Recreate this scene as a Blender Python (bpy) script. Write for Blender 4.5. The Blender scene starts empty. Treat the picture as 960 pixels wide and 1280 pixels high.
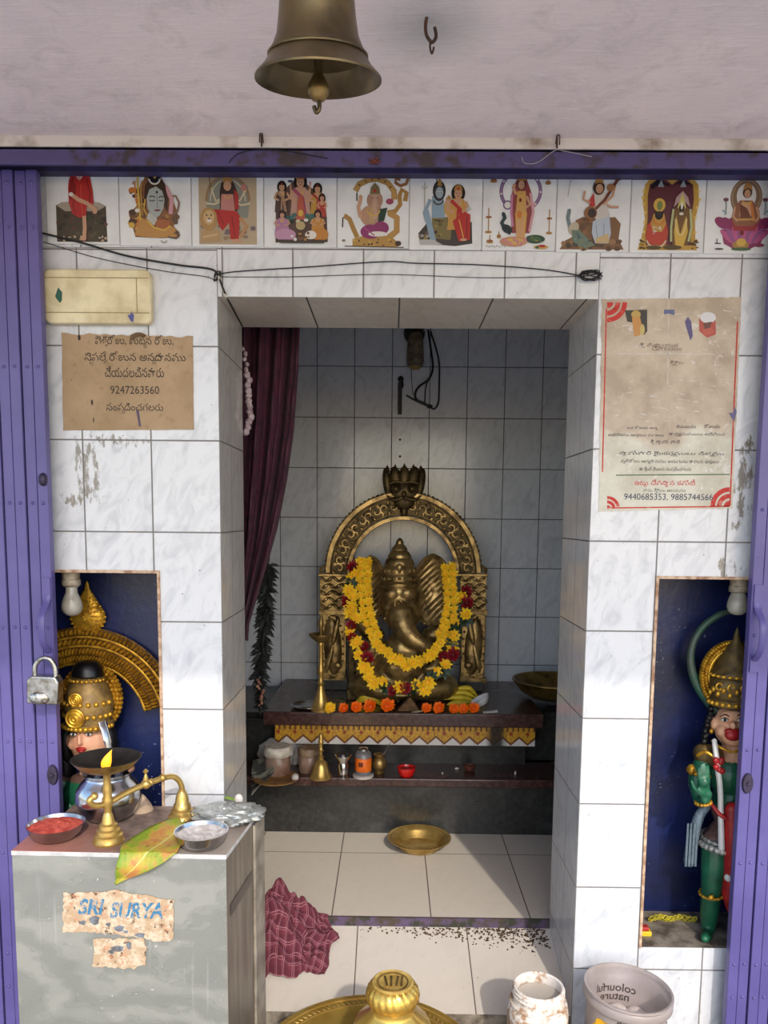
import bpy, bmesh, math, random
from mathutils import Vector, Matrix, Euler, noise
random.seed(7)
PI = math.pi
SC = bpy.context.scene
COL = SC.collection

# ------------------------------------------------------------------ camera, sky, sun, exposure
CF, CCY, CD = 974.85, 754.87, 1.73
RV = Vector((0.99990857, 0.00982118, 0.00929483))
UV_ = Vector((-0.01031307, 0.10930288, 0.99395499))
FV = Vector((-0.00874586, 0.99395997, -0.10939418))
cam = bpy.data.objects.new('camera', bpy.data.cameras.new('camera'))
COL.objects.link(cam)
cam.matrix_world = Matrix(((RV.x, UV_.x, -FV.x, 0), (RV.y, UV_.y, -FV.y, -CD), (RV.z, UV_.z, -FV.z, 0), (0, 0, 0, 1)))
cam.data.sensor_fit = 'VERTICAL'
cam.data.sensor_height = 36
cam.data.sensor_width = 27
cam.data.lens = CF / 1280 * 36
cam.data.shift_y = (CCY - 640) / 1280
cam.data.clip_start = 0.02
SC.camera = cam

world = bpy.data.worlds.new('sky')
SC.world = world
world.use_nodes = True
wn = world.node_tree
sky = wn.nodes.new('ShaderNodeTexSky')
sky.sky_type = 'NISHITA'
sky.sun_disc = False
sky.sun_elevation = math.radians(36)
sky.sun_rotation = math.radians(166)
sky.air_density = 1.0
sky.dust_density = 1.2
wn.links.new(sky.outputs[0], wn.nodes['Background'].inputs[0])
wn.nodes['Background'].inputs[1].default_value = 0.34

sun = bpy.data.objects.new('sun', bpy.data.lights.new('sun', 'SUN'))
COL.objects.link(sun)
sun.data.energy = 2.0
sun.data.angle = math.radians(1.2)
sun.data.color = (1.0, 0.93, 0.82)
SDIR = Vector((-0.255, 1.0, -0.72)).normalized()
sun.rotation_euler = SDIR.to_track_quat('-Z', 'Y').to_euler()
SC.view_settings.view_transform = 'Standard'
SC.view_settings.look = 'None'
SC.view_settings.gamma = 1
SC.view_settings.use_curve_mapping = False
SC.view_settings.exposure = 0.0
SC.cycles.max_bounces = 10
SC.cycles.use_denoising = True
SC.cycles.caustics_reflective = False
SC.cycles.caustics_refractive = False

def ray(px, py):
    return FV + RV * ((px - 480) / CF) + UV_ * ((CCY - py) / CF)
def at(px, py, Y):
    v = ray(px, py); t = (Y + CD) / v.y
    return Vector((v.x * t, Y, v.z * t))
def atz(px, py, Z):
    v = ray(px, py); t = Z / v.z
    return Vector((v.x * t, v.y * t - CD, Z))
def mpp(Y):                       # metres per pixel at depth Y
    return (Y + CD) * 0.998 / CF

# ------------------------------------------------------------------ materials
def lin(c):
    o = []
    for v in c[:3]:
        v = v / 255
        o.append(v / 12.92 if v <= 0.04045 else ((v + 0.055) / 1.055) ** 2.4)
    return (*o, 1.0)
class NT:
    def __init__(s, name):
        s.m = bpy.data.materials.new(name); s.m.use_nodes = True
        s.t = s.m.node_tree; s.b = s.t.nodes['Principled BSDF']
    def n(s, typ, **kw):
        nd = s.t.nodes.new(typ)
        for k, v in kw.items():
            if k == 'inp':
                for i, x in v.items(): nd.inputs[i].default_value = x
            else: setattr(nd, k, v)
        return nd
    def l(s, a, b): s.t.links.new(a, b)
    def math(s, op, a, b=None, c=None):
        nd = s.n('ShaderNodeMath', operation=op)
        for i, x in enumerate((a, b, c)):
            if x is None: continue
            if isinstance(x, (int, float)): nd.inputs[i].default_value = x
            else: s.l(x, nd.inputs[i])
        return nd.outputs[0]
    def mix(s, f, a, b):
        nd = s.n('ShaderNodeMix', data_type='RGBA')
        for i, x in ((0, f), (6, a), (7, b)):
            if isinstance(x, (int, float, tuple)): nd.inputs[i].default_value = x
            else: s.l(x, nd.inputs[i])
        return nd.outputs[2]
    def ramp(s, f, stops):
        nd = s.n('ShaderNodeValToRGB'); r = nd.color_ramp
        while len(r.elements) < len(stops): r.elements.new(0.5)
        for e, (p, c) in zip(r.elements, stops):
            e.position = p; e.color = c if len(c) == 4 else (*c, 1)
        s.l(f, nd.inputs[0]); return nd.outputs[0]
    def noise(s, vec, scale, detail=4, rough=0.55, dist=0.0):
        nd = s.n('ShaderNodeTexNoise', inp={'Scale': scale, 'Detail': detail, 'Roughness': rough, 'Distortion': dist})
        if vec is not None: s.l(vec, nd.inputs['Vector'])
        return nd.outputs[0]
    def pos(s): return s.n('ShaderNodeNewGeometry').outputs['Position']
    def obj(s): return s.n('ShaderNodeTexCoord').outputs['Object']
    def bump(s, h, strength=0.3, dist=0.002):
        nd = s.n('ShaderNodeBump', inp={'Strength': strength, 'Distance': dist})
        s.l(h, nd.inputs['Height']); s.l(nd.outputs[0], s.b.inputs['Normal'])
BW = ((0, (0, 0, 0, 1)), (1, (1, 1, 1, 1)))
def step(a, b): return ((a, (0, 0, 0, 1)), (b, (1, 1, 1, 1)))

_cache = {}
def M(name, c, rough=0.5, metal=0.0, c2=None, scale=30, lo=0.4, hi=0.65, bump=0.0, bscale=None, bdist=0.002,
      trans=0.0, alpha=1.0, spec=0.5, coat=0.0, rvar=0.0, emit=0.0, detail=5, sheen=0.0):
    if name in _cache: return _cache[name]
    t = NT(name); b = t.b
    b.inputs['Base Color'].default_value = lin(c)
    b.inputs['Roughness'].default_value = rough
    b.inputs['Metallic'].default_value = metal
    b.inputs['Transmission Weight'].default_value = trans
    b.inputs['Alpha'].default_value = alpha
    b.inputs['Specular IOR Level'].default_value = spec
    b.inputs['Coat Weight'].default_value = coat
    b.inputs['Sheen Weight'].default_value = sheen
    if emit:
        b.inputs['Emission Color'].default_value = lin(c); b.inputs['Emission Strength'].default_value = emit
    if c2 or bump or rvar:
        p = t.obj()
        n1 = t.noise(p, scale, detail)
        if c2: t.l(t.mix(t.ramp(n1, step(lo, hi)), lin(c), lin(c2)), b.inputs['Base Color'])
        if rvar: t.l(t.math('MULTIPLY_ADD', n1, rvar, rough - rvar / 2), b.inputs['Roughness'])
        if bump: t.bump(t.noise(p, bscale or scale * 2, 4), bump, bdist)
    _cache[name] = t.m
    return t.m

def tile_mat(name, ua, va, ou, ov, w, h, c, c2, grout, g=0.0016, rough=0.25, mscale=9, vein=0.55, dirt=0.0, dirtc=(90, 84, 70), spec=0.5, warm=None, scuffs=()):
    t = NT(name); p = t.pos()
    sp = t.n('ShaderNodeSeparateXYZ'); t.l(p, sp.inputs[0])
    U = t.math('MULTIPLY_ADD', sp.outputs[ua], 1 / w, -ou / w)
    V = t.math('MULTIPLY_ADD', sp.outputs[va], 1 / h, -ov / h)
    fu, fv = t.math('FRACT', U), t.math('FRACT', V)
    du = t.math('MULTIPLY', t.math('MINIMUM', fu, t.math('SUBTRACT', 1, fu)), w)
    dv = t.math('MULTIPLY', t.math('MINIMUM', fv, t.math('SUBTRACT', 1, fv)), h)
    d = t.math('MINIMUM', du, dv)
    mask = t.ramp(t.math('MULTIPLY', d, 100), step(g * 100 * 0.7, g * 100 * 1.3))
    iu, iv = t.math('FLOOR', U), t.math('FLOOR', V)
    # a diagonal cloudy vein, shifted from tile to tile
    cx = t.n('ShaderNodeCombineXYZ')
    t.l(t.math('MULTIPLY_ADD', iu, 3.7, t.math('ADD', sp.outputs[ua], t.math('MULTIPLY', sp.outputs[va], -0.45))), cx.inputs[0])
    t.l(t.math('MULTIPLY_ADD', iv, 2.3, t.math('MULTIPLY', t.math('ADD', sp.outputs[va], t.math('MULTIPLY', sp.outputs[ua], 0.5)), 0.45)), cx.inputs[1])
    n1 = t.noise(cx.outputs[0], mscale * 2.6, 5, 0.6, 1.4)
    col = t.mix(t.math('MULTIPLY', t.ramp(n1, step(0.46, 0.72)), vein), lin(c), lin(c2))
    if warm:
        col = t.mix(t.math('MULTIPLY', t.ramp(t.noise(p, 2.2, 2), step(0.45, 0.7)), 0.5), col, lin(warm))
    if dirt:
        dn = t.noise(p, 55, 6, 0.7)
        big = t.ramp(t.noise(p, 3.1, 3), step(0.52, 0.68))
        dm = t.math('MULTIPLY', t.ramp(dn, step(0.60, 0.70)), t.math('MULTIPLY', big, dirt))
        col = t.mix(dm, col, lin(dirtc))
        sm = t.ramp(t.noise(p, 130, 2, 0.4), step(0.745, 0.765))
        col = t.mix(t.math('MULTIPLY', sm, dirt), col, lin((60, 52, 44)))
    for sx, sz, rx, rz in scuffs:
        ex = t.math('MULTIPLY_ADD', sp.outputs[0], 1 / rx, -sx / rx); ez = t.math('MULTIPLY_ADD', sp.outputs[2], 1 / rz, -sz / rz)
        rr = t.math('ADD', t.math('MULTIPLY', ex, ex), t.math('MULTIPLY', ez, ez))
        mp = t.n('ShaderNodeMapping', inp={'Scale': (70, 70, 26)}); t.l(p, mp.inputs[0])
        fall = t.math('MULTIPLY', t.math('SUBTRACT', 1, rr), 0.16)
        sn = t.ramp(t.math('ADD', t.noise(mp.outputs[0], 1.0, 6, 0.7), fall), step(0.60, 0.68))
        ins = t.math('LESS_THAN', rr, 1.0)
        col = t.mix(t.math('MULTIPLY', t.math('MULTIPLY', sn, ins), 0.8), col, lin((112, 102, 84)))
    t.l(t.mix(mask, lin(grout), col), t.b.inputs['Base Color'])
    t.l(t.math('MULTIPLY_ADD', mask, rough - 0.8, 0.8), t.b.inputs['Roughness'])
    t.b.inputs['Specular IOR Level'].default_value = spec
    t.bump(mask, 0.5, 0.0012)
    return t.m

WHITE, WHITE2 = (214, 216, 220), (166, 170, 178)
GROUT = (120, 116, 112)
TW = 0.1507
m_tile_l = tile_mat('wall_tile_left', 0, 2, -0.3775, 0.3643, TW, 0.2, WHITE, WHITE2, GROUT, dirt=0.8, scuffs=((-.672, .10, .035, .10), (-.69, .035, .06, .02), (-.60, .165, .09, .02), (-.63, .345, .07, .012)))
m_tile_r = tile_mat('wall_tile_right', 0, 2, 0.4358, 0.3537, TW, 0.2, WHITE, WHITE2, GROUT, dirt=0.8, scuffs=((.765, .08, .03, .12), (.76, .16, .05, .02), (.74, -.10, .04, .03)))
m_tile_t = tile_mat('wall_tile_top', 0, 2, 0.085, 0.567, TW, 0.2, (214, 216, 218), (170, 172, 176), GROUT, dirt=0.5)
m_jamb_l = tile_mat('jamb_tile_left', 1, 2, 0.12, 0.3643, 0.15, 0.2, (200, 196, 190), (164, 161, 158), (104, 98, 92), rough=0.12)
m_jamb_r = tile_mat('jamb_tile_right', 1, 2, 0.12, 0.3537, 0.15, 0.2, (198, 198, 200), (164, 164, 168), (104, 98, 92), rough=0.12)
m_soffit = tile_mat('soffit_tile', 0, 1, 0.012, 0.60, 0.2, 0.8, (196, 186, 172), (160, 150, 138), (70, 62, 56), g=0.0018, rough=0.3)
m_back = tile_mat('shrine_tile', 0, 2, -0.0035, 0.40, 0.15, 0.2, (206, 211, 219), (166, 172, 182), (74, 74, 78), g=0.0016, rough=0.18)
m_side = tile_mat('shrine_side_tile', 1, 2, 0.0, 0.4, 0.15, 0.2, (196, 198, 204), (160, 162, 168), (70, 70, 70), rough=0.2)
m_floor = tile_mat('floor_tile', 0, 1, 0.117, 0.269, 0.268, 0.4, (214, 204, 190), (200, 189, 174), (96, 86, 76), g=0.0016, rough=0.3, vein=0.35, dirt=0.15)
m_thr = tile_mat('threshold_tile', 0, 1, -0.08, -0.19, 0.292, 0.6, (212, 203, 191), (198, 188, 176), (90, 80, 70), g=0.0014, rough=0.35, vein=0.35, dirt=0.4, dirtc=(120, 104, 84))

def plaster():
    t = NT('ceiling_plaster'); p = t.pos()
    n1 = t.noise(p, 3.0, 6, 0.6); n2 = t.noise(p, 14, 7, 0.7, 0.6)
    mp = t.n('ShaderNodeMapping', inp={'Scale': (3, 26, 3)}); t.l(p, mp.inputs[0])
    n3 = t.noise(mp.outputs[0], 6, 5, 0.65, 1.0)
    col = t.mix(t.ramp(n1, step(0.35, 0.65)), lin((246, 230, 229)), lin((230, 216, 217)))
    col = t.mix(t.math('MULTIPLY', t.ramp(n2, step(0.5, 0.75)), 0.45), col, lin((180, 166, 164)))
    col = t.mix(t.math('MULTIPLY', t.ramp(n3, step(0.56, 0.70)), 0.6), col, lin((246, 238, 240)))
    # damp grey-green ring round the hook
    sp = t.n('ShaderNodeVectorMath', operation='DISTANCE'); t.l(p, sp.inputs[0]); sp.inputs[1].default_value = (0.05, -0.44, 0.75)
    dd = t.math('ADD', sp.outputs['Value'], t.math('MULTIPLY', n2, 0.06))
    col = t.mix(t.math('MULTIPLY', t.ramp(dd, ((0.045, (1, 1, 1, 1)), (0.14, (0, 0, 0, 1)))), 0.6), col, lin((150, 158, 156)))
    # browner and darker towards the wall
    s2 = t.n('ShaderNodeSeparateXYZ'); t.l(p, s2.inputs[0])
    e = t.math('ADD', s2.outputs[1], t.math('MULTIPLY', n2, 0.12))
    col = t.mix(t.math('MULTIPLY', t.ramp(t.math('ADD', e, 0.5), ((0.40, (0, 0, 0, 1)), (0.52, (1, 1, 1, 1)))), 0.35), col, lin((150, 134, 120)))
    t.l(col, t.b.inputs['Base Color']); t.b.inputs['Roughness'].default_value = 0.85
    t.bump(t.math('ADD', n3, n2), 0.35, 0.004)
    return t.m
m_ceil = plaster()
m_grey = M('cement', (168, 160, 150), 0.9, c2=(134, 126, 118), scale=9, bump=0.3)
m_ground = M('street_ground', (222, 214, 204), 0.9, c2=(202, 195, 186), scale=4, bump=0.3)
m_dirty = M('dirty_stone', (150, 140, 126), 0.8, c2=(84, 74, 64), scale=26, bump=0.4)
m_navy = M('navy_paint', (22, 34, 78), 0.35, c2=(12, 18, 44), scale=14, lo=0.35, hi=0.7, bump=0.25, bscale=60)
def navy():
    t = NT('navy_speckled'); p = t.pos()
    col = t.mix(t.ramp(t.noise(p, 7, 5), step(0.35, 0.7)), lin((24, 38, 92)), lin((13, 20, 50)))
    sp = t.math('MULTIPLY', t.ramp(t.noise(p, 150, 2, 0.5), step(0.70, 0.74)), t.ramp(t.noise(p, 5, 2), step(0.45, 0.6)))
    col = t.mix(sp, col, lin((150, 156, 176)))
    t.l(col, t.b.inputs['Base Color']); t.b.inputs['Roughness'].default_value = 0.35
    t.bump(t.noise(p, 50, 5), 0.3, 0.003); return t.m
m_navy = navy()
def purple():
    t = NT('purple_paint'); p = t.pos()
    n1 = t.noise(p, 8, 5, 0.6)
    col = t.mix(t.ramp(n1, step(0.3, 0.7)), lin((96, 88, 148)), lin((82, 74, 132)))
    ch = t.ramp(t.noise(p, 70, 4, 0.7), step(0.70, 0.735))
    col = t.mix(t.math('MULTIPLY', ch, 0.7), col, lin((52, 44, 64)))
    t.l(col, t.b.inputs['Base Color']); t.b.inputs['Roughness'].default_value = 0.36
    t.bump(n1, 0.1, 0.002); return t.m
m_purple = purple()
m_purpled = M('purple_paint_grimy', (78, 70, 116), 0.6, c2=(62, 50, 56), scale=22, lo=0.5, hi=0.62, bump=0.2)
m_black = M('black_void', (12, 11, 12), 0.8)
m_rub = M('black_rubber', (16, 15, 16), 0.5)
def brass(name, c, c2, rough, scale=25, bump=0.1, lo=0.42, hi=0.66, r2=None):
    return M(name, c, rough, 0.74, c2=c2, scale=scale, lo=lo, hi=hi, bump=bump, bscale=scale * 4, rvar=0.2)
m_brass = brass('polished_brass', (206, 172, 100), (172, 138, 72), 0.34)
m_brassd = brass('aged_brass', (166, 138, 84), (108, 86, 50), 0.4, 30, 0.15)
m_bell = brass('bell_bronze', (112, 96, 66), (76, 64, 46), 0.36, 14, 0.2)
m_idol = brass('idol_brass', (178, 150, 98), (100, 80, 50), 0.36, 26, 0.35)
m_idold = brass('idol_brass_dark', (96, 80, 50), (52, 42, 26), 0.5, 40, 0.4)
m_gold = M('gold_paint', (224, 172, 54), 0.4, 0.55, c2=(166, 118, 34), scale=55, lo=0.45, hi=0.65, bump=0.35, bscale=90)
m_steel = M('steel', (205, 205, 208), 0.2, 1.0, c2=(150, 148, 146), scale=12, rvar=0.2)
m_chrome = M('lock_chrome', (196, 194, 188), 0.26, 1.0, c2=(140, 134, 122), scale=60, bump=0.15)
def granite(name, c, c2, rough, sc=60):
    t = NT(name); p = t.pos()
    n1 = t.noise(p, sc, 4, 0.7); n2 = t.noise(p, 6, 5, 0.6, 0.8)
    col = t.mix(t.ramp(n1, step(0.42, 0.62)), lin(c), lin(c2))
    col = t.mix(t.math('MULTIPLY', t.ramp(n2, step(0.55, 0.75)), 0.4), col, lin(tuple(min(255, x * 1.5 + 16) for x in c2)))
    t.l(col, t.b.inputs['Base Color']); t.l(t.math('MULTIPLY_ADD', n2, 0.3, rough - 0.15), t.b.inputs['Roughness'])
    return t.m
m_gran = granite('red_granite', (58, 38, 36), (84, 58, 52), 0.24)
m_black_gran = granite('black_granite', (34, 34, 34), (50, 50, 48), 0.32)

# ------------------------------------------------------------------ mesh building
class MB:
    def __init__(s): s.v = []; s.f = []; s.mi = []; s.sm = []; s.uv = None
    def add(s, vs, fs, mi=0, smooth=True):
        o = len(s.v); s.v += [Vector(v) for v in vs]
        for f in fs: s.f.append([i + o for i in f]); s.mi.append(mi); s.sm.append(smooth)
        return s
    def box(s, a, b, mi=0, mat=None):
        x0, y0, z0 = a; x1, y1, z1 = b
        vs = [Vector(p) for p in ((x0, y0, z0), (x1, y0, z0), (x1, y1, z0), (x0, y1, z0), (x0, y0, z1), (x1, y0, z1), (x1, y1, z1), (x0, y1, z1))]
        if mat is not None: vs = [mat @ v for v in vs]
        return s.add(vs, [(0, 3, 2, 1), (4, 5, 6, 7), (0, 1, 5, 4), (1, 2, 6, 5), (2, 3, 7, 6), (3, 0, 4, 7)], mi, False)
    def prism(s, poly, fn, d0, d1, mi=0, smooth=False):
        n = len(poly)
        vs = [fn(x, y, d0) for x, y in poly] + [fn(x, y, d1) for x, y in poly]
        fs = [tuple(range(n)), tuple(range(2 * n - 1, n - 1, -1))] + [(i, i + n, (i + 1) % n + n, (i + 1) % n) for i in range(n)]
        return s.add(vs, fs, mi, smooth)
    def lathe(s, prof, c=(0, 0, 0), seg=40, mat=None, mi=0, sq=None, smooth=True, wob=None):
        c = Vector(c); vs = []; n = len(prof)
        for k in range(seg):
            a = 2 * PI * k / seg
            for i, (r, z) in enumerate(prof):
                rr = r * (wob(a, i) if wob else 1)
                p = Vector((rr * math.cos(a), rr * math.sin(a), z))
                if sq: p.x *= sq[0]; p.y *= sq[1]
                if mat is not None: p = mat @ p
                vs.append(c + p)
        fs = []
        for k in range(seg):
            k2 = (k + 1) % seg
            for i in range(n - 1): fs.append((k * n + i, k2 * n + i, k2 * n + i + 1, k * n + i + 1))
        if prof[0][0] > 1e-5: fs.append(tuple(k * n for k in range(seg - 1, -1, -1)))
        if prof[-1][0] > 1e-5: fs.append(tuple(k * n + n - 1 for k in range(seg)))
        return s.add(vs, fs, mi, smooth)
    def tube(s, pts, r, seg=10, mi=0, cap=True, flat=1.0, closed=False):
        pts = [Vector(p) for p in pts]; n = len(pts)
        rs = [r] * n if isinstance(r, (int, float)) else list(r)
        vs = []; fs = []; up = None
        for i, p in enumerate(pts):
            if closed: t = (pts[(i + 1) % n] - pts[i - 1])
            else: t = pts[min(i + 1, n - 1)] - pts[max(i - 1, 0)]
            t = t.normalized() if t.length > 1e-9 else Vector((0, 0, 1))
            if up is None:
                up = Vector((0, 0, 1)) if abs(t.z) < 0.9 else Vector((0, 1, 0))
            u = (up - t * up.dot(t)); u = u.normalized() if u.length > 1e-6 else t.orthogonal().normalized()
            w = t.cross(u); up = u
            for k in range(seg):
                a = 2 * PI * k / seg
                vs.append(p + u * math.cos(a) * rs[i] * flat + w * math.sin(a) * rs[i])
        for i in range(n if closed else n - 1):
            j = (i + 1) % n
            for k in range(seg):
                k2 = (k + 1) % seg
                fs.append((i * seg + k, i * seg + k2, j * seg + k2, j * seg + k))
        if cap and not closed:
            fs.append(tuple(range(seg - 1, -1, -1))); fs.append(tuple((n - 1) * seg + k for k in range(seg)))
        return s.add(vs, fs, mi)
    def ell(s, c, r, mat=None, mi=0, seg=16, rings=10, disp=None):
        c = Vector(c); r = (r, r, r) if isinstance(r, (int, float)) else r
        vs = []; fs = []
        for i in range(rings + 1):
            th = PI * i / rings
            for k in range(seg):
                a = 2 * PI * k / seg
                p = Vector((math.sin(th) * math.cos(a), math.sin(th) * math.sin(a), math.cos(th)))
                d = disp(p) if disp else 1
                p = Vector((p.x * r[0], p.y * r[1], p.z * r[2])) * d
                if mat is not None: p = mat @ p
                vs.append(c + p)
        for i in range(rings):
            for k in range(seg):
                k2 = (k + 1) % seg
                fs.append((i * seg + k, (i + 1) * seg + k, (i + 1) * seg + k2, i * seg + k2))
        return s.add(vs, fs, mi)
    def surf(s, fn, nu, nv, th=0.0, mi=0, uv=False):
        o = len(s.v)
        P = [[Vector(fn(i / nu, j / nv)) for j in range(nv + 1)] for i in range(nu + 1)]
        vs = [P[i][j] for i in range(nu + 1) for j in range(nv + 1)]
        w = nv + 1
        fs = [(i * w + j, (i + 1) * w + j, (i + 1) * w + j + 1, i * w + j + 1) for i in range(nu) for j in range(nv)]
        if th:
            N = []
            for i in range(nu + 1):
                for j in range(nv + 1):
                    a = P[min(i + 1, nu)][j] - P[max(i - 1, 0)][j]; b = P[i][min(j + 1, nv)] - P[i][max(j - 1, 0)]
                    q = a.cross(b); N.append(q.normalized() if q.length > 1e-12 else Vector((0, 0, 1)))
            m = len(vs)
            vs += [v - q * th for v, q in zip(vs, N)]
            fs += [tuple(k + m for k in f[::-1]) for f in fs]
            rim = [i * w for i in range(nu + 1)] + [nu * w + j for j in range(1, nv + 1)] + [i * w + nv for i in range(nu - 1, -1, -1)] + [j for j in range(nv - 1, 0, -1)]
            fs += [(rim[k], rim[(k + 1) % len(rim)] , rim[(k + 1) % len(rim)] + m, rim[k] + m) for k in range(len(rim))]
        if uv:
            s.uv = (s.uv or {})
            for rep in range(2 if th else 1):
                for i in range(nu + 1):
                    for j in range(nv + 1):
                        s.uv[o + rep * (nu + 1) * w + i * w + j] = (i / nu, j / nv)
        return s.add(vs, fs, mi)
    def build(s, name, mats, parent=None, loc=None, bevel=0.0, bseg=2, remesh=0.0, smooth_it=0):
        mats = mats if isinstance(mats, (list, tuple)) else [mats]
        if parent is not None: o0 = WL[parent.name]
        elif loc is not None: o0 = Vector(loc)
        else:
            xs = [v.x for v in s.v]; ys = [v.y for v in s.v]; zs = [v.z for v in s.v]
            o0 = Vector(((min(xs) + max(xs)) / 2, (min(ys) + max(ys)) / 2, min(zs)))
        me = bpy.data.meshes.new(name)
        me.from_pydata([v - o0 for v in s.v], [], s.f)
        for m in mats: me.materials.append(m)
        for p, mi, sm in zip(me.polygons, s.mi, s.sm): p.material_index = mi; p.use_smooth = sm
        if s.uv:
            ul = me.uv_layers.new(name='UVMap')
            for lp in me.loops: ul.data[lp.index].uv = s.uv.get(lp.vertex_index, (0, 0))
        if not remesh:
            bm = bmesh.new(); bm.from_mesh(me); bmesh.ops.recalc_face_normals(bm, faces=bm.faces)
            if len(bm.faces) < 30000 and not s.uv:
                for e in bm.edges:
                    if len(e.link_faces) == 2 and e.calc_face_angle(0) > 0.75: e.smooth = False
            bm.to_mesh(me); bm.free()
        ob = bpy.data.objects.new(name, me); COL.objects.link(ob)
        if remesh:
            md = ob.modifiers.new('r', 'REMESH'); md.mode = 'VOXEL'; md.voxel_size = remesh
            if smooth_it:
                m2 = ob.modifiers.new('s', 'SMOOTH'); m2.iterations = smooth_it; m2.factor = 0.5
            dg = bpy.context.evaluated_depsgraph_get(); dg.update()
            me2 = bpy.data.meshes.new_from_object(ob.evaluated_get(dg))
            ob.modifiers.clear(); ob.data = me2; me2.name = name
            if not me2.materials:
                for m in mats: me2.materials.append(m)
            for p in me2.polygons: p.use_smooth = True
        if bevel:
            md = ob.modifiers.new('b', 'BEVEL'); md.width = bevel; md.segments = bseg; md.limit_method = 'ANGLE'; md.angle_limit = 0.6
            md.harden_normals = False
        if parent is not None: ob.parent = parent
        else: ob.location = o0
        WL[ob.name] = o0
        return ob
WL = {}
def tag(o, label, cat, group=None):
    o['label'] = label; o['category'] = cat
    if group: o['group'] = group
    return o
def thing(name, label, cat, loc, group=None):
    o = bpy.data.objects.new(name, None); COL.objects.link(o); o.location = loc; o.empty_display_size = 0.02
    WL[o.name] = Vector(loc); return tag(o, label, cat, group)
def struct(o): o['kind'] = 'structure'; return o
def dup_child(src, parent, mat):         # a copy of a part placed by a matrix local to its parent
    c = src.copy(); COL.objects.link(c); c.parent = parent; c.matrix_local = mat; WL[c.name] = WL[parent.name]; return c
def cat_(pts, n):                         # smooth path through the points
    pts = [Vector(p) for p in pts]; out = []
    for i in range(len(pts) - 1):
        p0, p1, p2, p3 = pts[max(i - 1, 0)], pts[i], pts[i + 1], pts[min(i + 2, len(pts) - 1)]
        for k in range(n):
            t = k / n
            out.append(0.5 * ((2 * p1) + (p2 - p0) * t + (2 * p0 - 5 * p1 + 4 * p2 - p3) * t * t + (3 * p1 - p0 - 3 * p2 + p3) * t ** 3))
    out.append(pts[-1]); return out
def lerp(a, b, t): return a + (b - a) * t
def interp(tab, x):
    for (x0, y0), (x1, y1) in zip(tab, tab[1:]):
        if x <= x1: return lerp(y0, y1, max(0, min(1, (x - x0) / (x1 - x0))))
    return tab[-1][1]
def resample(pts, d):
    out = [pts[0]]; acc = 0
    for a, b in zip(pts, pts[1:]):
        L = (b - a).length; p = d - acc
        while p <= L:
            out.append(a.lerp(b, p / L)); p += d
        acc = L - (p - d)
    return out
def rotz(a): return Matrix.Rotation(a, 4, 'Z')
def rotx(a): return Matrix.Rotation(a, 4, 'X')
def roty(a): return Matrix.Rotation(a, 4, 'Y')

_tx = {}
def text_mesh(body, size, align='CENTER', shear=0.0, bold=0.0):
    cu = bpy.data.curves.new('txt', 'FONT'); cu.body = body; cu.size = size; cu.align_x = align; cu.shear = shear; cu.offset = bold
    cu.resolution_u = 3
    ob = bpy.data.objects.new('txt', cu); COL.objects.link(ob)
    dg = bpy.context.evaluated_depsgraph_get(); dg.update()
    me = bpy.data.meshes.new_from_object(ob.evaluated_get(dg))
    vs = [v.co.copy() for v in me.vertices]; fs = [tuple(p.vertices) for p in me.polygons]
    bpy.data.objects.remove(ob); bpy.data.curves.remove(cu); bpy.data.meshes.remove(me)
    return vs, fs
def width_of(body, size):
    vs, fs = text_mesh(body + '|', size, 'LEFT')
    return max([v.x for v in vs] or [0])
VIR = '\u0c4d'
def telugu(body, size, width=None):       # line of Telugu with the second letter of a conjunct set small below the first
    base = ''; subs = []; i = 0
    while i < len(body):
        if body[i] == VIR and i + 1 < len(body) and '\u0c15' <= body[i + 1] <= '\u0c39':
            subs.append((len(base), body[i + 1])); i += 2
        else: base += body[i]; i += 1
    vs, fs = text_mesh(base, size, 'LEFT')
    for pos, ch in subs:
        x = width_of(base[:pos], size) - size * 0.42
        v2, f2 = text_mesh(ch, size * 0.55, 'LEFT')
        o = len(vs); vs += [Vector((v.x + x, v.y - size * 0.30, 0)) for v in v2]; fs += [tuple(k + o for k in f) for f in f2]
    if vs:
        x0 = min(v.x for v in vs); x1 = max(v.x for v in vs); s = (width / (x1 - x0)) if width else 1
        vs = [Vector(((v.x - (x0 + x1) / 2) * s, v.y * (s if width else 1), 0)) for v in vs]
    return vs, fs

# ------------------------------------------------------------------ the setting
XL, XR, ZL, TH = -0.3775, 0.4358, 0.4688, 0.27
NB = 0.17                               # niche depth
def wall_piece(name, boxes, mats, pick):
    b = MB()
    for a, c in boxes: b.box(a, c)
    o = b.build(name, mats, loc=(0, 0, 0))
    for p in o.data.polygons: p.material_index = pick(p.normal, p.center)
    return struct(o)
wall_piece('wall_front_left', [((-0.515, 0, -1.3), (XL, TH, 0.567)), ((-1.3, 0, -0.121), (-0.515, TH, 0.567)), ((-1.3, 0, -1.3), (-0.515, TH, -0.991)), ((-1.3, 0, -0.991), (-0.86, TH, -0.121)), ((-0.86, NB, -0.991), (-0.515, TH, -0.121))],
           [m_tile_l, m_jamb_l, m_navy, m_grey],
           lambda n, c: 1 if (n.x > 0.9 and c.x > XL - 0.01) else (2 if (c.z < -0.05 and c.z > -1.0 and c.x < -0.5 and not (n.y < -0.5 and c.y < 0.01)) else (0 if n.y < -0.5 else 3)))
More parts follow.
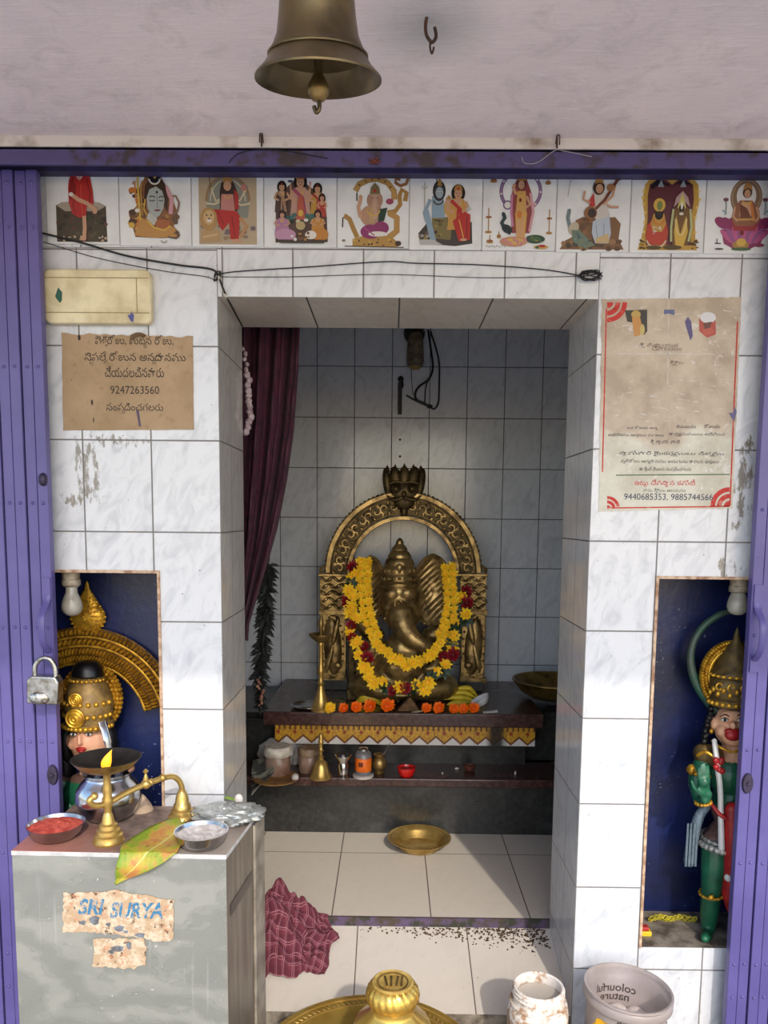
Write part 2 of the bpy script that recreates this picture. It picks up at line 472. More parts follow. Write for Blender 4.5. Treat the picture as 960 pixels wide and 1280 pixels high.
wall_piece('wall_front_right', [((XR, 0, -1.3), (0.587, TH, 0.567)), ((0.587, 0, -0.122), (1.3, TH, 0.567)), ((0.587, 0, -1.3), (1.3, TH, -0.991)), ((0.93, 0, -0.991), (1.3, TH, -0.122)), ((0.587, NB, -0.991), (0.93, TH, -0.122))],
           [m_tile_r, m_jamb_r, m_navy, m_dirty],
           lambda n, c: 1 if (n.x < -0.9 and c.x < XR + 0.01) else (3 if (n.z > 0.5 and -1.0 < c.z < -0.98) else (2 if (c.z < -0.05 and c.z > -1.0 and c.x > 0.58 and not (n.y < -0.5 and c.y < 0.01)) else (0 if n.y < -0.5 else 3))))
wall_piece('wall_front_top', [((XL, 0, ZL), (XR, TH, 0.567)), ((-1.3, 0.0, 0.567), (1.3, TH, 0.75))], [m_tile_t, m_soffit, m_grey],
           lambda n, c: 1 if n.z < -0.5 and c.z < 0.5 else (0 if n.y < -0.5 else 2))
struct(MB().box((-1.3, 1.46, -1.3), (1.3, 1.56, 0.95)).build('wall_back', m_back, loc=(0, 0, 0)))
struct(MB().box((-0.90, TH, -1.3), (-0.75, 1.46, 0.95)).build('wall_left', m_side, loc=(0, 0, 0)))
struct(MB().box((0.80, TH, -1.3), (0.95, 1.46, 0.95)).build('wall_right', m_side, loc=(0, 0, 0)))
struct(MB().box((-0.9, TH, 0.84), (0.95, 1.46, 0.95)).build('ceiling_shrine', m_grey, loc=(0, 0, 0)))
struct(MB().box((-0.75, TH, -1.3), (0.80, 1.46, -1.068)).build('floor_shrine', m_floor, loc=(0, 0, 0)))
b = MB().prism([(-0.0, -1.165), (TH + 0.0, -1.092), (TH + 0.0, -1.3), (-0.0, -1.3)], lambda y, z, x: Vector((x, y, z)), XL, XR)
o = struct(b.build('floor_threshold', [m_thr, m_dirty], loc=(0, 0, 0)))
for p in o.data.polygons: p.material_index = 0 if p.normal.z > 0.5 else 1
# grimy purple strip on the riser between the threshold and the shrine floor
def strip():
    t = NT('riser_paint'); p = t.pos()
    col = t.mix(t.ramp(t.noise(p, 35, 5, 0.7), step(0.42, 0.6)), lin((92, 76, 104)), lin((74, 62, 48)))
    col = t.mix(t.ramp(t.noise(p, 16, 3), step(0.55, 0.62)), col, lin((52, 54, 40)))
    t.l(col, t.b.inputs['Base Color']); t.b.inputs['Roughness'].default_value = 0.8; t.bump(t.noise(p, 60, 5), 0.6, 0.004); return t.m
struct(MB().box((XL, TH - 0.006, -1.1), (XR, TH, -1.069)).build('trim_1', strip(), loc=(0, 0, 0)))
struct(MB().box((-2.4, -1.55, 0.75), (2.4, TH, 0.9)).build('ceiling', m_ceil, loc=(0, 0, 0)))
struct(MB().box((-2.4, -1.0, -1.6), (2.4, 0, -1.25)).build('floor', m_dirty, loc=(0, 0, 0)))
struct(MB().box((-14, -16, -1.75), (14, 0.3, -1.6)).build('ground', m_ground, loc=(0, 0, 0)))
struct(MB().box((-1.4, -0.0935, 0.7295), (1.4, 0.0, 0.7499)).build('trim_3', M('pale_plaster_edge', (214, 206, 198), 0.9, c2=(150, 134, 118), scale=14, lo=.5, hi=.7, bump=.3), loc=(0, 0, 0)))
# thin cream edging round the two niches
m_edge = M('cream_edging', (206, 178, 150), 0.7, c2=(150, 110, 84), scale=60)
b = MB()
for x0, x1, z in ((-0.86, -0.515, -0.121), (0.587, 0.93, -0.122)):
    b.box((x0, -0.004, z - 0.006), (x1, 0.004, z))
b.box((-0.521, -0.004, -0.991), (-0.515, 0.004, -0.127)); b.box((0.587, -0.004, -0.991), (0.593, 0.004, -0.128))
struct(b.build('trim_2', m_edge, loc=(0, 0, 0)))
# ------------------------------------------------------------------ purple gate beam and folding gates
t = thing('gate_beam', 'long purple painted steel beam running under the ceiling above the picture tiles', 'beam', (0, -0.05, 0.69))
b = MB().box((-1.4, -0.092, 0.696), (1.4, -0.086, 0.729)).box((-1.4, -0.092, 0.723), (1.4, -0.001, 0.729))
b.build('channel', m_purpled, t, bevel=0.0015)
b = MB().box((-1.4, -0.03, 0.709), (1.4, -0.004, 0.722)).box((-1.4, -0.06, 0.708), (1.4, -0.055, 0.7225))
b.build('track', M('purple_paint_shaded', (58, 52, 98), 0.6, c2=(44, 38, 60), scale=20), t)  # same purple coloured darker for the shade in the recess under the beam
PITCH = 0.0248
RIVZ = [0.677, 0.59, 0.31, 0.025, -0.245, -0.50, -0.76, -1.0, -1.08]
m_lockb = M('blackened_iron', (62, 54, 78), 0.5, 0.4, c2=(40, 34, 44), scale=40)
def stile_mesh(x0, yo):
    b = MB()
    b.box((x0, yo, -1.235), (x0 + PITCH - 0.0026, yo + 0.004, 0.703))
    b.box((x0, yo + 0.003, -1.235), (x0 + 0.003, yo + 0.02, 0.703)); b.box((x0 + PITCH - 0.0056, yo + 0.003, -1.235), (x0 + PITCH - 0.0026, yo + 0.02, 0.703))
    for z in RIVZ:
        b.lathe([(0.0, 0.0034), (0.0022, 0.0028), (0.004, 0.0008), (0.0042, 0)], (x0 + PITCH / 2 - 0.0013, yo, z), 10, rotx(PI / 2))
    return b
def gate(x_edge, sgn, side, hz):
    t = thing('folding_gate', 'purple collapsible steel gate folded against the %s end of the front wall' % side, 'gate', (x_edge + sgn * 0.14, -0.04, -1.25), 'folded purple gates')
    for k in range(11):
        x0 = x_edge + (sgn * k * PITCH if sgn > 0 else -(k + 1) * PITCH)
        stile_mesh(x0, -0.052 + (0.004 if k % 2 else 0)).build('stile', m_purple, t, bevel=0.001, bseg=1)
    # black void seen in the gaps: the lattice bars folded between the channels
    b = MB()
    for k in range(10):
        x = x_edge + sgn * (k + 1) * PITCH
        b.box((x - 0.004, -0.03, -1.22), (x + 0.004, -0.025, 0.69))
    b.build('lattice_bar', m_lockb, t)
    # pull handle: a bowed flat bar
    hx = x_edge + sgn * 0.013
    pts = cat_([(hx - sgn * 0.002, -0.054, hz + 0.062), (hx - sgn * 0.001, -0.060, hz + 0.045), (hx + sgn * 0.0, -0.082, hz + 0.02), (hx, -0.086, hz - 0.01), (hx, -0.078, hz - 0.04), (hx, -0.056, hz - 0.064)], 6)
    b = MB().tube(pts, 0.0075, 10, flat=0.45)
    b.box((hx - 0.009, -0.056, hz + 0.05), (hx + 0.009, -0.051, hz + 0.10)); b.box((hx - 0.009, -0.056, hz - 0.09), (hx + 0.009, -0.051, hz - 0.055))
    b.build('handle', m_purple, t)
    # round latch plate
    b = MB().lathe([(0, 0.006), (0.011, 0.005), (0.0125, 0)], (hx + sgn * 0.002, -0.053, -0.575), 18, rotx(PI / 2), sq=(1, 1.9))
    b.lathe([(0, 0.010), (0.004, 0.009), (0.005, 0.004)], (hx + sgn * 0.002, -0.053, -0.575), 12, rotx(PI / 2))
    b.build('latch_plate', m_lockb, t)
    return t
gl = gate(-0.7335, -1, 'left', -0.235)
MB().lathe([(0.0, 0.009), (0.006, 0.008), (0.009, 0.004), (0.0095, 0)], (-0.745, -0.053, 0.075), 14, rotx(PI / 2), sq=(1, 1.5)).build('keyhole_cover', m_lockb, gl)
gr = gate(0.7765, 1, 'right', -0.235)

# padlock
p0 = at(56, 862, -0.085); k = mpp(-0.085)
t = thing('padlock', 'shiny steel padlock hanging from the handle of the left purple gate', 'padlock', (p0.x, -0.085, p0.z - 0.033))
b = MB().prism([(-0.034, -0.028), (0.032, -0.031), (0.036, 0.018), (0.030, 0.031), (-0.024, 0.033), (-0.033, 0.022)], lambda x, z, y: Vector((p0.x + x, y, p0.z + z)), -0.10, -0.070)
b.build('body', m_chrome, t, bevel=0.004, bseg=3)
b = MB().ell((p0.x - 0.006, -0.100, p0.z - 0.016), (0.022, 0.006, 0.014), seg=20, rings=12)
b.build('keyway_shield', M('worn_steel', (206, 204, 198), 0.3, 1.0, c2=(120, 110, 96), scale=120), t)
b = MB().tube(cat_([(p0.x - 0.020, -0.085, p0.z + 0.028), (p0.x - 0.019, -0.085, p0.z + 0.05), (p0.x - 0.008, -0.084, p0.z + 0.066), (p0.x + 0.010, -0.084, p0.z + 0.068), (p0.x + 0.023, -0.085, p0.z + 0.052), (p0.x + 0.025, -0.085, p0.z + 0.022)], 6), 0.0052, 12)
b.build('shackle', m_chrome, t)

# ------------------------------------------------------------------ picture tiles along the top
_pc = {}
def pcol(c):
    g = sum(c) / 3; c = tuple(int((v * .82 + g * .18) * .93) for v in c)
    if c not in _pc: _pc[c] = M('print_%02x%02x%02x' % c, c, 0.35)
    return _pc[c]
def arc(cx, cy, r, a0, a1, n=18, ry=None):
    ry = ry or r
    return [(cx + r * math.cos(math.radians(lerp(a0, a1, i / n))), cy - ry * math.sin(math.radians(lerp(a0, a1, i / n)))) for i in range(n + 1)]
def print_mesh(items, org, s):
    """flat print: ellipses, polygons and strokes in the tile's plane, each a hair above the one before"""
    b = MB(); mats = []; ox, oz, oy = org; y = oy
    def T(p): return Vector((ox + (p[0]) * s, y, oz - p[1] * s))
    for it in items:
        y -= 0.00004
        k, c = it[0], (it[-1] if isinstance(it[-1], tuple) else it[-2])
        m = pcol(c)
        if m not in mats: mats.append(m)
        mi = mats.index(m)
        if k == 'e':
            cx, cy, rx, ry = it[1:5]; a = math.radians([z for z in it[5:] if not isinstance(z, tuple)][0]) if len(it) > 6 else 0
            poly = []
            for i in range(20):
                q = 2 * PI * i / 20; u, v = rx * math.cos(q), ry * math.sin(q)
                poly.append((cx + u * math.cos(a) - v * math.sin(a), cy + u * math.sin(a) + v * math.cos(a)))
        elif k == 'p': poly = it[1]
        else:
            pts = [Vector((p[0], p[1], 0)) for p in it[1]]; w = it[2] / 2
            L, R = [], []
            for i, p in enumerate(pts):
                d = pts[min(i + 1, len(pts) - 1)] - pts[max(i - 1, 0)]; d = d.normalized() if d.length else Vector((1, 0, 0)); nn = Vector((-d.y, d.x, 0)) * w
                L.append(p + nn); R.append(p - nn)
            vs = [T(p) for p in L + R]; n = len(L)
            b.add(vs, [(i, i + 1, n + i + 1, n + i) for i in range(n - 1)], mi, False); continue
        b.add([T(p) for p in poly], [tuple(range(len(poly)))], mi, False)
    return b, mats
RED, DRED, SKIN, GREY, BRN, DBRN, YEL, ORG, GOLD, DGRN, GRN, BLU, LBLU, PUR, MAG, PNK, WHT, BLK, TEAL, CRM = (
    (196, 34, 30), (130, 22, 24), (206, 152, 116), (168, 176, 172), (124, 82, 52), (66, 44, 34), (222, 176, 62), (214, 120, 40), (178, 130, 56), (28, 62, 44), (70, 104, 62),
    (50, 74, 130), (132, 164, 184), (112, 78, 140), (146, 40, 104), (214, 150, 160), (226, 222, 214), (24, 20, 22), (60, 110, 108), (214, 196, 156))
def fig(cx, top, h, robe, skin=SKIN, crown=GOLD, hair=BLK, sash=None, w=1.0):
    """a small standing or seated devotional figure: hair, robe, arms, face, crown"""
    r = h * 0.105
    L = [('e', cx, top + h * 0.2, r * 1.5, r * 1.9, hair),
         ('p', [(cx - h * .19 * w, top + h * .42), (cx - h * .1, top + h * .31), (cx + h * .1, top + h * .31), (cx + h * .19 * w, top + h * .42), (cx + h * .24 * w, top + h), (cx - h * .24 * w, top + h)], robe),
         ('l', [(cx - h * .17 * w, top + h * .38), (cx - h * .25 * w, top + h * .55), (cx - h * .1, top + h * .62)], h * .07, skin),
         ('l', [(cx + h * .17 * w, top + h * .38), (cx + h * .25 * w, top + h * .55), (cx + h * .1, top + h * .62)], h * .07, skin),
         ('p', [(cx - h * .09, top + h * .33), (cx + h * .09, top + h * .33), (cx + h * .08, top + h * .5), (cx - h * .08, top + h * .5)], skin),
         ('l', arc(cx, top + h * .38, h * .08, 200, 340), h * .025, YEL),
         ('e', cx, top + h * .21, r * .85, r * 1.1, skin), ('e', cx - r * .35, top + h * .2, r * .16, r * .1, BLK), ('e', cx + r * .35, top + h * .2, r * .16, r * .1, BLK), ('e', cx, top + h * .26, r * .25, r * .09, DRED),
         ('p', [(cx - r, top + h * .14), (cx - r * .7, top + h * .05), (cx, top), (cx + r * .7, top + h * .05), (cx + r, top + h * .14)], crown), ('e', cx, top + h * .1, r * .25, r * .3, RED)]
    if sash: L += [('l', [(cx - h * .16, top + h * .36), (cx + h * .05, top + h * .55), (cx + h * .12, top + h * .98)], h * .08, sash), ('l', [(cx, top + h * .55), (cx - h * .02, top + h)], h * .05, sash)]
    return L
def trim_fold(cx, y0, y1, w, c): return [('l', [(cx + d, y0), (cx + d * 1.5, y1)], 3, c) for d in (-w, -w / 3, w / 3, w)]
rnd = random.Random(3)
def specks(x0, y0, x1, y1, n, cols, r=8): return [('e', rnd.uniform(x0, x1), rnd.uniform(y0, y1), rnd.uniform(r * .5, r), rnd.uniform(r * .4, r * .8), rnd.choice(cols)) for _ in range(n)]

P1 = [('p', [(72, 245), (110, 228), (180, 222), (340, 228), (386, 248), (390, 464), (72, 464)], (74, 62, 44)), ('p', [(74, 246), (110, 226), (340, 226), (386, 248), (330, 280), (130, 280)], (172, 156, 140))] + specks(80, 285, 380, 440, 34, [(58, 66, 40), (98, 60, 44), (52, 44, 34), (90, 84, 52)], 18) + specks(80, 430, 385, 460, 14, [(196, 168, 130), (150, 90, 70), (200, 180, 160)], 10) + [
      ('p', [(160, 100), (176, 62), (210, 42), (262, 40), (292, 70), (308, 160), (312, 236), (268, 250), (262, 318), (214, 322), (176, 296), (156, 230), (154, 150)], RED), ('p', [(166, 110), (190, 70), (198, 160), (176, 220), (156, 200)], (150, 24, 22)),
      ('l', [(200, 120), (196, 180), (182, 250), (196, 300)], 6, DRED), ('l', [(270, 90), (290, 170), (286, 230)], 6, DRED), ('l', [(235, 120), (232, 200), (240, 300)], 5, (226, 70, 50)),
      ('l', [(168, 180), (220, 215), (270, 235), (318, 270)], 24, SKIN), ('e', 318, 278, 16, 20, SKIN), ('e', 172, 182, 14, 12, WHT),
      ('l', [(250, 310), (252, 380), (246, 440)], 24, SKIN), ('e', 240, 446, 20, 12, SKIN),
      ('e', 228, 62, 24, 26, SKIN), ('p', [(206, 66), (228, 96), (250, 66), (242, 84), (228, 100), (214, 84)], WHT), ('p', [(200, 50), (212, 36), (246, 36), (256, 50), (250, 56), (206, 56)], (214, 60, 44)), ('e', 220, 62, 3, 3, BLK), ('e', 236, 62, 3, 3, BLK)] + [('l', [(x, 40), (x + 12, 56 if i % 2 else 48), (x + 20, 40)], 5, (140, 30, 40)) for i, x in enumerate((84, 110, 140, 286, 314, 344, 368))]
P2 = [('p', [(600, 130), (640, 60), (700, 30), (740, 60), (800, 160), (846, 280), (820, 360), (850, 430), (740, 436), (570, 430), (540, 330), (530, 290), (580, 240)], (150, 96, 56))] + specks(545, 120, 620, 430, 30, [YEL, BRN, GOLD, ORG, (88, 58, 40)], 26) + specks(740, 300, 850, 435, 14, [GOLD, BRN, (110, 80, 60)], 22) + [
      ('l', [(592, 60), (600, 240), (612, 420)], 12, YEL), ('l', [(560, 110), (574, 90), (584, 230)], 9, ORG), ('l', [(624, 90), (612, 130), (618, 300)], 12, GOLD),
      ('l', [(800, 180), (836, 180), (856, 220), (846, 270), (820, 292)], 13, (140, 110, 90)), ('l', [(770, 120), (810, 200), (800, 290)], 26, PNK),
      ('p', [(632, 200), (640, 120), (680, 60), (730, 50), (770, 110), (784, 200), (780, 280), (740, 200), (660, 190)], DBRN),
      ('p', [(650, 190), (668, 140), (710, 122), (750, 150), (764, 200), (756, 256), (730, 300), (706, 316), (672, 290), (652, 250)], GREY), ('p', [(660, 280), (712, 316), (716, 340), (690, 360), (640, 330)], (188, 190, 180)),
      ('p', [(600, 330), (650, 320), (700, 370), (740, 350), (820, 370), (840, 430), (700, 436), (620, 430), (566, 420)], (198, 140, 66)), ('e', 750, 350, 50, 30, (176, 96, 52)), ('l', [(650, 330), (690, 372), (760, 390), (800, 360)], 10, YEL),
      ('l', arc(702, 72, 36, 180, 360), 10, CRM), ('p', [(660, 60), (690, 36), (736, 40), (740, 90), (672, 100)], BLK), ('e', 704, 60, 10, 14, YEL), ('l', arc(702, 74, 34, 185, 355), 9, WHT),
      ('l', [(666, 188), (684, 180), (704, 188)], 6, BLK), ('l', [(728, 190), (744, 182), (758, 188)], 6, BLK), ('l', [(666, 206), (684, 212), (702, 206)], 5, BLK), ('l', [(728, 206), (744, 212), (756, 206)], 5, BLK), ('l', [(716, 180), (718, 240), (728, 248), (708, 250)], 4, (120, 128, 124)), ('e', 716, 268, 20, 6, (120, 60, 66)), ('e', 716, 158, 6, 9, BLK),
      ('l', [(640, 200), (630, 260), (650, 300)], 8, YEL), ('e', 588, 270, 16, 12, WHT), ('l', [(820, 410), (850, 400), (856, 420), (836, 440), (780, 430)], 9, (96, 80, 70)), ('l', arc(755, 446, 20, 200, 340), 8, (160, 160, 150))]
P3 = [('p', [(72, 36), (436, 36), (436, 460), (72, 460)], (186, 164, 130)), ('p', [(120, 220), (130, 110), (200, 50), (310, 50), (380, 110), (390, 220), (380, 300), (130, 300)], (136, 140, 128)), ('l', arc(255, 200, 135, 0, 180, ry=150), 16, (158, 124, 84)), ('l', arc(255, 200, 110, 0, 180, ry=128), 6, CRM)] + specks(80, 310, 430, 450, 20, [(160, 130, 96), (140, 120, 100), (120, 100, 110)], 22) + [
      ('l', [(240, 180), (180, 200), (150, 120)], 11, CRM), ('l', [(240, 190), (170, 220), (120, 215)], 11, CRM), ('l', [(270, 180), (330, 200), (370, 130)], 11, CRM), ('l', [(270, 190), (340, 225), (395, 215)], 11, CRM), ('e', 356, 120, 18, 22, (190, 120, 110)), ('l', [(150, 140), (140, 60)], 5, BRN),
      ('p', [(206, 140), (220, 80), (290, 80), (312, 140), (316, 260), (206, 250)], (60, 44, 40)), ('p', [(216, 160), (290, 160), (300, 260), (210, 260)], (198, 126, 116)), ('e', 254, 110, 24, 30, SKIN), ('p', [(222, 94), (230, 56), (254, 40), (280, 56), (286, 94), (254, 80)], GOLD), ('e', 244, 108, 3, 2, BLK), ('e', 264, 108, 3, 2, BLK), ('e', 254, 124, 6, 2, RED), ('l', arc(254, 160, 24, 190, 350), 6, YEL), ('p', [(296, 130), (322, 160), (324, 250), (300, 250)], (190, 44, 40)),
      ('p', [(166, 250), (310, 262), (330, 290), (322, 430), (270, 430), (262, 330), (220, 380), (196, 340)], RED), ('l', [(190, 262), (230, 340)], 5, DRED), ('l', [(280, 290), (300, 420)], 5, DRED), ('e', 310, 440, 30, 12, SKIN), ('l', [(330, 300), (372, 350), (330, 420)], 22, (196, 140, 90)),
      ('e', 134, 310, 54, 72, (184, 140, 76)), ('e', 136, 300, 34, 44, (208, 172, 112)), ('e', 122, 286, 5, 5, BLK), ('e', 150, 286, 5, 5, BLK), ('e', 138, 318, 14, 10, WHT), ('e', 138, 308, 7, 5, DBRN), ('p', [(90, 380), (200, 380), (210, 440), (86, 450)], (190, 150, 96)), ('l', [(96, 420), (190, 400)], 14, (206, 170, 120))]
P4 = [('p', [(560, 160), (620, 130), (700, 60), (790, 130), (860, 160), (880, 300), (886, 450), (556, 455)], (96, 70, 60))] + fig(714, 38, 270, (196, 150, 130), sash=(178, 70, 110)) + [('l', [(770, 210), (776, 110), (770, 90)], 10, SKIN), ('l', [(658, 200), (652, 100)], 9, SKIN), ('e', 652, 88, 18, 8, (70, 90, 110)), ('e', 776, 100, 7, 14, PNK)] + fig(598, 84, 190, (80, 54, 50), crown=BLK, sash=(170, 130, 96)) + fig(822, 96, 190, (200, 150, 50), crown=BLK, sash=(180, 50, 50)) + fig(850, 160, 140, (190, 60, 50), crown=BLK, w=.8) + specks(640, 280, 800, 340, 16, [DGRN, TEAL, GRN, (40, 90, 90)], 24) + [('p', [(700, 180), (730, 180), (744, 320), (690, 320)], (196, 84, 60)), ('e', 716, 280, 16, 20, YEL), ('e', 700, 330, 14, 12, CRM), ('e', 750, 322, 14, 10, WHT)] + fig(600, 262, 150, (178, 118, 160), crown=BLK, w=1.3) + [('e', 620, 412, 66, 38, (196, 140, 176))] + fig(824, 258, 150, (206, 140, 50), crown=BLK, w=1.2) + [('e', 840, 410, 50, 42, (206, 130, 44)), ('e', 780, 412, 36, 26, WHT), ('e', 716, 356, 30, 26, (190, 170, 110)), ('p', [(556, 440), (886, 440), (860, 462), (590, 462)], (70, 58, 48))] + specks(660, 400, 770, 440, 10, [GOLD, CRM, WHT, BRN], 14)
P5 = [('l', [(146, 140), (170, 100), (230, 72), (290, 66), (350, 90), (390, 140), (392, 190)], 36, GOLD), ('l', [(146, 140), (170, 100), (230, 72), (290, 66), (350, 90), (390, 140), (392, 190)], 24, (196, 148, 74))] + [('e', x, y, 6, 5, DBRN) for x, y in ((172, 104), (212, 82), (252, 70), (294, 68), (334, 84), (368, 116))] + [
      ('l', [(430, 70), (400, 66), (400, 90), (430, 108), (466, 96), (478, 66)], 20, (160, 100, 60)), ('l', [(460, 200), (470, 150), (440, 130), (424, 170), (430, 220), (400, 260), (350, 270)], 28, GOLD), ('l', [(360, 270), (410, 300), (410, 380), (360, 420)], 40, (190, 140, 66)), ('l', [(76, 288), (110, 310), (136, 370), (160, 420)], 30, GOLD), ('l', [(68, 300), (66, 360)], 8, BLK), ('l', [(156, 150), (156, 200)], 8, BLK),
      ('p', [(130, 430), (200, 410), (370, 410), (420, 450), (420, 476), (130, 476)], (186, 140, 60)), ('l', [(80, 474), (456, 480)], 6, DBRN), ('e', 74, 440, 12, 8, (150, 130, 110)), ('e', 420, 456, 20, 16, DBRN)] + specks(140, 430, 410, 470, 14, [BRN, YEL, DBRN], 9) + [
      ('e', 240, 290, 62, 62, (190, 140, 108)), ('p', [(236, 200), (300, 200), (330, 340), (220, 350)], (180, 140, 110)), ('p', [(296, 250), (350, 240), (330, 320), (290, 330)], DGRN), ('e', 246, 386, 66, 44, MAG), ('e', 310, 364, 50, 40, MAG), ('e', 290, 400, 60, 16, WHT), ('l', [(200, 360), (270, 410)], 8, (176, 70, 130)), ('l', [(250, 240), (250, 330)], 26, (196, 156, 96)), ('l', [(180, 300), (166, 240), (180, 190)], 22, SKIN), ('e', 180, 180, 12, 16, SKIN), ('e', 364, 204, 24, 18, (170, 60, 90)),
      ('e', 270, 190, 36, 50, (190, 150, 124)), ('e', 238, 196, 18, 36, (176, 130, 104)), ('e', 302, 196, 18, 36, (176, 130, 104)), ('l', [(270, 200), (268, 240), (280, 290), (262, 310)], 22, (200, 156, 130)), ('p', [(238, 160), (244, 120), (270, 92), (298, 120), (304, 160)], (122, 110, 70)), ('e', 270, 140, 10, 10, RED), ('e', 256, 184, 4, 3, BLK), ('e', 284, 184, 4, 3, BLK), ('l', arc(262, 250, 40, 190, 350), 8, YEL)]
P6 = [('p', [(548, 400), (600, 340), (760, 360), (880, 330), (886, 460), (780, 476), (560, 460)], (62, 58, 54))] + specks(552, 380, 640, 460, 14, [(150, 130, 60), (110, 90, 70), (160, 150, 150)], 16) + [('p', [(630, 310), (760, 300), (750, 440), (640, 430)], (124, 112, 60))] + specks(640, 310, 740, 420, 12, [(150, 130, 60), (90, 80, 40), DBRN], 13) + [
      ('l', [(584, 100), (584, 260)], 6, (170, 170, 160)), ('l', arc(584, 120, 16, 180, 360), 5, (170, 170, 160)), ('p', [(576, 270), (610, 260), (664, 460), (630, 470)], LBLU), ('p', [(630, 180), (700, 170), (712, 310), (630, 310)], LBLU), ('e', 674, 150, 40, 60, (50, 50, 54)), ('e', 676, 160, 24, 34, (150, 170, 182)), ('l', [(620, 200), (584, 280), (600, 330)], 22, LBLU), ('p', [(660, 120), (676, 56), (692, 120)], GOLD), ('l', [(656, 60), (660, 120)], 4, BLK), ('l', [(656, 156), (696, 156)], 4, WHT), ('l', arc(670, 200, 30, 190, 350), 8, DBRN), ('e', 668, 158, 3, 3, BLK), ('e', 686, 158, 3, 3, BLK),
      ('e', 734, 250, 30, 50, (206, 160, 80)), ('e', 734, 214, 20, 20, SKIN), ('p', [(714, 200), (734, 172), (754, 200)], GOLD), ('l', [(730, 290), (750, 340), (730, 380)], 16, SKIN)] + fig(792, 110, 270, (206, 150, 60), sash=RED) + [('p', [(760, 330), (830, 270), (870, 290), (870, 440), (800, 450)], RED), ('l', [(800, 320), (830, 430)], 6, (220, 170, 60)), ('l', [(850, 300), (850, 430)], 6, DRED), ('e', 860, 256, 14, 10, (170, 190, 180)), ('l', [(846, 250), (820, 280)], 8, SKIN), ('e', 830, 440, 22, 8, SKIN), ('p', [(554, 440), (640, 440), (700, 470), (560, 470)], (180, 180, 176))]
P7 = [('l', arc(270, 150, 122, -48, 228, 30, ry=116), 22, (126, 92, 140)), ('l', arc(270, 150, 122, -48, 228, 30, ry=116), 6, (150, 118, 160))] + [('e', 270 + 122 * math.cos(math.radians(a)), 150 - 116 * math.sin(math.radians(a)), 6, 6, WHT) for a in range(-40, 230, 38)] + [('e', 190, 232, 20, 20, WHT), ('l', arc(190, 232, 24, 0, 360), 8, PUR), ('e', 348, 232, 14, 16, PNK)] + [
      z for x, y0, y1, w in ((100, 46, 100, 22), (438, 46, 110, 18), (74, 250, 400, 22), (452, 258, 404, 20), (84, 410, 460, 22), (140, 390, 430, 14)) for z in (('l', [(x, y0), (x, y1)], 6, GOLD), ('e', x, y1 - 6, w, 8, GOLD), ('e', x, (y0 + y1) / 2 - 20 if y1 - y0 > 100 else y1 - 14, w * .9, 7, (160, 96, 50)))] + [
      ('p', [(220, 130), (250, 70), (300, 70), (340, 170), (352, 300), (330, 400), (220, 400), (208, 250)], (150, 60, 60)), ('l', [(330, 160), (350, 270), (330, 390)], 16, PNK), ('l', [(216, 170), (214, 280), (226, 360)], 14, (196, 120, 160)), ('p', [(250, 150), (300, 150), (310, 300), (240, 300)], (214, 160, 80)), ('p', [(238, 280), (312, 280), (300, 440), (250, 440)], (222, 164, 62)), ('l', [(262, 300), (258, 440)], 18, (212, 158, 110)), ('l', [(288, 300), (280, 430)], 18, (212, 158, 110)), ('e', 264, 290, 16, 24, ORG), ('l', [(240, 170), (222, 130), (230, 110)], 18, SKIN), ('l', [(306, 180), (330, 230), (300, 250)], 16, SKIN), ('e', 272, 110, 26, 34, (40, 30, 30)), ('e', 272, 114, 20, 26, SKIN), ('p', [(246, 90), (254, 56), (272, 40), (292, 56), (300, 90)], GOLD), ('e', 264, 112, 3, 2, BLK), ('e', 282, 112, 3, 2, BLK), ('e', 272, 128, 6, 2, RED), ('e', 268, 204, 8, 12, DRED), ('l', arc(270, 150, 28, 190, 350), 7, YEL),
      ('l', [(164, 284), (174, 310), (156, 340), (180, 380), (214, 402)], 24, (28, 60, 66)), ('e', 190, 376, 36, 24, (24, 46, 52), 30), ('e', 164, 284, 9, 9, (28, 50, 80)), ('e', 366, 436, 62, 26, (38, 76, 58)), ('e', 366, 436, 40, 15, (60, 104, 60))] + specks(320, 420, 420, 452, 12, [(96, 130, 60), (30, 50, 90), (160, 130, 50)], 6) + [('e', 232, 452, 86, 30, (206, 140, 100)), ('e', 240, 450, 60, 20, (226, 176, 80))] + [('e', 170 + i * 22, 440 + (i % 3) * 12, 16, 9, (208, 130, 130), i * 20) for i in range(7)] + [('e', 404, 484, 46, 12, (206, 170, 70)), ('e', 410, 478, 24, 8, RED), ('e', 380, 486, 12, 8, GRN)] + [('l', [(60 + i * 16, 482), (70 + i * 16, 476 + (i % 2) * 10)], 4, (90, 80, 80)) for i in range(8)]
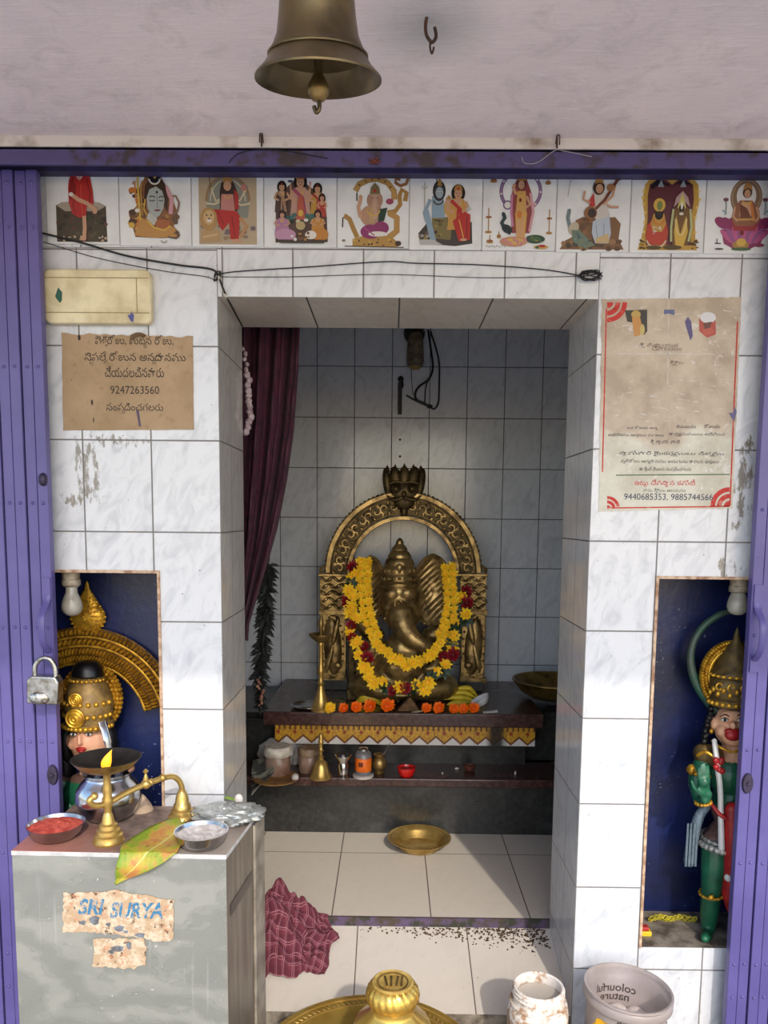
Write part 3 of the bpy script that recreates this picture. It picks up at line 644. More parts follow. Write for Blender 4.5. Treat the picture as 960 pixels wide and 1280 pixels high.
P8 = [('p', [(520, 494), (556, 440), (600, 420), (616, 320), (660, 300), (740, 310), (860, 300), (896, 340), (886, 430), (920, 494)], (132, 92, 58))] + specks(540, 440, 900, 490, 26, [(160, 116, 76), (98, 70, 46), (84, 66, 50)], 24) + specks(620, 310, 720, 400, 12, [(150, 100, 64), (110, 76, 50)], 20) + [
      ('l', [(574, 262), (566, 310), (580, 360), (610, 390)], 22, (110, 130, 136)), ('e', 604, 370, 30, 40, (190, 176, 150), 30), ('p', [(590, 380), (640, 380), (740, 470), (680, 490), (600, 450)], (104, 128, 110)), ('e', 574, 266, 10, 12, (110, 130, 140))] + specks(600, 390, 720, 480, 16, [(60, 90, 110), (150, 140, 90), (120, 150, 140)], 9) + [
      ('p', [(720, 330), (820, 280), (836, 400), (820, 460), (740, 460), (716, 400)], (178, 192, 208)), ('l', [(740, 350), (756, 450)], 6, (140, 156, 180)), ('l', [(790, 340), (790, 450)], 6, (140, 156, 180)), ('p', [(740, 430), (820, 400), (826, 456), (744, 460)], (206, 176, 120)), ('p', [(710, 190), (730, 120), (770, 120), (800, 190), (820, 300), (740, 320), (700, 260)], (206, 200, 190)), ('p', [(690, 210), (720, 160), (732, 240), (700, 250)], (206, 50, 50)), ('e', 750, 130, 36, 44, (60, 40, 34)), ('e', 754, 136, 22, 28, SKIN), ('p', [(726, 110), (736, 60), (752, 20), (768, 60), (778, 110), (752, 98)], (190, 130, 60)), ('e', 746, 134, 3, 2, BLK), ('e', 764, 134, 3, 2, BLK), ('e', 755, 150, 6, 2, RED),
      ('l', [(700, 220), (656, 200), (664, 150)], 14, SKIN), ('l', [(800, 230), (830, 244), (876, 244)], 13, SKIN), ('l', [(780, 230), (836, 180), (850, 120)], 13, SKIN), ('l', [(700, 290), (790, 200), (876, 64)], 18, (120, 60, 40)), ('e', 704, 280, 40, 40, (150, 96, 54)), ('e', 712, 280, 26, 28, (60, 44, 40)), ('e', 822, 130, 24, 22, (166, 110, 66)), ('e', 874, 72, 12, 20, (90, 56, 40), 30), ('l', [(560, 180), (580, 60)], 4, (170, 165, 160))]
P9 = [('p', [(128, 200), (140, 110), (180, 60), (250, 50), (310, 62), (370, 50), (440, 66), (480, 110), (490, 220), (470, 330), (480, 470), (490, 510), (110, 510), (130, 440), (150, 330)], (204, 156, 56)), ('p', [(160, 180), (170, 110), (220, 76), (280, 84), (312, 110), (350, 80), (400, 74), (446, 110), (456, 200), (444, 320), (450, 480), (160, 480), (166, 320)], (98, 40, 52)), ('p', [(174, 120), (220, 78), (300, 110), (290, 120), (240, 100), (190, 140)], BLK), ('p', [(326, 110), (380, 76), (450, 120), (420, 110), (370, 100)], BLK)] + [('p', [(x - 20, 124), (x, 80), (x + 20, 124)], (150, 160, 170)) for x in (242, 384)] + [('e', x, y, 9, 9, (232, 196, 96)) for x, y in ((134, 150), (128, 190), (136, 230), (148, 280), (146, 340), (146, 400), (136, 450), (482, 150), (492, 200), (478, 250), (470, 310), (474, 400), (484, 450), (180, 72), (240, 58), (312, 74), (380, 58), (440, 78))] + specks(120, 440, 155, 505, 10, [(150, 110, 40), (90, 66, 30), DBRN], 11) + specks(455, 440, 490, 505, 10, [(150, 110, 40), (90, 66, 30), DBRN], 11) + [
      ('p', [(164, 360), (190, 330), (280, 330), (300, 400), (290, 480), (170, 480), (156, 430)], (200, 60, 40)), ('l', arc(226, 430, 66, 200, 340), 10, CRM), ('p', [(186, 350), (200, 290), (270, 290), (284, 350), (260, 400), (200, 400)], (200, 150, 56)), ('e', 236, 296, 26, 30, BLK), ('e', 236, 236, 38, 42, YEL), ('e', 238, 240, 18, 28, (120, 140, 70)), ('e', 236, 288, 14, 16, (50, 40, 40))] + specks(200, 370, 250, 412, 10, [WHT, (200, 190, 190)], 7) + [('l', arc(236, 320, 34, 180, 360), 10, ORG),
      ('p', [(320, 300), (340, 250), (420, 250), (440, 310), (430, 480), (330, 490)], (120, 84, 40)), ('l', [(326, 260), (316, 370), (320, 460)], 14, (180, 190, 130)), ('l', [(434, 260), (446, 370), (432, 460)], 14, (180, 190, 130)), ('p', [(346, 300), (376, 420), (410, 300), (424, 400), (400, 490), (350, 490), (336, 400)], YEL), ('l', arc(378, 320, 34, 180, 360, ry=100), 12, (224, 196, 110)), ('p', [(326, 250), (340, 190), (380, 150), (416, 190), (432, 250), (400, 220), (356, 220)], (186, 150, 150)), ('p', [(350, 250), (380, 160), (406, 250), (380, 280)], (210, 196, 90)), ('e', 378, 254, 18, 22, (30, 26, 30)), ('p', [(370, 238), (378, 210), (388, 238), (382, 262), (374, 262)], WHT), ('e', 378, 290, 14, 8, WHT), ('e', 330, 496, 60, 14, (90, 70, 40)), ('e', 210, 498, 50, 12, (90, 70, 40))]
P10 = [('p', arc(792, 180, 104, -60, 240, 26, ry=120), (140, 108, 82)), ('l', arc(792, 180, 92, -50, 230, 26, ry=106), 10, (168, 136, 104)), ('e', 792, 170, 64, 78, (224, 222, 222)), ('l', [(660, 290), (664, 240), (660, 200)], 12, (150, 168, 164)), ('e', 660, 194, 18, 12, (120, 70, 90)), ('l', [(918, 290), (920, 240), (916, 200)], 12, (150, 168, 164)), ('e', 916, 194, 18, 12, (120, 70, 90)), ('l', [(640, 260), (670, 280)], 10, LBLU), ('l', [(944, 260), (910, 280)], 10, LBLU)] + [('e', 640 + i * 38, 372 + abs(i - 4) * -8, 30, 52, (150, 44, 100), (i - 4) * 14) for i in range(9)] + [('p', [(640, 380), (940, 380), (900, 470), (840, 500), (720, 500), (660, 470)], (150, 44, 100))] + [('e', 680 + i * 28, 410 + (abs(i - 4) * 4), 18, 62, (196 - (i % 2) * 40, 80, 140), (i - 4) * 12) for i in range(9)] + [('p', [(700, 330), (880, 330), (860, 390), (720, 390)], (170, 44, 50)), ('e', 770, 478, 56, 26, GOLD), ('e', 774, 462, 32, 26, YEL), ('e', 774, 505, 66, 10, GRN), ('e', 774, 402, 14, 16, DRED)] + [
      ('p', [(710, 260), (750, 200), (830, 200), (880, 260), (890, 330), (840, 360), (730, 360), (700, 320)], (150, 90, 60)), ('p', [(760, 210), (820, 210), (830, 300), (750, 300)], SKIN), ('p', [(750, 220), (800, 250), (840, 330), (760, 320)], (120, 60, 40)), ('l', [(820, 210), (850, 330)], 16, ORG), ('l', [(720, 240), (712, 300), (740, 330)], 14, SKIN), ('l', [(860, 240), (880, 300), (860, 330)], 14, SKIN), ('e', 796, 150, 30, 36, (60, 40, 36)), ('e', 796, 158, 20, 26, SKIN), ('p', [(766, 138), (774, 104), (796, 84), (820, 104), (828, 138), (796, 122)], (190, 130, 60)), ('e', 787, 156, 3, 2, BLK), ('e', 806, 156, 3, 2, BLK), ('e', 796, 172, 6, 2, RED), ('l', arc(796, 200, 26, 190, 350), 7, YEL), ('l', [(740, 320), (850, 318)], 14, (206, 150, 70)), ('l', [(600, 470), (640, 470)], 6, BLK), ('l', [(614, 440), (614, 470)], 5, BLK), ('e', 630, 505, 30, 6, (80, 70, 80)), ('e', 890, 480, 34, 12, (150, 60, 90))]
prints = [(P1, 8, 480, 460, 59, 150, 'white picture tile with a bearded figure in a red robe seated on a rock', 306),
          (P2, 468, 485, 465, 150, 240, 'white picture tile with a grey-faced head wearing a crescent moon', 308),
          (P3, 25, 475, 455, 240, 330, 'white picture tile with a red-skirted goddess seated beside a lion', 309),
          (P4, 483, 485, 460, 330, 421, 'white picture tile with a group of six robed figures close together', 310),
          (P5, 30, 487, 458, 421, 511, 'white picture tile with an elephant-headed figure on a golden swan seat', 311),
          (P6, 490, 500, 455, 511, 602, 'white picture tile with a blue-skinned god, a goddess and a child seated together', 313),
          (P7, 35, 505, 460, 602, 694, 'white picture tile with a standing figure in a purple ring beside a peacock', 314),
          (P8, 495, 512, 458, 694, 786, 'white picture tile with a goddess playing a long-necked lute on a rock', 316),
          (P9, 55, 530, 478, 786, 879, 'white picture tile with two dark-faced idols under a golden double arch', 317),
          (P10, 530, 535, 470, 879, 961, 'white picture tile with a goddess seated on a large pink lotus', 318)]
m_ptile = M('glazed_white_tile', (222, 224, 224), 0.15, c2=(206, 208, 210), scale=12)
for pr, x0, yb, W, pa, pb, lab, py in prints:
    A = at(pa, py, -0.004); B = at(pb, py, -0.004); w = 0.1507
    if pb == 961: B = A + Vector((w, 0, 0))
    w = B.x - A.x; zb = A.z + 0.001
    t = thing('picture_tile', lab, 'tile', ((A.x + B.x) / 2, 0, zb), 'deity picture tiles above the doorway')
    MB().box((A.x + 0.0009, -0.004, zb + 0.0009), (B.x - 0.0009, 0.0, zb + 0.150)).build('glazed_tile', m_ptile, t, bevel=0.0008, bseg=1)
    s = w / W
    items = []
    for it in pr:                                     # pixel offsets from the tile's lower left corner
        f = lambda p: (p[0] - x0, p[1] - yb)
        if it[0] == 'e': items.append((it[0], it[1] - x0, it[2] - yb, *it[3:]))
        else: items.append((it[0], [f(p) for p in it[1]], *it[2:]))
    mb, mats = print_mesh(items, (A.x, zb, -0.0041), s)
    mb.build('printed_picture', mats, t)

# ------------------------------------------------------------------ boards, notices and wires on the wall
def panel(name, label, cat, quad, d, m, bev=0.004, grp=None):
    pass
c0 = at(56, 404, -0.02); c1 = at(188, 337, -0.02)
t = thing('switchboard_cover', 'cream plastic switchboard cover at the top left of the wall above the brown notice', 'switchboard', ((c0.x + c1.x) / 2, 0, c0.z))
b = MB()
def rrect(x0, z0, x1, z1, r, n=5):
    P = []
    for cx, cz, a0 in ((x1 - r, z1 - r, 0), (x0 + r, z1 - r, 90), (x0 + r, z0 + r, 180), (x1 - r, z0 + r, 270)):
        for i in range(n + 1):
            a = math.radians(a0 + 90 * i / n); P.append((cx + r * math.cos(a), cz + r * math.sin(a)))
    return P
m_cream = M('cream_plastic', (226, 214, 176), 0.4, c2=(196, 180, 140), scale=18, bump=0.05)
b.prism(rrect(c0.x, c0.z, c1.x, c1.z, 0.014), lambda x, z, y: Vector((x, y, z)), -0.022, 0.0)
b.build('box', m_cream, t, bevel=0.004, bseg=3)
b = MB(); zz0, zz1 = c0.z + 0.022, c1.z - 0.018
for zz in (zz0, zz1): b.box((c0.x + 0.003, -0.0235, zz - 0.0006), (c1.x - 0.004, -0.0215, zz + 0.0006))
b.box((c1.x - 0.03, -0.0235, zz0), (c1.x - 0.029, -0.0215, zz1))
b.build('seam', M('cream_seam', (150, 134, 96), 0.6), t)
b = MB(); q = at(73, 369, -0.0225)
b.prism([(0, .016), (.008, .006), (.007, -.010), (.003, -.016), (-.004, -.008), (-.007, -.002), (-.004, .006)], lambda x, z, y: Vector((q.x + x, y, q.z + z)), -0.0226, -0.0222)
b.build('paint_spot', M('green_paint_spot', (24, 84, 66), 0.5), t)
b = MB(); q = at(164, 396, -0.0225)
b.prism([(0, .012), (.006, .003), (.004, -.012), (-.002, -.008), (-.008, .004), (-.002, .004)], lambda x, z, y: Vector((q.x + x, y, q.z + z)), -0.0226, -0.0222)
b.build('paint_spot', M('purple_paint_spot', (78, 78, 140), 0.5), t)

def sheet_quad(px, Y, thick, jag=0.0, n=24, seed=1):
    """sheet of paper whose corners come from the photograph, with slightly torn edges"""
    r = random.Random(seed); c = [at(x, y, Y) for x, y in px]; P = []
    for i in range(4):
        a, bb = c[i], c[(i + 1) % 4]; m = n
        for k in range(m):
            p = a.lerp(bb, k / m); nrm = Vector((bb.z - a.z, 0, a.x - bb.x)).normalized()
            j = jag[i] if isinstance(jag, tuple) else jag
            p = p + nrm * (r.uniform(-1, 0.3) * j if k else 0); P.append((p.x, p.z))
    return P, c
P, c = sheet_quad([(79, 538), (242, 537), (241, 420), (77, 416)], -0.002, 0, (0.0006, 0.0006, 0.004, 0.001), seed=4)
t = thing('paper_notice', 'brown card notice with black handwritten-style lettering on the left pillar', 'notice', ((c[0].x + c[1].x) / 2, 0, c[0].z))
b = MB().prism(P[::-1], lambda x, z, y: Vector((x, y, z)), -0.003, -0.0004)
def cardm():
    t = NT('brown_card'); p = t.pos()
    col = t.mix(t.ramp(t.noise(p, 9, 5), step(0.4, 0.65)), lin((172, 146, 114)), lin((156, 130, 98)))
    col = t.mix(t.math('MULTIPLY', t.ramp(t.noise(p, 60, 5, 0.7), step(0.55, 0.7)), 0.5), col, lin((128, 100, 70)))
    t.l(col, t.b.inputs['Base Color']); t.b.inputs['Roughness'].default_value = 0.8; return t.m
b.build('card', cardm(), t)
m_ink = M('black_ink', (38, 32, 28), 0.7)
def lettering(lines, Y, parent, name='lettering', mat=None):
    b = MB()
    for body, x0, x1, yb, hh in lines:
        a, bb = at(x0, yb, Y), at(x1, yb + (x1 - x0) * 0.008, Y)
        vs, fs = telugu(body, 0.03, (bb - a).length)
        ang = math.atan2(bb.z - a.z, bb.x - a.x); mid = (a + bb) / 2
        ys = [v.y for v in vs]
        sy = hh * mpp(Y) / (max(ys) - min(ys)) if hh else 1.0
        b.add([(mid.x + v.x * math.cos(ang) - v.y * sy * math.sin(ang), Y, mid.z + v.x * math.sin(ang) + v.y * sy * math.cos(ang)) for v in vs], fs, 0, False)
    return b.build(name, mat or m_ink, parent)
lettering([('పెళ్ళిరోజు, పుట్టిన రోజు,', 119, 217, 430, 15), ('స్పెషల్తే రోజున అన్నదానము', 106, 232, 450.5, 15), ('చేయదలచినవారు', 131, 205, 471, 13), ('9247263560', 138, 199, 492, 9.5), ('సంప్రదించగలరు', 133, 204, 513, 13)], -0.0033, t)
b = MB(); q = at(172, 523, -0.0034)
b.prism([(-.003, .018), (.003, .016), (.007, -.016), (.003, -.018)], lambda x, z, y: Vector((q.x + x, y, q.z + z)), -0.0035, -0.0032)
b.build('ink_mark', M('ink_mark', (84, 70, 96), 0.7), t)
for mx, my, mr in ((115, 503, .0022), (117, 525, .0012), (99, 422, .003)):
    q = at(mx, my, -0.0034); MB().ell((q.x, -0.0033, q.z), (mr, 0.0004, 0.006)).build('ink_mark', M('black_mark', (44, 36, 34), 0.7), t)
b = MB(); q = at(170, 419, -0.0034)
b.surf(lambda u, v: (q.x - .012 + .034 * u, -0.0036 - 0.006 * v * v, q.z + .006 * math.sin(u * 3) - .014 * v * (1 - u * .6)), 8, 4, 0.0006)
b.build('torn_flap', M('torn_card', (112, 88, 62), 0.8), t)

# weathered poster on the right pillar
P, c = sheet_quad([(748, 640), (916, 636), (927, 371), (752, 374)], -0.0015, 0, (0.002, 0.0012, 0.002, 0.0022), 40, 9)
t = thing('weathered_poster', 'large weathered poster with a red border and corner ornaments on the right pillar', 'poster', ((c[0].x + c[1].x) / 2, 0, c[0].z))
def posterm():
    t = NT('weathered_paper'); p = t.pos()
    sp = t.n('ShaderNodeSeparateXYZ'); t.l(p, sp.inputs[0])
    n1 = t.noise(p, 12, 6, 0.65); n2 = t.noise(p, 4.5, 3)
    base = t.mix(t.ramp(n1, step(0.4, 0.62)), lin((198, 183, 163)), lin((172, 156, 137)))
    pale = t.mix(t.ramp(n1, step(0.4, 0.65)), lin((212, 208, 192)), lin((190, 183, 164)))
    low = t.math('ADD', t.math('MULTIPLY_ADD', sp.outputs[2], -3.0, 1.02), t.math('MULTIPLY', t.math('SUBTRACT', n2, 0.5), 2.2))
    col = t.mix(t.ramp(low, step(0.45, 0.62)), base, pale)
    scr = t.ramp(t.math('ADD', t.noise(p, 38, 6, 0.72), t.math('MULTIPLY', t.math('SUBTRACT', n2, 0.5), 0.35)), step(0.60, 0.66))
    col = t.mix(t.math('MULTIPLY', scr, 0.6), col, lin((222, 218, 212)))
    # brown glue stain at the lower left
    ds = t.n('ShaderNodeVectorMath', operation='DISTANCE'); t.l(p, ds.inputs[0]); ds.inputs[1].default_value = (-0.115, 0, 0.04)
    st = t.ramp(t.math('ADD', ds.outputs['Value'], t.math('MULTIPLY', n1, 0.05)), ((0.06, (1, 1, 1, 1)), (0.10, (0, 0, 0, 1))))
    col = t.mix(t.math('MULTIPLY', st, 0.7), col, lin((166, 134, 92)))
    t.l(col, t.b.inputs['Base Color']); t.b.inputs['Roughness'].default_value = 0.75
    t.bump(n1, 0.15, 0.001); return t.m
MB().prism(P[::-1], lambda x, z, y: Vector((x, y, z)), -0.0016, -0.0002).build('paper', posterm(), t)
YP = -0.0018
m_pred = M('poster_red', (190, 52, 46), 0.7, c2=(196, 130, 110), scale=70, lo=0.55, hi=0.7)
def flat_poly(b, pts, Y=YP, mi=0): b.add([at(x, y, Y) for x, y in pts], [tuple(range(len(pts)))], mi, False)
def stroke(b, pts, w, Y=YP, mi=0):
    V = [Vector((x, y, 0)) for x, y in pts]
    for p, q in zip(V, V[1:]):
        d = (q - p).normalized(); n = Vector((-d.y, d.x, 0)) * w / 2
        flat_poly(b, [(a.x, a.y) for a in (p - n, q - n, q + n, p + n)], Y, mi)
b = MB()
stroke(b, [(758, 386), (756, 470), (753, 590)], 1.6); stroke(b, [(922, 402), (919, 470), (912.5, 632)], 1.8); stroke(b, [(764, 635), (912, 633)], 1.6)
b.build('red_border', m_pred, t)
for cx, cy, a0, a1, R0 in ((759, 378, 270, 360, 25), (912, 633, 90, 180, 24), (759, 636, 12, 90, 16)):
    b = MB()
    for r0, r1 in ((0.0, .3), (.42, .66), (.76, 1.0)):
        pts = [(cx + R0 * r1 * math.cos(math.radians(lerp(a0, a1, i / 12))), cy - R0 * r1 * math.sin(math.radians(lerp(a0, a1, i / 12)))) for i in range(13)]
        pin = [(cx + R0 * r0 * math.cos(math.radians(lerp(a0, a1, i / 12))), cy - R0 * r0 * math.sin(math.radians(lerp(a0, a1, i / 12)))) for i in range(12, -1, -1)]
        for i in range(12): flat_poly(b, [pts[i], pts[i + 1], pin[11 - i], pin[12 - i]])
    b.build('corner_ornament', m_pred, t)
def small_print(lst, name):
    mb = MB(); mats = []; y = YP
    for poly, col in lst:
        y -= 0.00005; m = pcol(col)
        if m not in mats: mats.append(m)
        mb.add([at(px, py, y) for px, py in poly], [tuple(range(len(poly)))], mats.index(m), False)
    mb.build(name, mats, t)
def el(cx, cy, rx, ry): return [(cx + rx * math.cos(2 * PI * i / 14), cy + ry * math.sin(2 * PI * i / 14)) for i in range(14)]
m_torn = M('torn_white_paper', (206, 200, 192), .8, c2=(190, 180, 166), scale=60)
for pts_, w_ in (([(758, 442), (893, 442.5)], 1.1), ([(836, 373), (834.5, 480)], 1.0), ([(745, 562), (800, 562.5)], 1.0), ([(850, 563), (914, 563)], 0.9)):
    b = MB(); stroke(b, pts_, w_); b.build('paper_crease', m_torn, t)
b = MB()
r = random.Random(31)
for _ in range(60):
    x, y = r.uniform(764, 905), r.choice([r.uniform(380, 440), r.uniform(470, 530)]); L = r.uniform(2, 11); stroke(b, [(x, y), (x + L, y + r.uniform(-2, 2))], r.uniform(.5, 1.6))
o = b.build('scratches', m_torn, t); o['kind'] = 'stuff'
small_print([([(781, 388), (809, 387), (809, 414), (805, 419), (796, 404), (784, 402)], (40, 36, 30)), (el(795, 393, 6, 5), (200, 160, 60)), ([(790, 396), (800, 396), (803, 410), (800, 419), (793, 421), (791, 408)], (212, 140, 50)), (el(803, 412, 3, 7), (206, 180, 90))], 'deity_picture')
small_print([([(874, 398), (894, 396), (895, 418), (884, 422), (874, 414)], (196, 60, 44)), (el(885, 397, 10, 7), (220, 220, 222)), ([(879, 404), (890, 402), (887, 411), (881, 412)], (110, 50, 36)), ([(878, 412), (890, 409), (893, 416), (880, 420)], (206, 76, 50))], 'torn_picture')
for z_ in [([(830, 387), (843, 387), (843, 394), (836, 392), (830, 393)], (86, 96, 150)), ([(860, 396), (864, 402), (866, 420), (863, 426), (858, 410), (856, 402)], (76, 66, 130)), ([(918, 508), (921, 514), (918, 527), (914, 522), (911, 516), (916, 516)], (76, 66, 130))]: small_print([z_], 'paint_mark')
b = MB()
for (x, y, n, L) in ((800, 437, 5, 60), (816, 437, 4, 54), (836, 451, 4, 24)): pass
lettering([('శ్రీ వినాయక', 799, 848, 433, 6), ('దేవాలయం', 815, 852, 438, 6), ('శ్రీశైల', 837, 854, 455, 6)], YP - 0.0003, t, 'faded_lettering', M('faded_ink', (120, 104, 92), 0.8))
lettering([('ఒక రోజుకు అన్న', 784, 822, 536, 5), ('చేయదలచిన', 845, 870, 535, 4), ('రోజుకు', 880, 900, 535, 5), ('అభిషేకము అర్చనలు పూజలు', 760, 830, 545, 5), ('కార్యక్రమములు జరిపించ', 836, 906, 544, 5), ('శ్రీ స్వామి వారి', 813, 850, 554, 6), ('స్వామివారి కైంకర్యములు నిత్యము', 774, 905, 568, 6), ('ప్రతిరోజు అన్నదానము జరుగును కావున భక్తులు', 776, 899, 578, 6), ('ఈ క్రింది నెంబరు సంప్రదించగలరు', 799, 864, 588, 6)], YP - 0.0003, t, 'lettering', M('poster_ink', (74, 70, 76), 0.8))
lettering([('ఇట్లు దేవస్థాన కమిటీ', 793, 869, 606, 10)], YP - 0.0003, t, 'red_lettering', M('poster_red_ink', (198, 74, 80), 0.8))
lettering([('వారు, శ్రీశైలం, ఆలయము', 804, 857, 614.5, 6)], YP - 0.0003, t, 'green_lettering', M('poster_green_ink', (90, 110, 84), 0.8))
lettering([('9440685353, 9885744566', 780, 891, 624.5, 9)], YP - 0.0003, t, 'phone_lettering', M('poster_blue_ink', (66, 70, 92), 0.8))
b = MB(); stroke(b, [(770, 594), (912, 593)], 1.3); b.build('green_rule', M('poster_green', (84, 110, 80), 0.8), t)

# wires
def wire(name, label, cat, px, Y, r, m=None, n=8, parent=None):
    pts = [at(x, y, YY) for (x, y, YY) in [(q + (Y,))[:3] if len(q) == 2 else q for q in px]]
    b = MB().tube(cat_(pts, n), r, 6)
    o = b.build(name, m or m_rub, parent)
    if parent is None: tag(o, label, cat)
    return o
wire('black_cable', 'thick black cable sagging from the left gate to the corner of the doorway', 'cable', [(52, 291, -0.012), (104, 304, -0.007), (160, 320, -0.007), (222, 331, -0.005), (262, 336, -0.004), (272, 344, -0.006), (281, 366, -0.007), (292, 388, 0.1), (303, 408, 0.2)], -0.01, 0.0021)
wire('thin_wire', 'thin wire running beside the thick black cable on the left of the wall', 'cable', [(54, 302, -0.004), (120, 322, -0.003), (200, 338, -0.003), (258, 346, -0.003), (268, 352, -0.003)], -0.006, 0.0008)
t = thing('lintel_wire', 'black wire strung across the top of the doorway ending in a coiled tangle', 'cable', at(510, 340, 0))
wire('strand', '', '', [(270, 343), (300, 339), (380, 334), (480, 327), (520, 329), (600, 331), (680, 337), (728, 345)], -0.004, 0.0012, parent=t)
wire('strand', '', '', [(272, 346), (360, 346), (480, 343), (600, 347), (690, 346), (728, 345)], -0.003, 0.0007, parent=t)
q = at(738, 345, -0.008); r = random.Random(5); pts = []
for i in range(46):
    a = i * 0.95; rr = 0.011 + 0.009 * r.random()
    pts.append((q.x + rr * 1.25 * math.cos(a), q.y - 0.006 * r.random(), q.z + rr * 0.6 * math.sin(a) * (0.7 + 0.5 * r.random())))
b = MB().tube(cat_(pts, 4), 0.0011, 6)
b.tube([at(722, 347, -0.006), at(753, 341, -0.010)], 0.0011, 6); b.tube([at(728, 341, -0.006), at(752, 349, -0.010)], 0.0011, 6)
b.build('coil', m_rub, t)
q = at(272, 345, -0.006); pts = [(q.x + 0.007 * math.cos(i) , q.y - 0.002 * (i % 2), q.z + 0.01 * math.sin(i * 1.3)) for i in range(12)]
MB().tube(cat_(pts, 4), 0.0013, 6).build('knot', m_rub, t)
wire('pale_string', 'short pale cord knotted at the upper left corner of the doorway', 'cord', [(273, 345, -0.01), (277, 358, -0.008), (283, 372, -0.003)], -0.01, 0.0022, M('pale_cord', (196, 188, 172), 0.8))

# ------------------------------------------------------------------ bell and hooks under the ceiling
YB = -0.90
q = at(398, 101, YB); k = mpp(YB) / 1.0
R0 = 79 * (Vector(q) - Vector((0, -CD, 0))).dot(FV) / CF
t = thing('temple_bell', 'large aged bronze bell hanging from the ceiling above the doorway', 'bell', (q.x, q.y, q.z))
TB_ = rotx(math.radians(12)); top = q + TB_ @ Vector((0, 0, 1.9 * R0))
prof = [(0.955, 0.015), (1.0, 0.0), (1.0, 0.03), (0.94, 0.09), (0.86, 0.17), (0.79, 0.27), (0.74, 0.36), (0.735, 0.40), (0.70, 0.46), (0.64, 0.6), (0.60, 0.85), (0.575, 1.1), (0.55, 1.35), (0.51, 1.5), (0.44, 1.62), (0.26, 1.70), (0.12, 1.74), (0.11, 1.86), (0.0, 1.9)]
inn = [(0.0, 1.55), (0.34, 1.5), (0.46, 1.38), (0.52, 0.9), (0.57, 0.55), (0.65, 0.34), (0.74, 0.22), (0.85, 0.10), (0.955, 0.015)]
MB().lathe([(r * R0, z * R0) for r, z in inn[:-1]] + [(r * R0, z * R0) for r, z in prof], q, 64, mat=TB_).build('body', m_bell, t)
b = MB()
for z in (0.33,): b.lathe([(interp([(0, .99), (.1, .93), (.27, .79), (.4, .735), (.5, .685)], z) * R0 + d, z * R0 + e) for d, e in ((-.001, -.0022), (.0016, -.0008), (.0016, .0008), (-.001, .0022))], q, 64, mat=TB_)
b.build('raised_band', m_bell, t)
b = MB().tube([q + TB_ @ Vector((0, 0, 1.52 * R0)), (q.x, q.y, q.z + 0.2 * R0), (q.x - .0005, q.y, q.z - 0.28 * R0)], 0.0042, 10)
b.tube(cat_([(q.x, q.y, q.z - 0.20 * R0), (q.x + 0.001, q.y, q.z - 0.40 * R0), (q.x - .002, q.y, q.z - 0.47 * R0), (q.x - .0045, q.y, q.z - 0.38 * R0)], 5), 0.0022, 8)
b.build('clapper_rod', m_bell, t)
MB().lathe([(0, -0.011), (0.007, -0.009), (0.0108, -0.003), (0.0108, 0.003), (0.008, 0.008), (0.005, 0.014), (0.0, 0.018)], (q.x, q.y, q.z - 0.13 * R0), 20).build('clapper', m_brassd, t)
b = MB()
pts = [(top.x + 0.011 * math.cos(a), top.y, top.z + .08 * R0 + 0.013 * math.sin(a)) for a in [2 * PI * i / 16 for i in range(16)]]
b.tube(pts, 0.003, 8, closed=True)
b.tube([(top.x, top.y, top.z + .15 * R0), (top.x, top.y, 0.752)], 0.003, 8)
b.build('hanger', m_bell, t)
m_hook = M('rusty_iron', (70, 60, 54), 0.6, 0.6, c2=(104, 72, 54), scale=60)
q = atz(537, 22, 0.75)
b = MB().tube(cat_([(q.x - .004, q.y, 0.752), (q.x - .006, q.y, .738), (q.x - .004, q.y - .004, .722), (q.x + .004, q.y - .006, .712), (q.x + .010, q.y - .002, .722), (q.x + .008, q.y, .736)], 5), 0.0026, 8)
b.tube(cat_([(q.x + .002, q.y - .004, .716), (q.x + .001, q.y - .008, .704), (q.x + .004, q.y - .006, .696), (q.x + .007, q.y - .004, .706)], 5), 0.0016, 8)
tag(b.build('ceiling_hook', m_hook, loc=(q.x, q.y, 0.75)), 'iron hook in the damp patch of the ceiling to the right of the bell', 'hook')
for x, lab in ((327, 'small wire hook standing on the purple beam below the bell'), (696, 'small bent nail on the purple beam at the right of the ceiling hook')):
    q = at(x, 186, -0.099)
    b = MB().tube(cat_([(q.x, q.y, .729), (q.x, q.y, .742), (q.x - .0005, q.y - .001, .7515)], 4), 0.0018, 8)
    b.tube(cat_([(q.x - .003, q.y - .004, .734), (q.x - .002, q.y - .008, .748), (q.x + .003, q.y - .008, .748), (q.x + .004, q.y - .004, .733)], 5), 0.0013, 8)
    tag(b.build('beam_hook', m_hook), lab, 'hook')
wire('loose_wire', 'thin dark wire draped along the purple beam left of centre', 'wire', [(286, 203, -0.094), (298, 192, -0.095), (325, 187, -0.094), (360, 189, -0.095), (410, 198, -0.094)], -0.09, 0.0009)
wire('loose_wire', 'thin pale wire loop on the purple beam near the right nail', 'wire', [(652, 196, -0.094), (656, 204, -0.095), (672, 203, -0.095), (694, 188, -0.094), (706, 189, -0.094), (740, 196, -0.094)], -0.09, 0.0009, M('grey_wire', (150, 146, 150), 0.6))
q = at(468, 202, -0.094)
b = MB()
for a in range(7): b.tube([(q.x, q.y, q.z), (q.x + .012 * math.cos(a * .9), q.y - .004, q.z + .008 * math.sin(a * .9))], 0.0016, 5)
b.ell(q, (0.005, 0.002, 0.004))
tag(b.build('rust_knot', M('rusty_thread', (110, 56, 40), 0.8)), 'small rusty knot of thread tied on the purple beam right below the bell', 'knot')

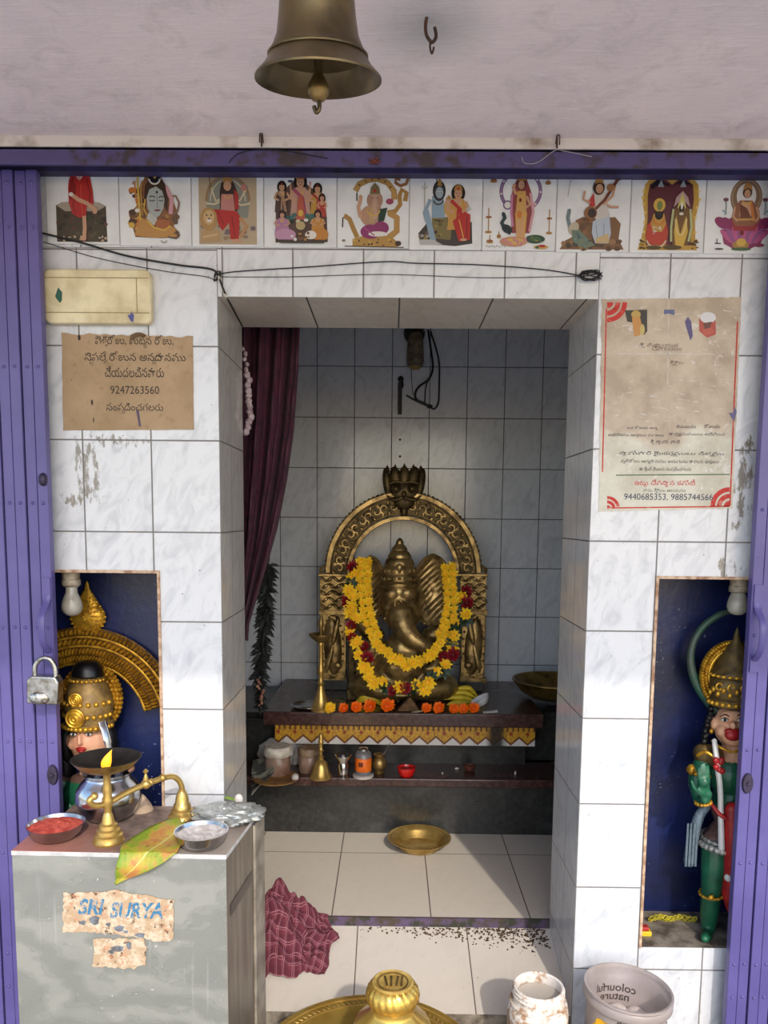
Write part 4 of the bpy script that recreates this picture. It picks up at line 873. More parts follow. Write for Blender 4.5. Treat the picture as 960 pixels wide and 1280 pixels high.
# bulbs in the niches
m_bulb = M('frosted_glass', (206, 200, 186), 0.12, trans=0.25, c2=(180, 172, 156), scale=30)
m_bake = M('white_bakelite', (178, 164, 144), 0.5, c2=(128, 112, 92), scale=40)
for px, py, lab in ((90, 757, 'small frosted bulb hanging in the left niche beside the gold arch'), (922, 756, 'small frosted bulb hanging in the right niche above the green monkey statue')):
    q = at(px, py, 0.05); zt = -0.121
    t = thing('light_bulb', lab, 'bulb', (q.x, q.y, zt))
    L = zt - q.z
    b = MB().lathe([(0.030, 0), (0.030, -0.008), (0.020, -0.010), (0.019, -0.024), (0.021, -0.026), (0.021, -0.038), (0.018, -0.040), (0.016, -L * .50), (0.0, -L * .50)], (q.x, q.y, zt), 28)
    b.build('holder', m_bake, t)
    b = MB().lathe([(0.013, -L * .46), (0.0135, -L + .030), (0.0185, -L + .019), (0.0225, -L + .006), (0.0235, -L - .004), (0.0205, -L - 0.015), (0.012, -L - 0.022), (0, -L - 0.024)], (q.x, q.y, zt), 28)
    b.build('glass', m_bulb, t)
# ------------------------------------------------------------------ altar
ZS, ZT = -0.868, -0.668                # lower shelf top, upper slab top
def border():
    t = NT('patterned_border'); p = t.pos(); sp = t.n('ShaderNodeSeparateXYZ'); t.l(p, sp.inputs[0])
    u = t.math('FRACT', t.math('MULTIPLY_ADD', sp.outputs[0], 1 / 0.058, 10.2))
    tri = t.math('ABSOLUTE', t.math('MULTIPLY_ADD', u, 2.0, -1.0))
    v = t.math('MULTIPLY_ADD', sp.outputs[2], 1 / 0.062, 0.787 / 0.062)          # 0 bottom .. 1 top
    e = t.math('SUBTRACT', v, t.math('MULTIPLY_ADD', tri, 0.40, 0.02))             # > 0 above the zigzag
    n = t.noise(p, 170, 4, 0.7)
    yel = t.mix(t.ramp(n, step(0.45, 0.6)), lin((206, 158, 48)), lin((160, 110, 34)))
    fl = t.math('ADD', t.math('ABSOLUTE', t.math('ADD', u, -0.5)), t.math('ABSOLUTE', t.math('MULTIPLY_ADD', v, 0.9, -0.62)))
    yel = t.mix(t.ramp(fl, ((0.10, (1, 1, 1, 1)), (0.16, (0, 0, 0, 1)))), yel, lin((140, 52, 30)))
    top = t.math('SINE', t.math('MULTIPLY', sp.outputs[0], 2 * PI * 3 / 0.0555))
    yel = t.mix(t.math('MULTIPLY', t.ramp(top, step(0.2, 0.5)), t.ramp(v, step(0.80, 0.84))), yel, lin((104, 62, 30)))
    band = t.ramp(e, ((0.0, (0, 0, 0, 1)), (0.01, (1, 1, 1, 1)), (0.14, (1, 1, 1, 1)), (0.15, (0, 0, 0, 1))))
    col = t.mix(t.ramp(e, step(0.0, 0.02)), lin((212, 208, 204)), yel)
    col = t.mix(band, col, lin((112, 66, 36)))
    j = t.math('FRACT', t.math('MULTIPLY_ADD', sp.outputs[0], 1 / 0.111, 10.35))
    col = t.mix(t.ramp(j, ((0.0, (1, 1, 1, 1)), (0.02, (0, 0, 0, 1)))), col, lin((60, 50, 40)))
    ds = t.math('ABSOLUTE', t.math('ADD', sp.outputs[0], -0.372))
    col = t.mix(t.math('MULTIPLY', t.ramp(t.math('ADD', ds, t.math('MULTIPLY', n, 0.012)), ((0.022, (1, 1, 1, 1)), (0.044, (0, 0, 0, 1)))), 0.95), col, lin((26, 22, 20)))
    t.l(col, t.b.inputs['Base Color']); t.b.inputs['Roughness'].default_value = 0.3; return t.m
t = thing('altar', 'dark granite two-tier altar with a yellow patterned tile strip under its upper slab', 'altar', (0.03, 1.1, -1.068))
MB().box((-0.62, 0.83, -1.068), (0.60, 1.459, -0.897)).build('base_block', m_black_gran, t)
MB().box((-0.64, 0.805, -0.897), (0.61, 1.0, ZS)).build('lower_shelf', m_gran, t, bevel=0.004)
MB().box((-0.60, 0.975, ZS), (0.484, 1.459, -0.716)).box((0.484, 1.03, ZS), (0.79, 1.459, -0.712)).build('back_panel', m_black_gran, t)
MB().box((-0.437, 0.90, -0.716), (0.530, 1.459, ZT)).build('upper_slab', m_gran, t, bevel=0.005)
MB().box((-0.400, 0.925, -0.787), (0.507, 0.9749, -0.7165)).build('tile_border', border(), t)
MB().box((-0.60, 1.02, -0.716), (-0.437, 1.459, -0.70)).build('side_ledge', m_black_gran, t)
MB().box((0.531, 1.02, -0.712), (0.79, 1.459, -0.69)).build('side_ledge', m_black_gran, t)

def EL(b, px, py, Y, rx, ry, d, rot=0.0, mi=0, seg=16, rings=10):
    """ellipsoid given by its middle and half sizes in the photograph, at depth Y"""
    k = mpp(Y)
    b.ell(at(px, py, Y), (rx * k, d, ry * k), roty(math.radians(rot)).to_3x3(), mi, seg, rings)
def TB(b, pts, mi=0, seg=12, n=6, flat=1.0):
    """tapering limb through (px, py, Y, r_px)"""
    P = cat_([at(p[0], p[1], p[2]) for p in pts], n); R = []
    for i in range(len(pts) - 1):
        for k in range(n): R.append(lerp(pts[i][3], pts[i + 1][3], k / n) * mpp(pts[i][2]))
    R.append(pts[-1][3] * mpp(pts[-1][2])); b.tube(P, R, seg, mi, True, flat)
    b.ell(P[0], R[0], mi=mi, seg=10, rings=6); b.ell(P[-1], R[-1], mi=mi, seg=10, rings=6)

# ------------------------------------------------------------------ ornate arch behind the idol
YA = 1.27
t = thing('brass_arch', 'ornate embossed brass arch with a flame crest standing behind the idol on the altar', 'arch', (at(504, 870, YA).x, YA, ZT))
ax, ay = 504, 716
def ring(b, ro, rip, d0, d1, Y, a0=0, a1=180, n=56, mi=0):
    P = [(ax + ro[0] * math.cos(math.radians(lerp(a0, a1, i / n))), ay - ro[1] * math.sin(math.radians(lerp(a0, a1, i / n)))) for i in range(n + 1)]
    Q = [(ax + rip[0] * math.cos(math.radians(lerp(a0, a1, i / n))), ay - rip[1] * math.sin(math.radians(lerp(a0, a1, i / n)))) for i in range(n + 1)]
    vs = []
    for p, q in zip(P, Q): vs += [at(*p, Y) + Vector((0, d0, 0)), at(*q, Y) + Vector((0, d0, 0)), at(*q, Y) + Vector((0, d1, 0)), at(*p, Y) + Vector((0, d1, 0))]
    fs = []
    for i in range(n):
        o = i * 4
        for k in range(4): fs.append((o + k, o + (k + 1) % 4, o + 4 + (k + 1) % 4, o + 4 + k))
    fs += [(0, 1, 2, 3), tuple(n * 4 + k for k in (3, 2, 1, 0))]
    b.add(vs, fs, mi, False)
b = MB()
ring(b, (95, 99), (70, 72), 0.0, 0.02, YA)
b.build('arch_plate', m_idold, t)
b = MB(); ring(b, (97, 101), (91, 95), -0.014, 0.012, YA); ring(b, (70, 71), (65, 66), -0.014, 0.012, YA); ring(b, (73.5, 75), (72, 73.5), -0.01, 0.012, YA); ring(b, (89, 92.5), (87.5, 91), -0.01, 0.012, YA)
b.build('moulded_rim', m_idol, t, bevel=0.002)
k = mpp(YA); b = MB()
for i in range(52):                       # leaf beads along the outer edge
    a = PI * (i + 0.5) / 52; b.ell(at(ax + 96.5 * math.cos(a), ay - 100.5 * math.sin(a), YA), (2.9 * k, 0.014, 2.9 * k), seg=8, rings=5)
b.build('beaded_edge', m_idol, t); b = MB()
for i in range(60):
    a = PI * (i + 0.5) / 60; b.ell(at(ax + 67.5 * math.cos(a), ay - 68.5 * math.sin(a), YA), (1.5 * k, 0.018, 1.5 * k), seg=6, rings=4)
b.build('beaded_edge', m_idol, t)
for s in (-1, 1):                         # scrolling creeper
    b = MB()
    for i in range(11):
        a = math.radians(4 + i * 7.7); a = a if s > 0 else PI - a
        cx, cy = ax + 80.5 * math.cos(a), ay - 83.5 * math.sin(a); ph = a + (PI if i % 2 else 0)
        pts = []
        for j in range(16):
            q = j / 15; ang = ph + s * (0.4 + 5.0 * q); rr = 6.6 * (1 - q * .72)
            pts.append(at(cx + rr * math.cos(ang), cy - rr * math.sin(ang), YA) + Vector((0, -0.003, 0)))
        b.tube(pts, [lerp(1.5, 1.0, j / 15) * k for j in range(16)], 6)
        b.ell(at(cx, cy, YA) + Vector((0, -0.002, 0)), (2.2 * k, 0.007, 2.2 * k), seg=8, rings=5)
        for da in (0.06, -0.055):
            c2 = (ax + (80.5 - 7 * (1 if i % 2 else -1)) * math.cos(a + da), ay - (83.5 - 7 * (1 if i % 2 else -1)) * math.sin(a + da))
            b.ell(at(*c2, YA), (4.2 * k, 0.009, 2.0 * k), roty(-a + da * 6).to_3x3(), seg=8, rings=5)
    b.build('scrollwork', m_idol, t)
for s, (xa, xb) in ((-1, (400, 434)), (1, (574, 608))):   # side blocks and panels
    b = MB()
    q0, q1 = at(xa, 763, YA), at(xb, 720, YA)
    b.box((q0.x, YA - 0.012, q0.z), (q1.x, YA + 0.012, q1.z))
    q0, q1 = at(xa + 1, 853, YA), at(xb - 1, 768, YA); b.box((q0.x, YA - 0.004, q0.z), (q1.x, YA + 0.012, q1.z))
    for y0, y1, e in ((768, 762, 1), (853, 847, 0), (720, 717, 2)):
        q0, q1 = at(xa - e, y0, YA), at(xb + e, y1, YA); b.box((q0.x, YA - 0.018, q0.z), (q1.x, YA + 0.012, q1.z))
    for xx in (xa + 1, xb - 4):
        q0, q1 = at(xx, 850, YA), at(xx + 3, 766, YA); b.box((q0.x, YA - 0.014, q0.z), (q1.x, YA + 0.01, q1.z))
    b.build('side_panel', m_idol, t, bevel=0.002)
for xa in (417, 591):
    b = MB()
    s = -1 if xa < 500 else 1
    EL(b, xa + s * 1, 808, YA - 0.004, 11.5, 37, 0.016, 4 * s)
    EL(b, xa - s * 2, 790, YA - 0.016, 4, 20, 0.008, -12 * s); EL(b, xa + s * 5, 822, YA - 0.016, 4, 19, 0.008, -14 * s); EL(b, xa - s * 5, 832, YA - 0.014, 6, 5, 0.009)
    for i in range(26):
        a = 2 * PI * i / 26; EL(b, xa + s * 1 + 13 * math.cos(a), 808 - 39 * math.sin(a), YA - 0.004, 1.7, 1.7, 0.007, seg=6, rings=4)
    for i in range(4):
        for j in range(5): EL(b, xa - 12 + i * 8 + (j % 2) * 3 - 1, 724 + j * 8.5, YA - 0.012, 6.2, 2.1, 0.011, 38 * (-1) ** (i + j), seg=8, rings=5)
    TB(b, [(xa + s * 14, 722, YA - 0.01, 2.2), (xa + s * 16, 712, YA - 0.01, 2.6), (xa + s * 12, 708, YA - 0.01, 1.6)], n=3, seg=6)
    b.build('embossed_relief', m_idol, t)
b = MB()                                  # flame crest
for px, py, rx, ry, rot in ((484, 604, 5.5, 19, -8), (526, 604, 5.5, 19, 8), (495, 600, 8, 17, -10), (516, 600, 8, 17, 10), (505.5, 600, 8, 17, 0)):
    EL(b, px, py, YA, rx, ry, 0.016, rot)
EL(b, 505, 614, YA, 22, 14, 0.022); EL(b, 505, 628, YA, 13, 10, 0.02); EL(b, 505, 640, YA, 5, 8, 0.016)
for s in (-1, 1):
    EL(b, 505 + s * 10, 611, YA - 0.014, 7, 6.5, 0.013); EL(b, 505 + s * 10, 611, YA - 0.026, 3.4, 3.4, 0.006)
    TB(b, [(505 + s * 2, 604, YA - .02, 1.4), (505 + s * 9, 602, YA - .022, 1.8), (505 + s * 18, 605, YA - .02, 1.2)], n=4, seg=6)
    TB(b, [(505 + s * 2, 622, YA - .02, 2), (505 + s * 12, 625, YA - .02, 2), (505 + s * 21, 620, YA - .016, 1.2)], n=4, seg=6)
for px, py in ((484, 586), (526, 586), (494, 585), (517, 585), (505.5, 584)): b.lathe([(4 * k, 0), (2.5 * k, 4 * k), (0, 9 * k)], at(px, py + 4, YA), 8)
EL(b, 505, 618, YA - 0.022, 3.5, 4.5, 0.01)
b.build('flame_crest', m_idold, t)
q0, q1 = at(404, 880, YA), at(604, 852, YA)
for xx in (q0.x, q1.x - .1): MB().box((xx, YA - 0.02, ZT), (xx + 0.1, YA + 0.03, q1.z + .003)).build('foot_block', m_black_gran, t, bevel=0.003)

# ------------------------------------------------------------------ the idol
YI = 1.13
t = thing('idol', 'seated elephant-headed brass idol with a tall crown wearing flower garlands on the altar', 'idol', (at(500, 870, YI).x, YI, ZT))
b = MB()
EL(b, 504, 830, YI, 42, 34, 0.085)            # chest and belly
EL(b, 508, 812, YI - .045, 29, 26, 0.06)
EL(b, 500, 757, YI - .02, 25, 32, 0.064)          # head
EL(b, 499, 738, YI - .03, 21, 17, 0.05)
EL(b, 503, 770, YI - .035, 22, 22, 0.052)
for s in (-1, 1): EL(b, 499 + s * 10, 742, YI - .066, 10, 9, 0.022); EL(b, 500 + s * 13, 760, YI - .062, 9, 7, 0.016)
TB(b, [(501, 768, YI - .075, 17), (505, 783, YI - .095, 14.5), (515, 797, YI - .11, 12), (527, 805, YI - .115, 10), (537, 812, YI - .11, 8.5), (545, 822, YI - .10, 7.5), (543, 834, YI - .10, 6), (534, 836, YI - .10, 5)], n=6, seg=14)
for s in (-1, 1):
    TB(b, [(504 + s * 36, 808, YI, 14), (504 + s * 52, 830, YI - .03, 11), (504 + s * 40, 846, YI - .07, 9)], seg=12)   # lower arms
    TB(b, [(504 + s * 34, 795, YI + .02, 12), (504 + s * 54, 778, YI + .0, 9), (504 + s * 60, 748, YI - .02, 7)], seg=12)  # raised arms
    TB(b, [(504 + s * 20, 852, YI - .02, 19), (504 + s * 54, 858, YI - .07, 16), (504 + s * 20, 864, YI - .12, 11)], seg=14)   # crossed legs
EL(b, 504, 862, YI - .02, 52, 12, 0.11)
body = b.build('body', m_idol, t, remesh=0.0052, smooth_it=4)
for s, cx, cy, rx, ry, rot in ((-1, 464, 736, 18, 40, -6), (1, 541, 738, 25, 44, 12)):   # ears
    b = MB()
    kk = mpp(YI)
    def ear(u, v, s=s, cx=cx, cy=cy, rx=rx, ry=ry):
        a = u * 2 * PI; rr = v ** 0.8
        wav = 1 + 0.06 * math.sin(5 * a) * v
        p = at(cx + rx * rr * wav * math.cos(a), cy - ry * rr * wav * math.sin(a), YI)
        p.y += 0.012 - 0.030 * v * v + 0.0035 * math.sin((p.x - p.z) * 260) * min(1, 3 * v * (1 - v))
        return p
    b.surf(ear, 60, 24, 0.006)
    TB(b, [(cx + rx * 1.0 * math.cos(a), cy - ry * math.sin(a), YI - .018, 1.6) for a in [2 * PI * i / 16 for i in range(17)]], n=2, seg=6)
    b.build('ear', m_idol, t)
for s, pts in ((1, [(520, 762, YI - .07, 3.4), (525, 772, YI - .10, 3), (531, 779, YI - .12, 2)]), (-1, [(483, 765, YI - .07, 3.4), (481, 773, YI - .09, 3)])):
    b = MB(); TB(b, pts, seg=8); b.build('tusk', m_brassd, t)
b = MB()                                   # crown
c0 = at(499, 735, YI - .02); kk = mpp(YI - .02)
prof = [(22, 0), (24, 2), (24, 6), (22, 8), (23, 10), (22, 15), (20.5, 17), (21.5, 19), (20, 25), (18, 27), (19, 29), (17, 35), (14.5, 37), (15, 39), (12, 44), (9.5, 46), (10, 48), (7, 52), (4.5, 54), (5, 56), (3, 60), (0, 62)]
b.lathe([(r * kk, z * kk * 1.02) for r, z in prof], c0, 36, sq=(1, .85))
for i in range(9):
    a = -PI / 2 + (i - 4) * 0.32; b.ell(c0 + Vector((23 * kk * math.cos(a), 20 * kk * math.sin(a), 12 * kk)), (2.6 * kk, 2.6 * kk, 3.4 * kk), seg=8, rings=6)
for i in range(7):
    a = -PI / 2 + (i - 3) * 0.36; b.ell(c0 + Vector((20.5 * kk * math.cos(a), 18 * kk * math.sin(a), 22 * kk)), (2.2 * kk, 2.2 * kk, 3 * kk), seg=8, rings=6)
b.ell(c0 + Vector((0, -19 * kk, 27 * kk)), (4 * kk, 3 * kk, 5 * kk)); b.build('crown', m_idol, t)
b = MB()                                   # raised ornaments on trunk, brow and ears
for yy in (722, 727, 732): b.tube([at(499 + 23 * math.sin(a), yy + 4, YI - .02 - 0.070 * math.cos(a)) for a in [-1.2 + 2.4 * i / 14 for i in range(15)]], 0.0026, 6)
pts = [at(498 + 4.6 * math.cos(a), 755 - 5.5 * math.sin(a), YI - .096) for a in [0.4 + 5.2 * i / 14 for i in range(15)]]
b.tube(pts, 0.003, 6); b.ell(at(498, 755, YI - .094), 0.006)
for i in range(16):
    q = i / 15; b.ell(at(lerp(507, 536, q), lerp(786, 815, q) - 4 * math.sin(q * PI), YI - .128 - .014 * math.sin(q * PI)), 0.0036, seg=6, rings=4)
for s, cx in ((-1, 479), (1, 518)): b.ell(at(cx + s * -3, 757, YI - .062), (0.008, 0.006, 0.005))
b.build('raised_ornament', m_brassd, t)
b = MB()                                   # seat
q0, q1 = at(434, 874, YI), at(566, 858, YI)
b.box((q0.x, YI - .05, ZT), (q1.x, YI + .10, q1.z))
for xa, xb in ((434, 444), (556, 566)):
    q0, q1 = at(xa, 872, YI), at(xb, 785, YI); b.box((q0.x, YI + .05, ZT), (q1.x, YI + .095, q1.z))
b.build('seat', m_idold, t, bevel=0.004)

# ------------------------------------------------------------------ flowers and garlands
def flower(name, r, cols, layers, parent=None, seedv=1, cup=0.5, ball=0.5):
    rr = random.Random(seedv); b = MB()
    b.ell((0, 0, r * 0.10), (r * ball * .7, r * ball * .7, r * ball * 0.6), seg=10, rings=6, mi=1)
    for n, rad, tilt, ln, w in layers:
        for i in range(n):
            a = 2 * PI * (i + rr.uniform(-.2, .2)) / n; tl = tilt + rr.uniform(-.12, .12); L = ln * r * rr.uniform(.85, 1.1); W = w * r
            d = Vector((math.cos(a), math.sin(a), 0)); s = Vector((-math.sin(a), math.cos(a), 0)); up = Vector((0, 0, 1))
            o = d * rad * r + up * r * 0.05
            def P(u, v):
                x = L * u; bend = tl + u * cup * 0.5
                return o + d * x * math.cos(bend) + up * (x * math.sin(bend)) + s * (v - .5) * 2 * W * (math.sin(PI * min(1, .18 + u * .80))) + up * (abs(v - .5) * W * .5)
            b.surf(P, 3, 2, 0, 0)
    return b
m_yel = M('yellow_petal', (255, 222, 40), 0.55, c2=(250, 196, 16), scale=120, sheen=0.2); m_yelc = M('yellow_heart', (248, 190, 20), 0.7)
m_org = M('orange_petal', (250, 128, 14), 0.55, c2=(236, 96, 8), scale=160); m_orgc = M('orange_heart', (230, 96, 10), 0.7)
m_redp = M('red_petal', (150, 16, 30), 0.5, c2=(112, 8, 22), scale=120); m_redc = M('red_heart', (96, 8, 20), 0.6)
m_gleaf = M('dark_leaf', (34, 62, 34), 0.5, c2=(18, 38, 22), scale=60)
MUM = [(9, .12, .10, .92, .27), (8, .1, .5, .66, .24), (6, .06, .95, .46, .2)]
MARI = [(16, .2, .15, .78, .22), (14, .18, .5, .62, .2), (11, .12, .85, .52, .18), (8, .06, 1.2, .45, .16)]
def garland(name, label, path, YG, step_, seq, rpx, grp='flower garlands on the idol'):
    """path in the photograph; flowers face outwards; every flower is a part"""
    P = cat_([at(x, y, y_) for x, y, y_ in path], 10)
    t = thing(name, label, 'garland', P[len(P) // 2], grp)
    b = MB().tube(P, 0.004, 6); b.build('string', m_gleaf, t)
    pts = resample(P, step_); protos = {}
    rr = random.Random(len(label))
    for i, p in enumerate(pts):
        kd = seq(i, len(pts))
        offs = [(rr.uniform(-.6, .6) if 'outer' in label else rr.uniform(-.3, .3), 0)] if kd != 'y2' else [(-.55, 0), (.55, 0)]
        kk_ = 'yellow' if kd.startswith('y') else kd
        for off, _ in offs:
            r = rpx * mpp(1.05) * rr.uniform(.88, 1.12)
            if kd == 'y2': r *= .78
            key = (kk_, rr.randrange(2))
            tang = (pts[min(i + 1, len(pts) - 1)] - pts[max(i - 1, 0)]).normalized(); side = tang.cross(Vector((0, 1, 0))).normalized()
            pos = p + side * off * r * 1.2 + Vector((0, -0.008 + rr.uniform(-.006, .006), 0)) - WL[t.name]
            nrm = Vector((rr.uniform(-.35, .35), -1, rr.uniform(-.1, .5))).normalized()
            mat = Matrix.Translation(pos) @ nrm.to_track_quat('Z', 'Y').to_matrix().to_4x4() @ rotz(rr.uniform(0, 6)) @ Matrix.Scale(r, 4)
            if key not in protos:
                if kk_ == 'green':
                    fb = MB()
                    for a in range(7):
                        d = Vector((math.cos(a * .9), math.sin(a * .9), .2)); s_ = Vector((-math.sin(a * .9), math.cos(a * .9), 0))
                        fb.surf(lambda u, v: d * u * 1.15 + s_ * (v - .5) * .55 * math.sin(PI * min(1, .1 + u * .9)) + Vector((0, 0, .2 * math.sin(3 * u + a))), 4, 2)
                    o = fb.build('leaf_tuft', [m_gleaf], t, )
                else:
                    ms = {'yellow': [m_yel, m_yelc], 'red': [m_redp, m_redc]}[kk_]
                    o = flower('f', 1.0, None, MUM, seedv=rr.randrange(99)).build(kk_ + '_flower', ms, t)
                for v in o.data.vertices: v.co = v.co + WL[t.name]      # prototype is modelled round its own origin
                protos[key] = o; o.matrix_local = mat
            else: dup_child(protos[key], t, mat)
    return t
yi = 1.03
garland('flower_garland', 'inner dense garland of yellow flowers round the neck of the brass idol',
        [(456, 702, 1.09), (455, 725, 1.06), (456, 750, 1.03), (462, 778, 1.01), (473, 802, .985), (488, 820, .965), (508, 830, .955), (528, 825, .965), (545, 808, .985), (557, 784, 1.01), (563, 756, 1.03), (562, 730, 1.06), (560, 706, 1.09)], yi, 0.0255, lambda i, n: 'y2' if (i < n * .34 or i > n * .66) else 'y', 8.6)
def oseq(i, n):
    c = 'yygyryyggyryygyyrygy'[(i * 7 + i // 3) % 20]
    if i < n * .3: c = 'yryygyyryyyr'[i % 12]
    return {'y': 'y', 'r': 'red', 'g': 'green'}[c]
garland('flower_garland', 'outer garland of yellow and red flowers with dark leaves on the idol',
        [(447, 704, 1.10), (440, 722, 1.07), (438, 750, 1.04), (441, 778, 1.01), (447, 802, .985), (456, 828, .96), (470, 848, .945), (489, 859, .94), (513, 861, .94), (536, 852, .94), (553, 832, .96), (566, 806, .985), (574, 780, 1.01), (580, 757, 1.04), (579, 734, 1.08)], yi, 0.0215, oseq, 9.0)
# single flowers in a row along the slab
def put_flower(px, py, rpx, kind, label, grp, zt=ZT):
    q = atz(px, py + rpx * .7, zt); r = rpx * mpp(q.y)
    if kind not in FP:
        ms, la = {'orange': ([m_org, m_orgc], MARI), 'yellow': ([m_yel, m_yelc], MARI)}[kind]
        b = MB(); f = flower('f', 1.0, None, la, seedv=5, ball=.6)
        mt = Euler((1.05, 0, 0)).to_matrix()
        b.add([mt @ v + Vector((0, 0, .80)) for v in f.v], f.f, 0, True); b.mi = list(f.mi)
        o = b.build('marigold', ms, loc=(0, 0, 0)); FP[kind] = o
    else:
        o = FP[kind].copy(); COL.objects.link(o)
    o.location = (q.x, q.y, zt); o.scale = (r, r, r); o.rotation_euler = (0, 0, random.uniform(-.5, .5))
    tag(o, label, 'flower', grp)
FP = {}
G1 = 'marigolds laid along the altar edge'
put_flower(413, 886, 9, 'yellow', 'yellow marigold at the left end of the flower row, nearest the lamp stand', G1)
for i, (px, py, r, lab) in enumerate(((430, 886, 8, 'small orange marigold next to the yellow one on the altar'), (445, 885, 9, 'orange marigold second from the yellow flower on the left'), (463, 884, 11, 'large orange marigold in front of the yellow fruit on the left'), (484, 883, 11, 'large orange marigold just left of the brown wedge'),
                                       (533, 886, 8, 'orange marigold just right of the brown wedge'), (549, 886, 9.5, 'orange marigold second from the brown wedge on the right'), (567, 887, 8, 'orange marigold in front of the stems of the bananas'), (580, 887, 8.5, 'orange marigold in front of the banana tips'), (592, 886, 8.5, 'orange marigold beside the white saucer at the right end'))):
    put_flower(px, py, r, 'orange', lab, G1)
# bananas
q = atz(575, 880, ZT); t = thing('banana_bunch', 'bunch of yellow bananas lying at the right foot of the idol', 'bananas', (q.x, q.y, ZT))
m_ban = M('banana_skin', (214, 186, 40), 0.5, c2=(150, 150, 40), scale=20, lo=.5, hi=.75)
for i, (x0, y0, x1, y1, x2, y2) in enumerate(((596, 870, 585, 860, 569, 863), (597, 874, 580, 866, 561, 868), (596, 878, 576, 872, 556, 874), (595, 881, 578, 878, 559, 881))):
    b = MB(); Yb = q.y + 0.016 * (1.5 - i) + .01
    TB(b, [(x0, y0, Yb, 1.2), (lerp(x0, x1, .55), lerp(y0, y1, .55) - 1.2, Yb, 2.9), (x1, y1, Yb, 3.6), (lerp(x1, x2, .6), lerp(y1, y2, .6) - 1.2, Yb, 3.2), (x2, y2, Yb, 1.0)], seg=10, n=4)
    b.build('banana', m_ban, t)
q = atz(459, 880, ZT + .01)
b = MB(); TB(b, [(446, 878, q.y + .03, 2), (456, 873, q.y + .03, 6), (468, 874, q.y + .03, 6), (476, 880, q.y + .03, 2)], seg=10)
tag(b.build('banana', m_ban), 'single yellow banana lying behind the large marigolds at the left', 'banana')
q = atz(511, 889, ZT)
b = MB().prism([(-.042, 0), (.040, 0), (.004, .052)], lambda x, z, y: Vector((q.x + x, y, ZT + z)), q.y - .006, q.y + .03)
tag(b.build('brown_wedge', M('coconut_husk', (108, 78, 44), 0.8, c2=(70, 48, 28), scale=60, bump=.4), bevel=.004), 'brown wedge of coconut shell between the two rows of marigolds', 'coconut piece')
q = atz(603, 886, ZT)
b = MB().lathe([(0, .003), (.018, .004), (.030, .016), (.034, .024), (.036, .024), (.031, .012), (.019, 0), (0, 0)], (0, 0, 0), 24)
b.v = [Vector((q.x, q.y, ZT + .001)) + (roty(-.5) @ v) + Vector((0, 0, .016)) for v in b.v]
tag(b.build('saucer', M('white_china', (220, 220, 222), .3)), 'small white saucer tilted behind the right end of the marigold row', 'saucer')
q = atz(613, 891, ZT)
b = MB().surf(lambda u, v: (q.x - .026 + .05 * u, q.y + .03 * (v - .5), ZT + .001 + .010 * u * (1 - abs(v - .5))), 6, 4, .0006)
tag(b.build('paper_scrap', M('white_paper', (224, 222, 214), .8)), 'scrap of white paper on the altar slab to the right of the saucer', 'paper')
q = atz(521, 890, ZT)
b = MB().surf(lambda u, v: (q.x - .02 + .046 * u, q.y - .012 + .022 * (v - .5) * math.sin(PI * (u * .9 + .05)), ZT + .002 + .006 * u), 8, 3, .0006)
tag(b.build('petal', M('pale_petal', (226, 222, 170), .6)), 'pale yellow petal lying in front of the brown wedge', 'petal')
def leaf_pile(name, label, px, py, n, spread, m, zt, lpx=14, seedv=1):
    q = atz(px, py, zt); r = random.Random(seedv); b = MB(); k = mpp(q.y)
    for i in range(n):
        a = r.uniform(0, 2 * PI); c = q + Vector((r.uniform(-1, 1) * spread * k, r.uniform(0, .04), r.uniform(0.002, .022)))
        L = lpx * k * r.uniform(.7, 1.1); d = Vector((math.cos(a), math.sin(a) * .5, r.uniform(-.02, .5))); s = Vector((-math.sin(a) * .8, math.cos(a) * .8, r.uniform(-.1, .4)))
        def fn(u, v, c=c, L=L, d=d, s=s):
            p = c + d * L * (u - .3) + s * (v - .5) * L * .5 * math.sin(PI * min(1, .06 + u * .92)) + Vector((0, 0, -.1 * L * u * u))
            p.z = max(p.z, zt + .001); return p
        b.surf(fn, 6, 3, .0005)
    o = b.build(name, m); o['kind'] = 'stuff'; return tag(o, label, 'leaves')
m_leafg = M('green_leaf', (48, 92, 44), .45, c2=(28, 58, 32), scale=40)
leaf_pile('leaves', 'dark green leaves lying between the brown wedge and the bananas', 540, 876, 12, 12, m_leafg, ZT, 18, 3)
leaf_pile('leaves', 'dark green leaves behind the yellow marigold at the left', 414, 882, 9, 16, m_leafg, ZT, 18, 4)
q = atz(493, 876, ZT)
b = MB()
TB(b, [(500, 880, q.y, 1.4), (496, 873, q.y - .01, 1.6), (490, 868, q.y - .02, 1.3)], seg=6, n=3); EL(b, 488, 867, q.y - .02, 3.5, 4.5, .008)
tag(b.build('white_bud', M('white_petal', (226, 224, 214), .6)), 'small white flower bud in front of the seat of the idol', 'flower')
q = atz(385, 886, ZT)
b = MB().lathe([(0, .002), (.050, .002), (.060, .008), (.064, .010), (.064, .012), (.058, .010), (.049, .004), (0, .0035)], (q.x, q.y + .02, ZT), 32)
tag(b.build('steel_plate', m_steel), 'flat steel plate on the altar slab at the foot of the brass lamp stand', 'plate')
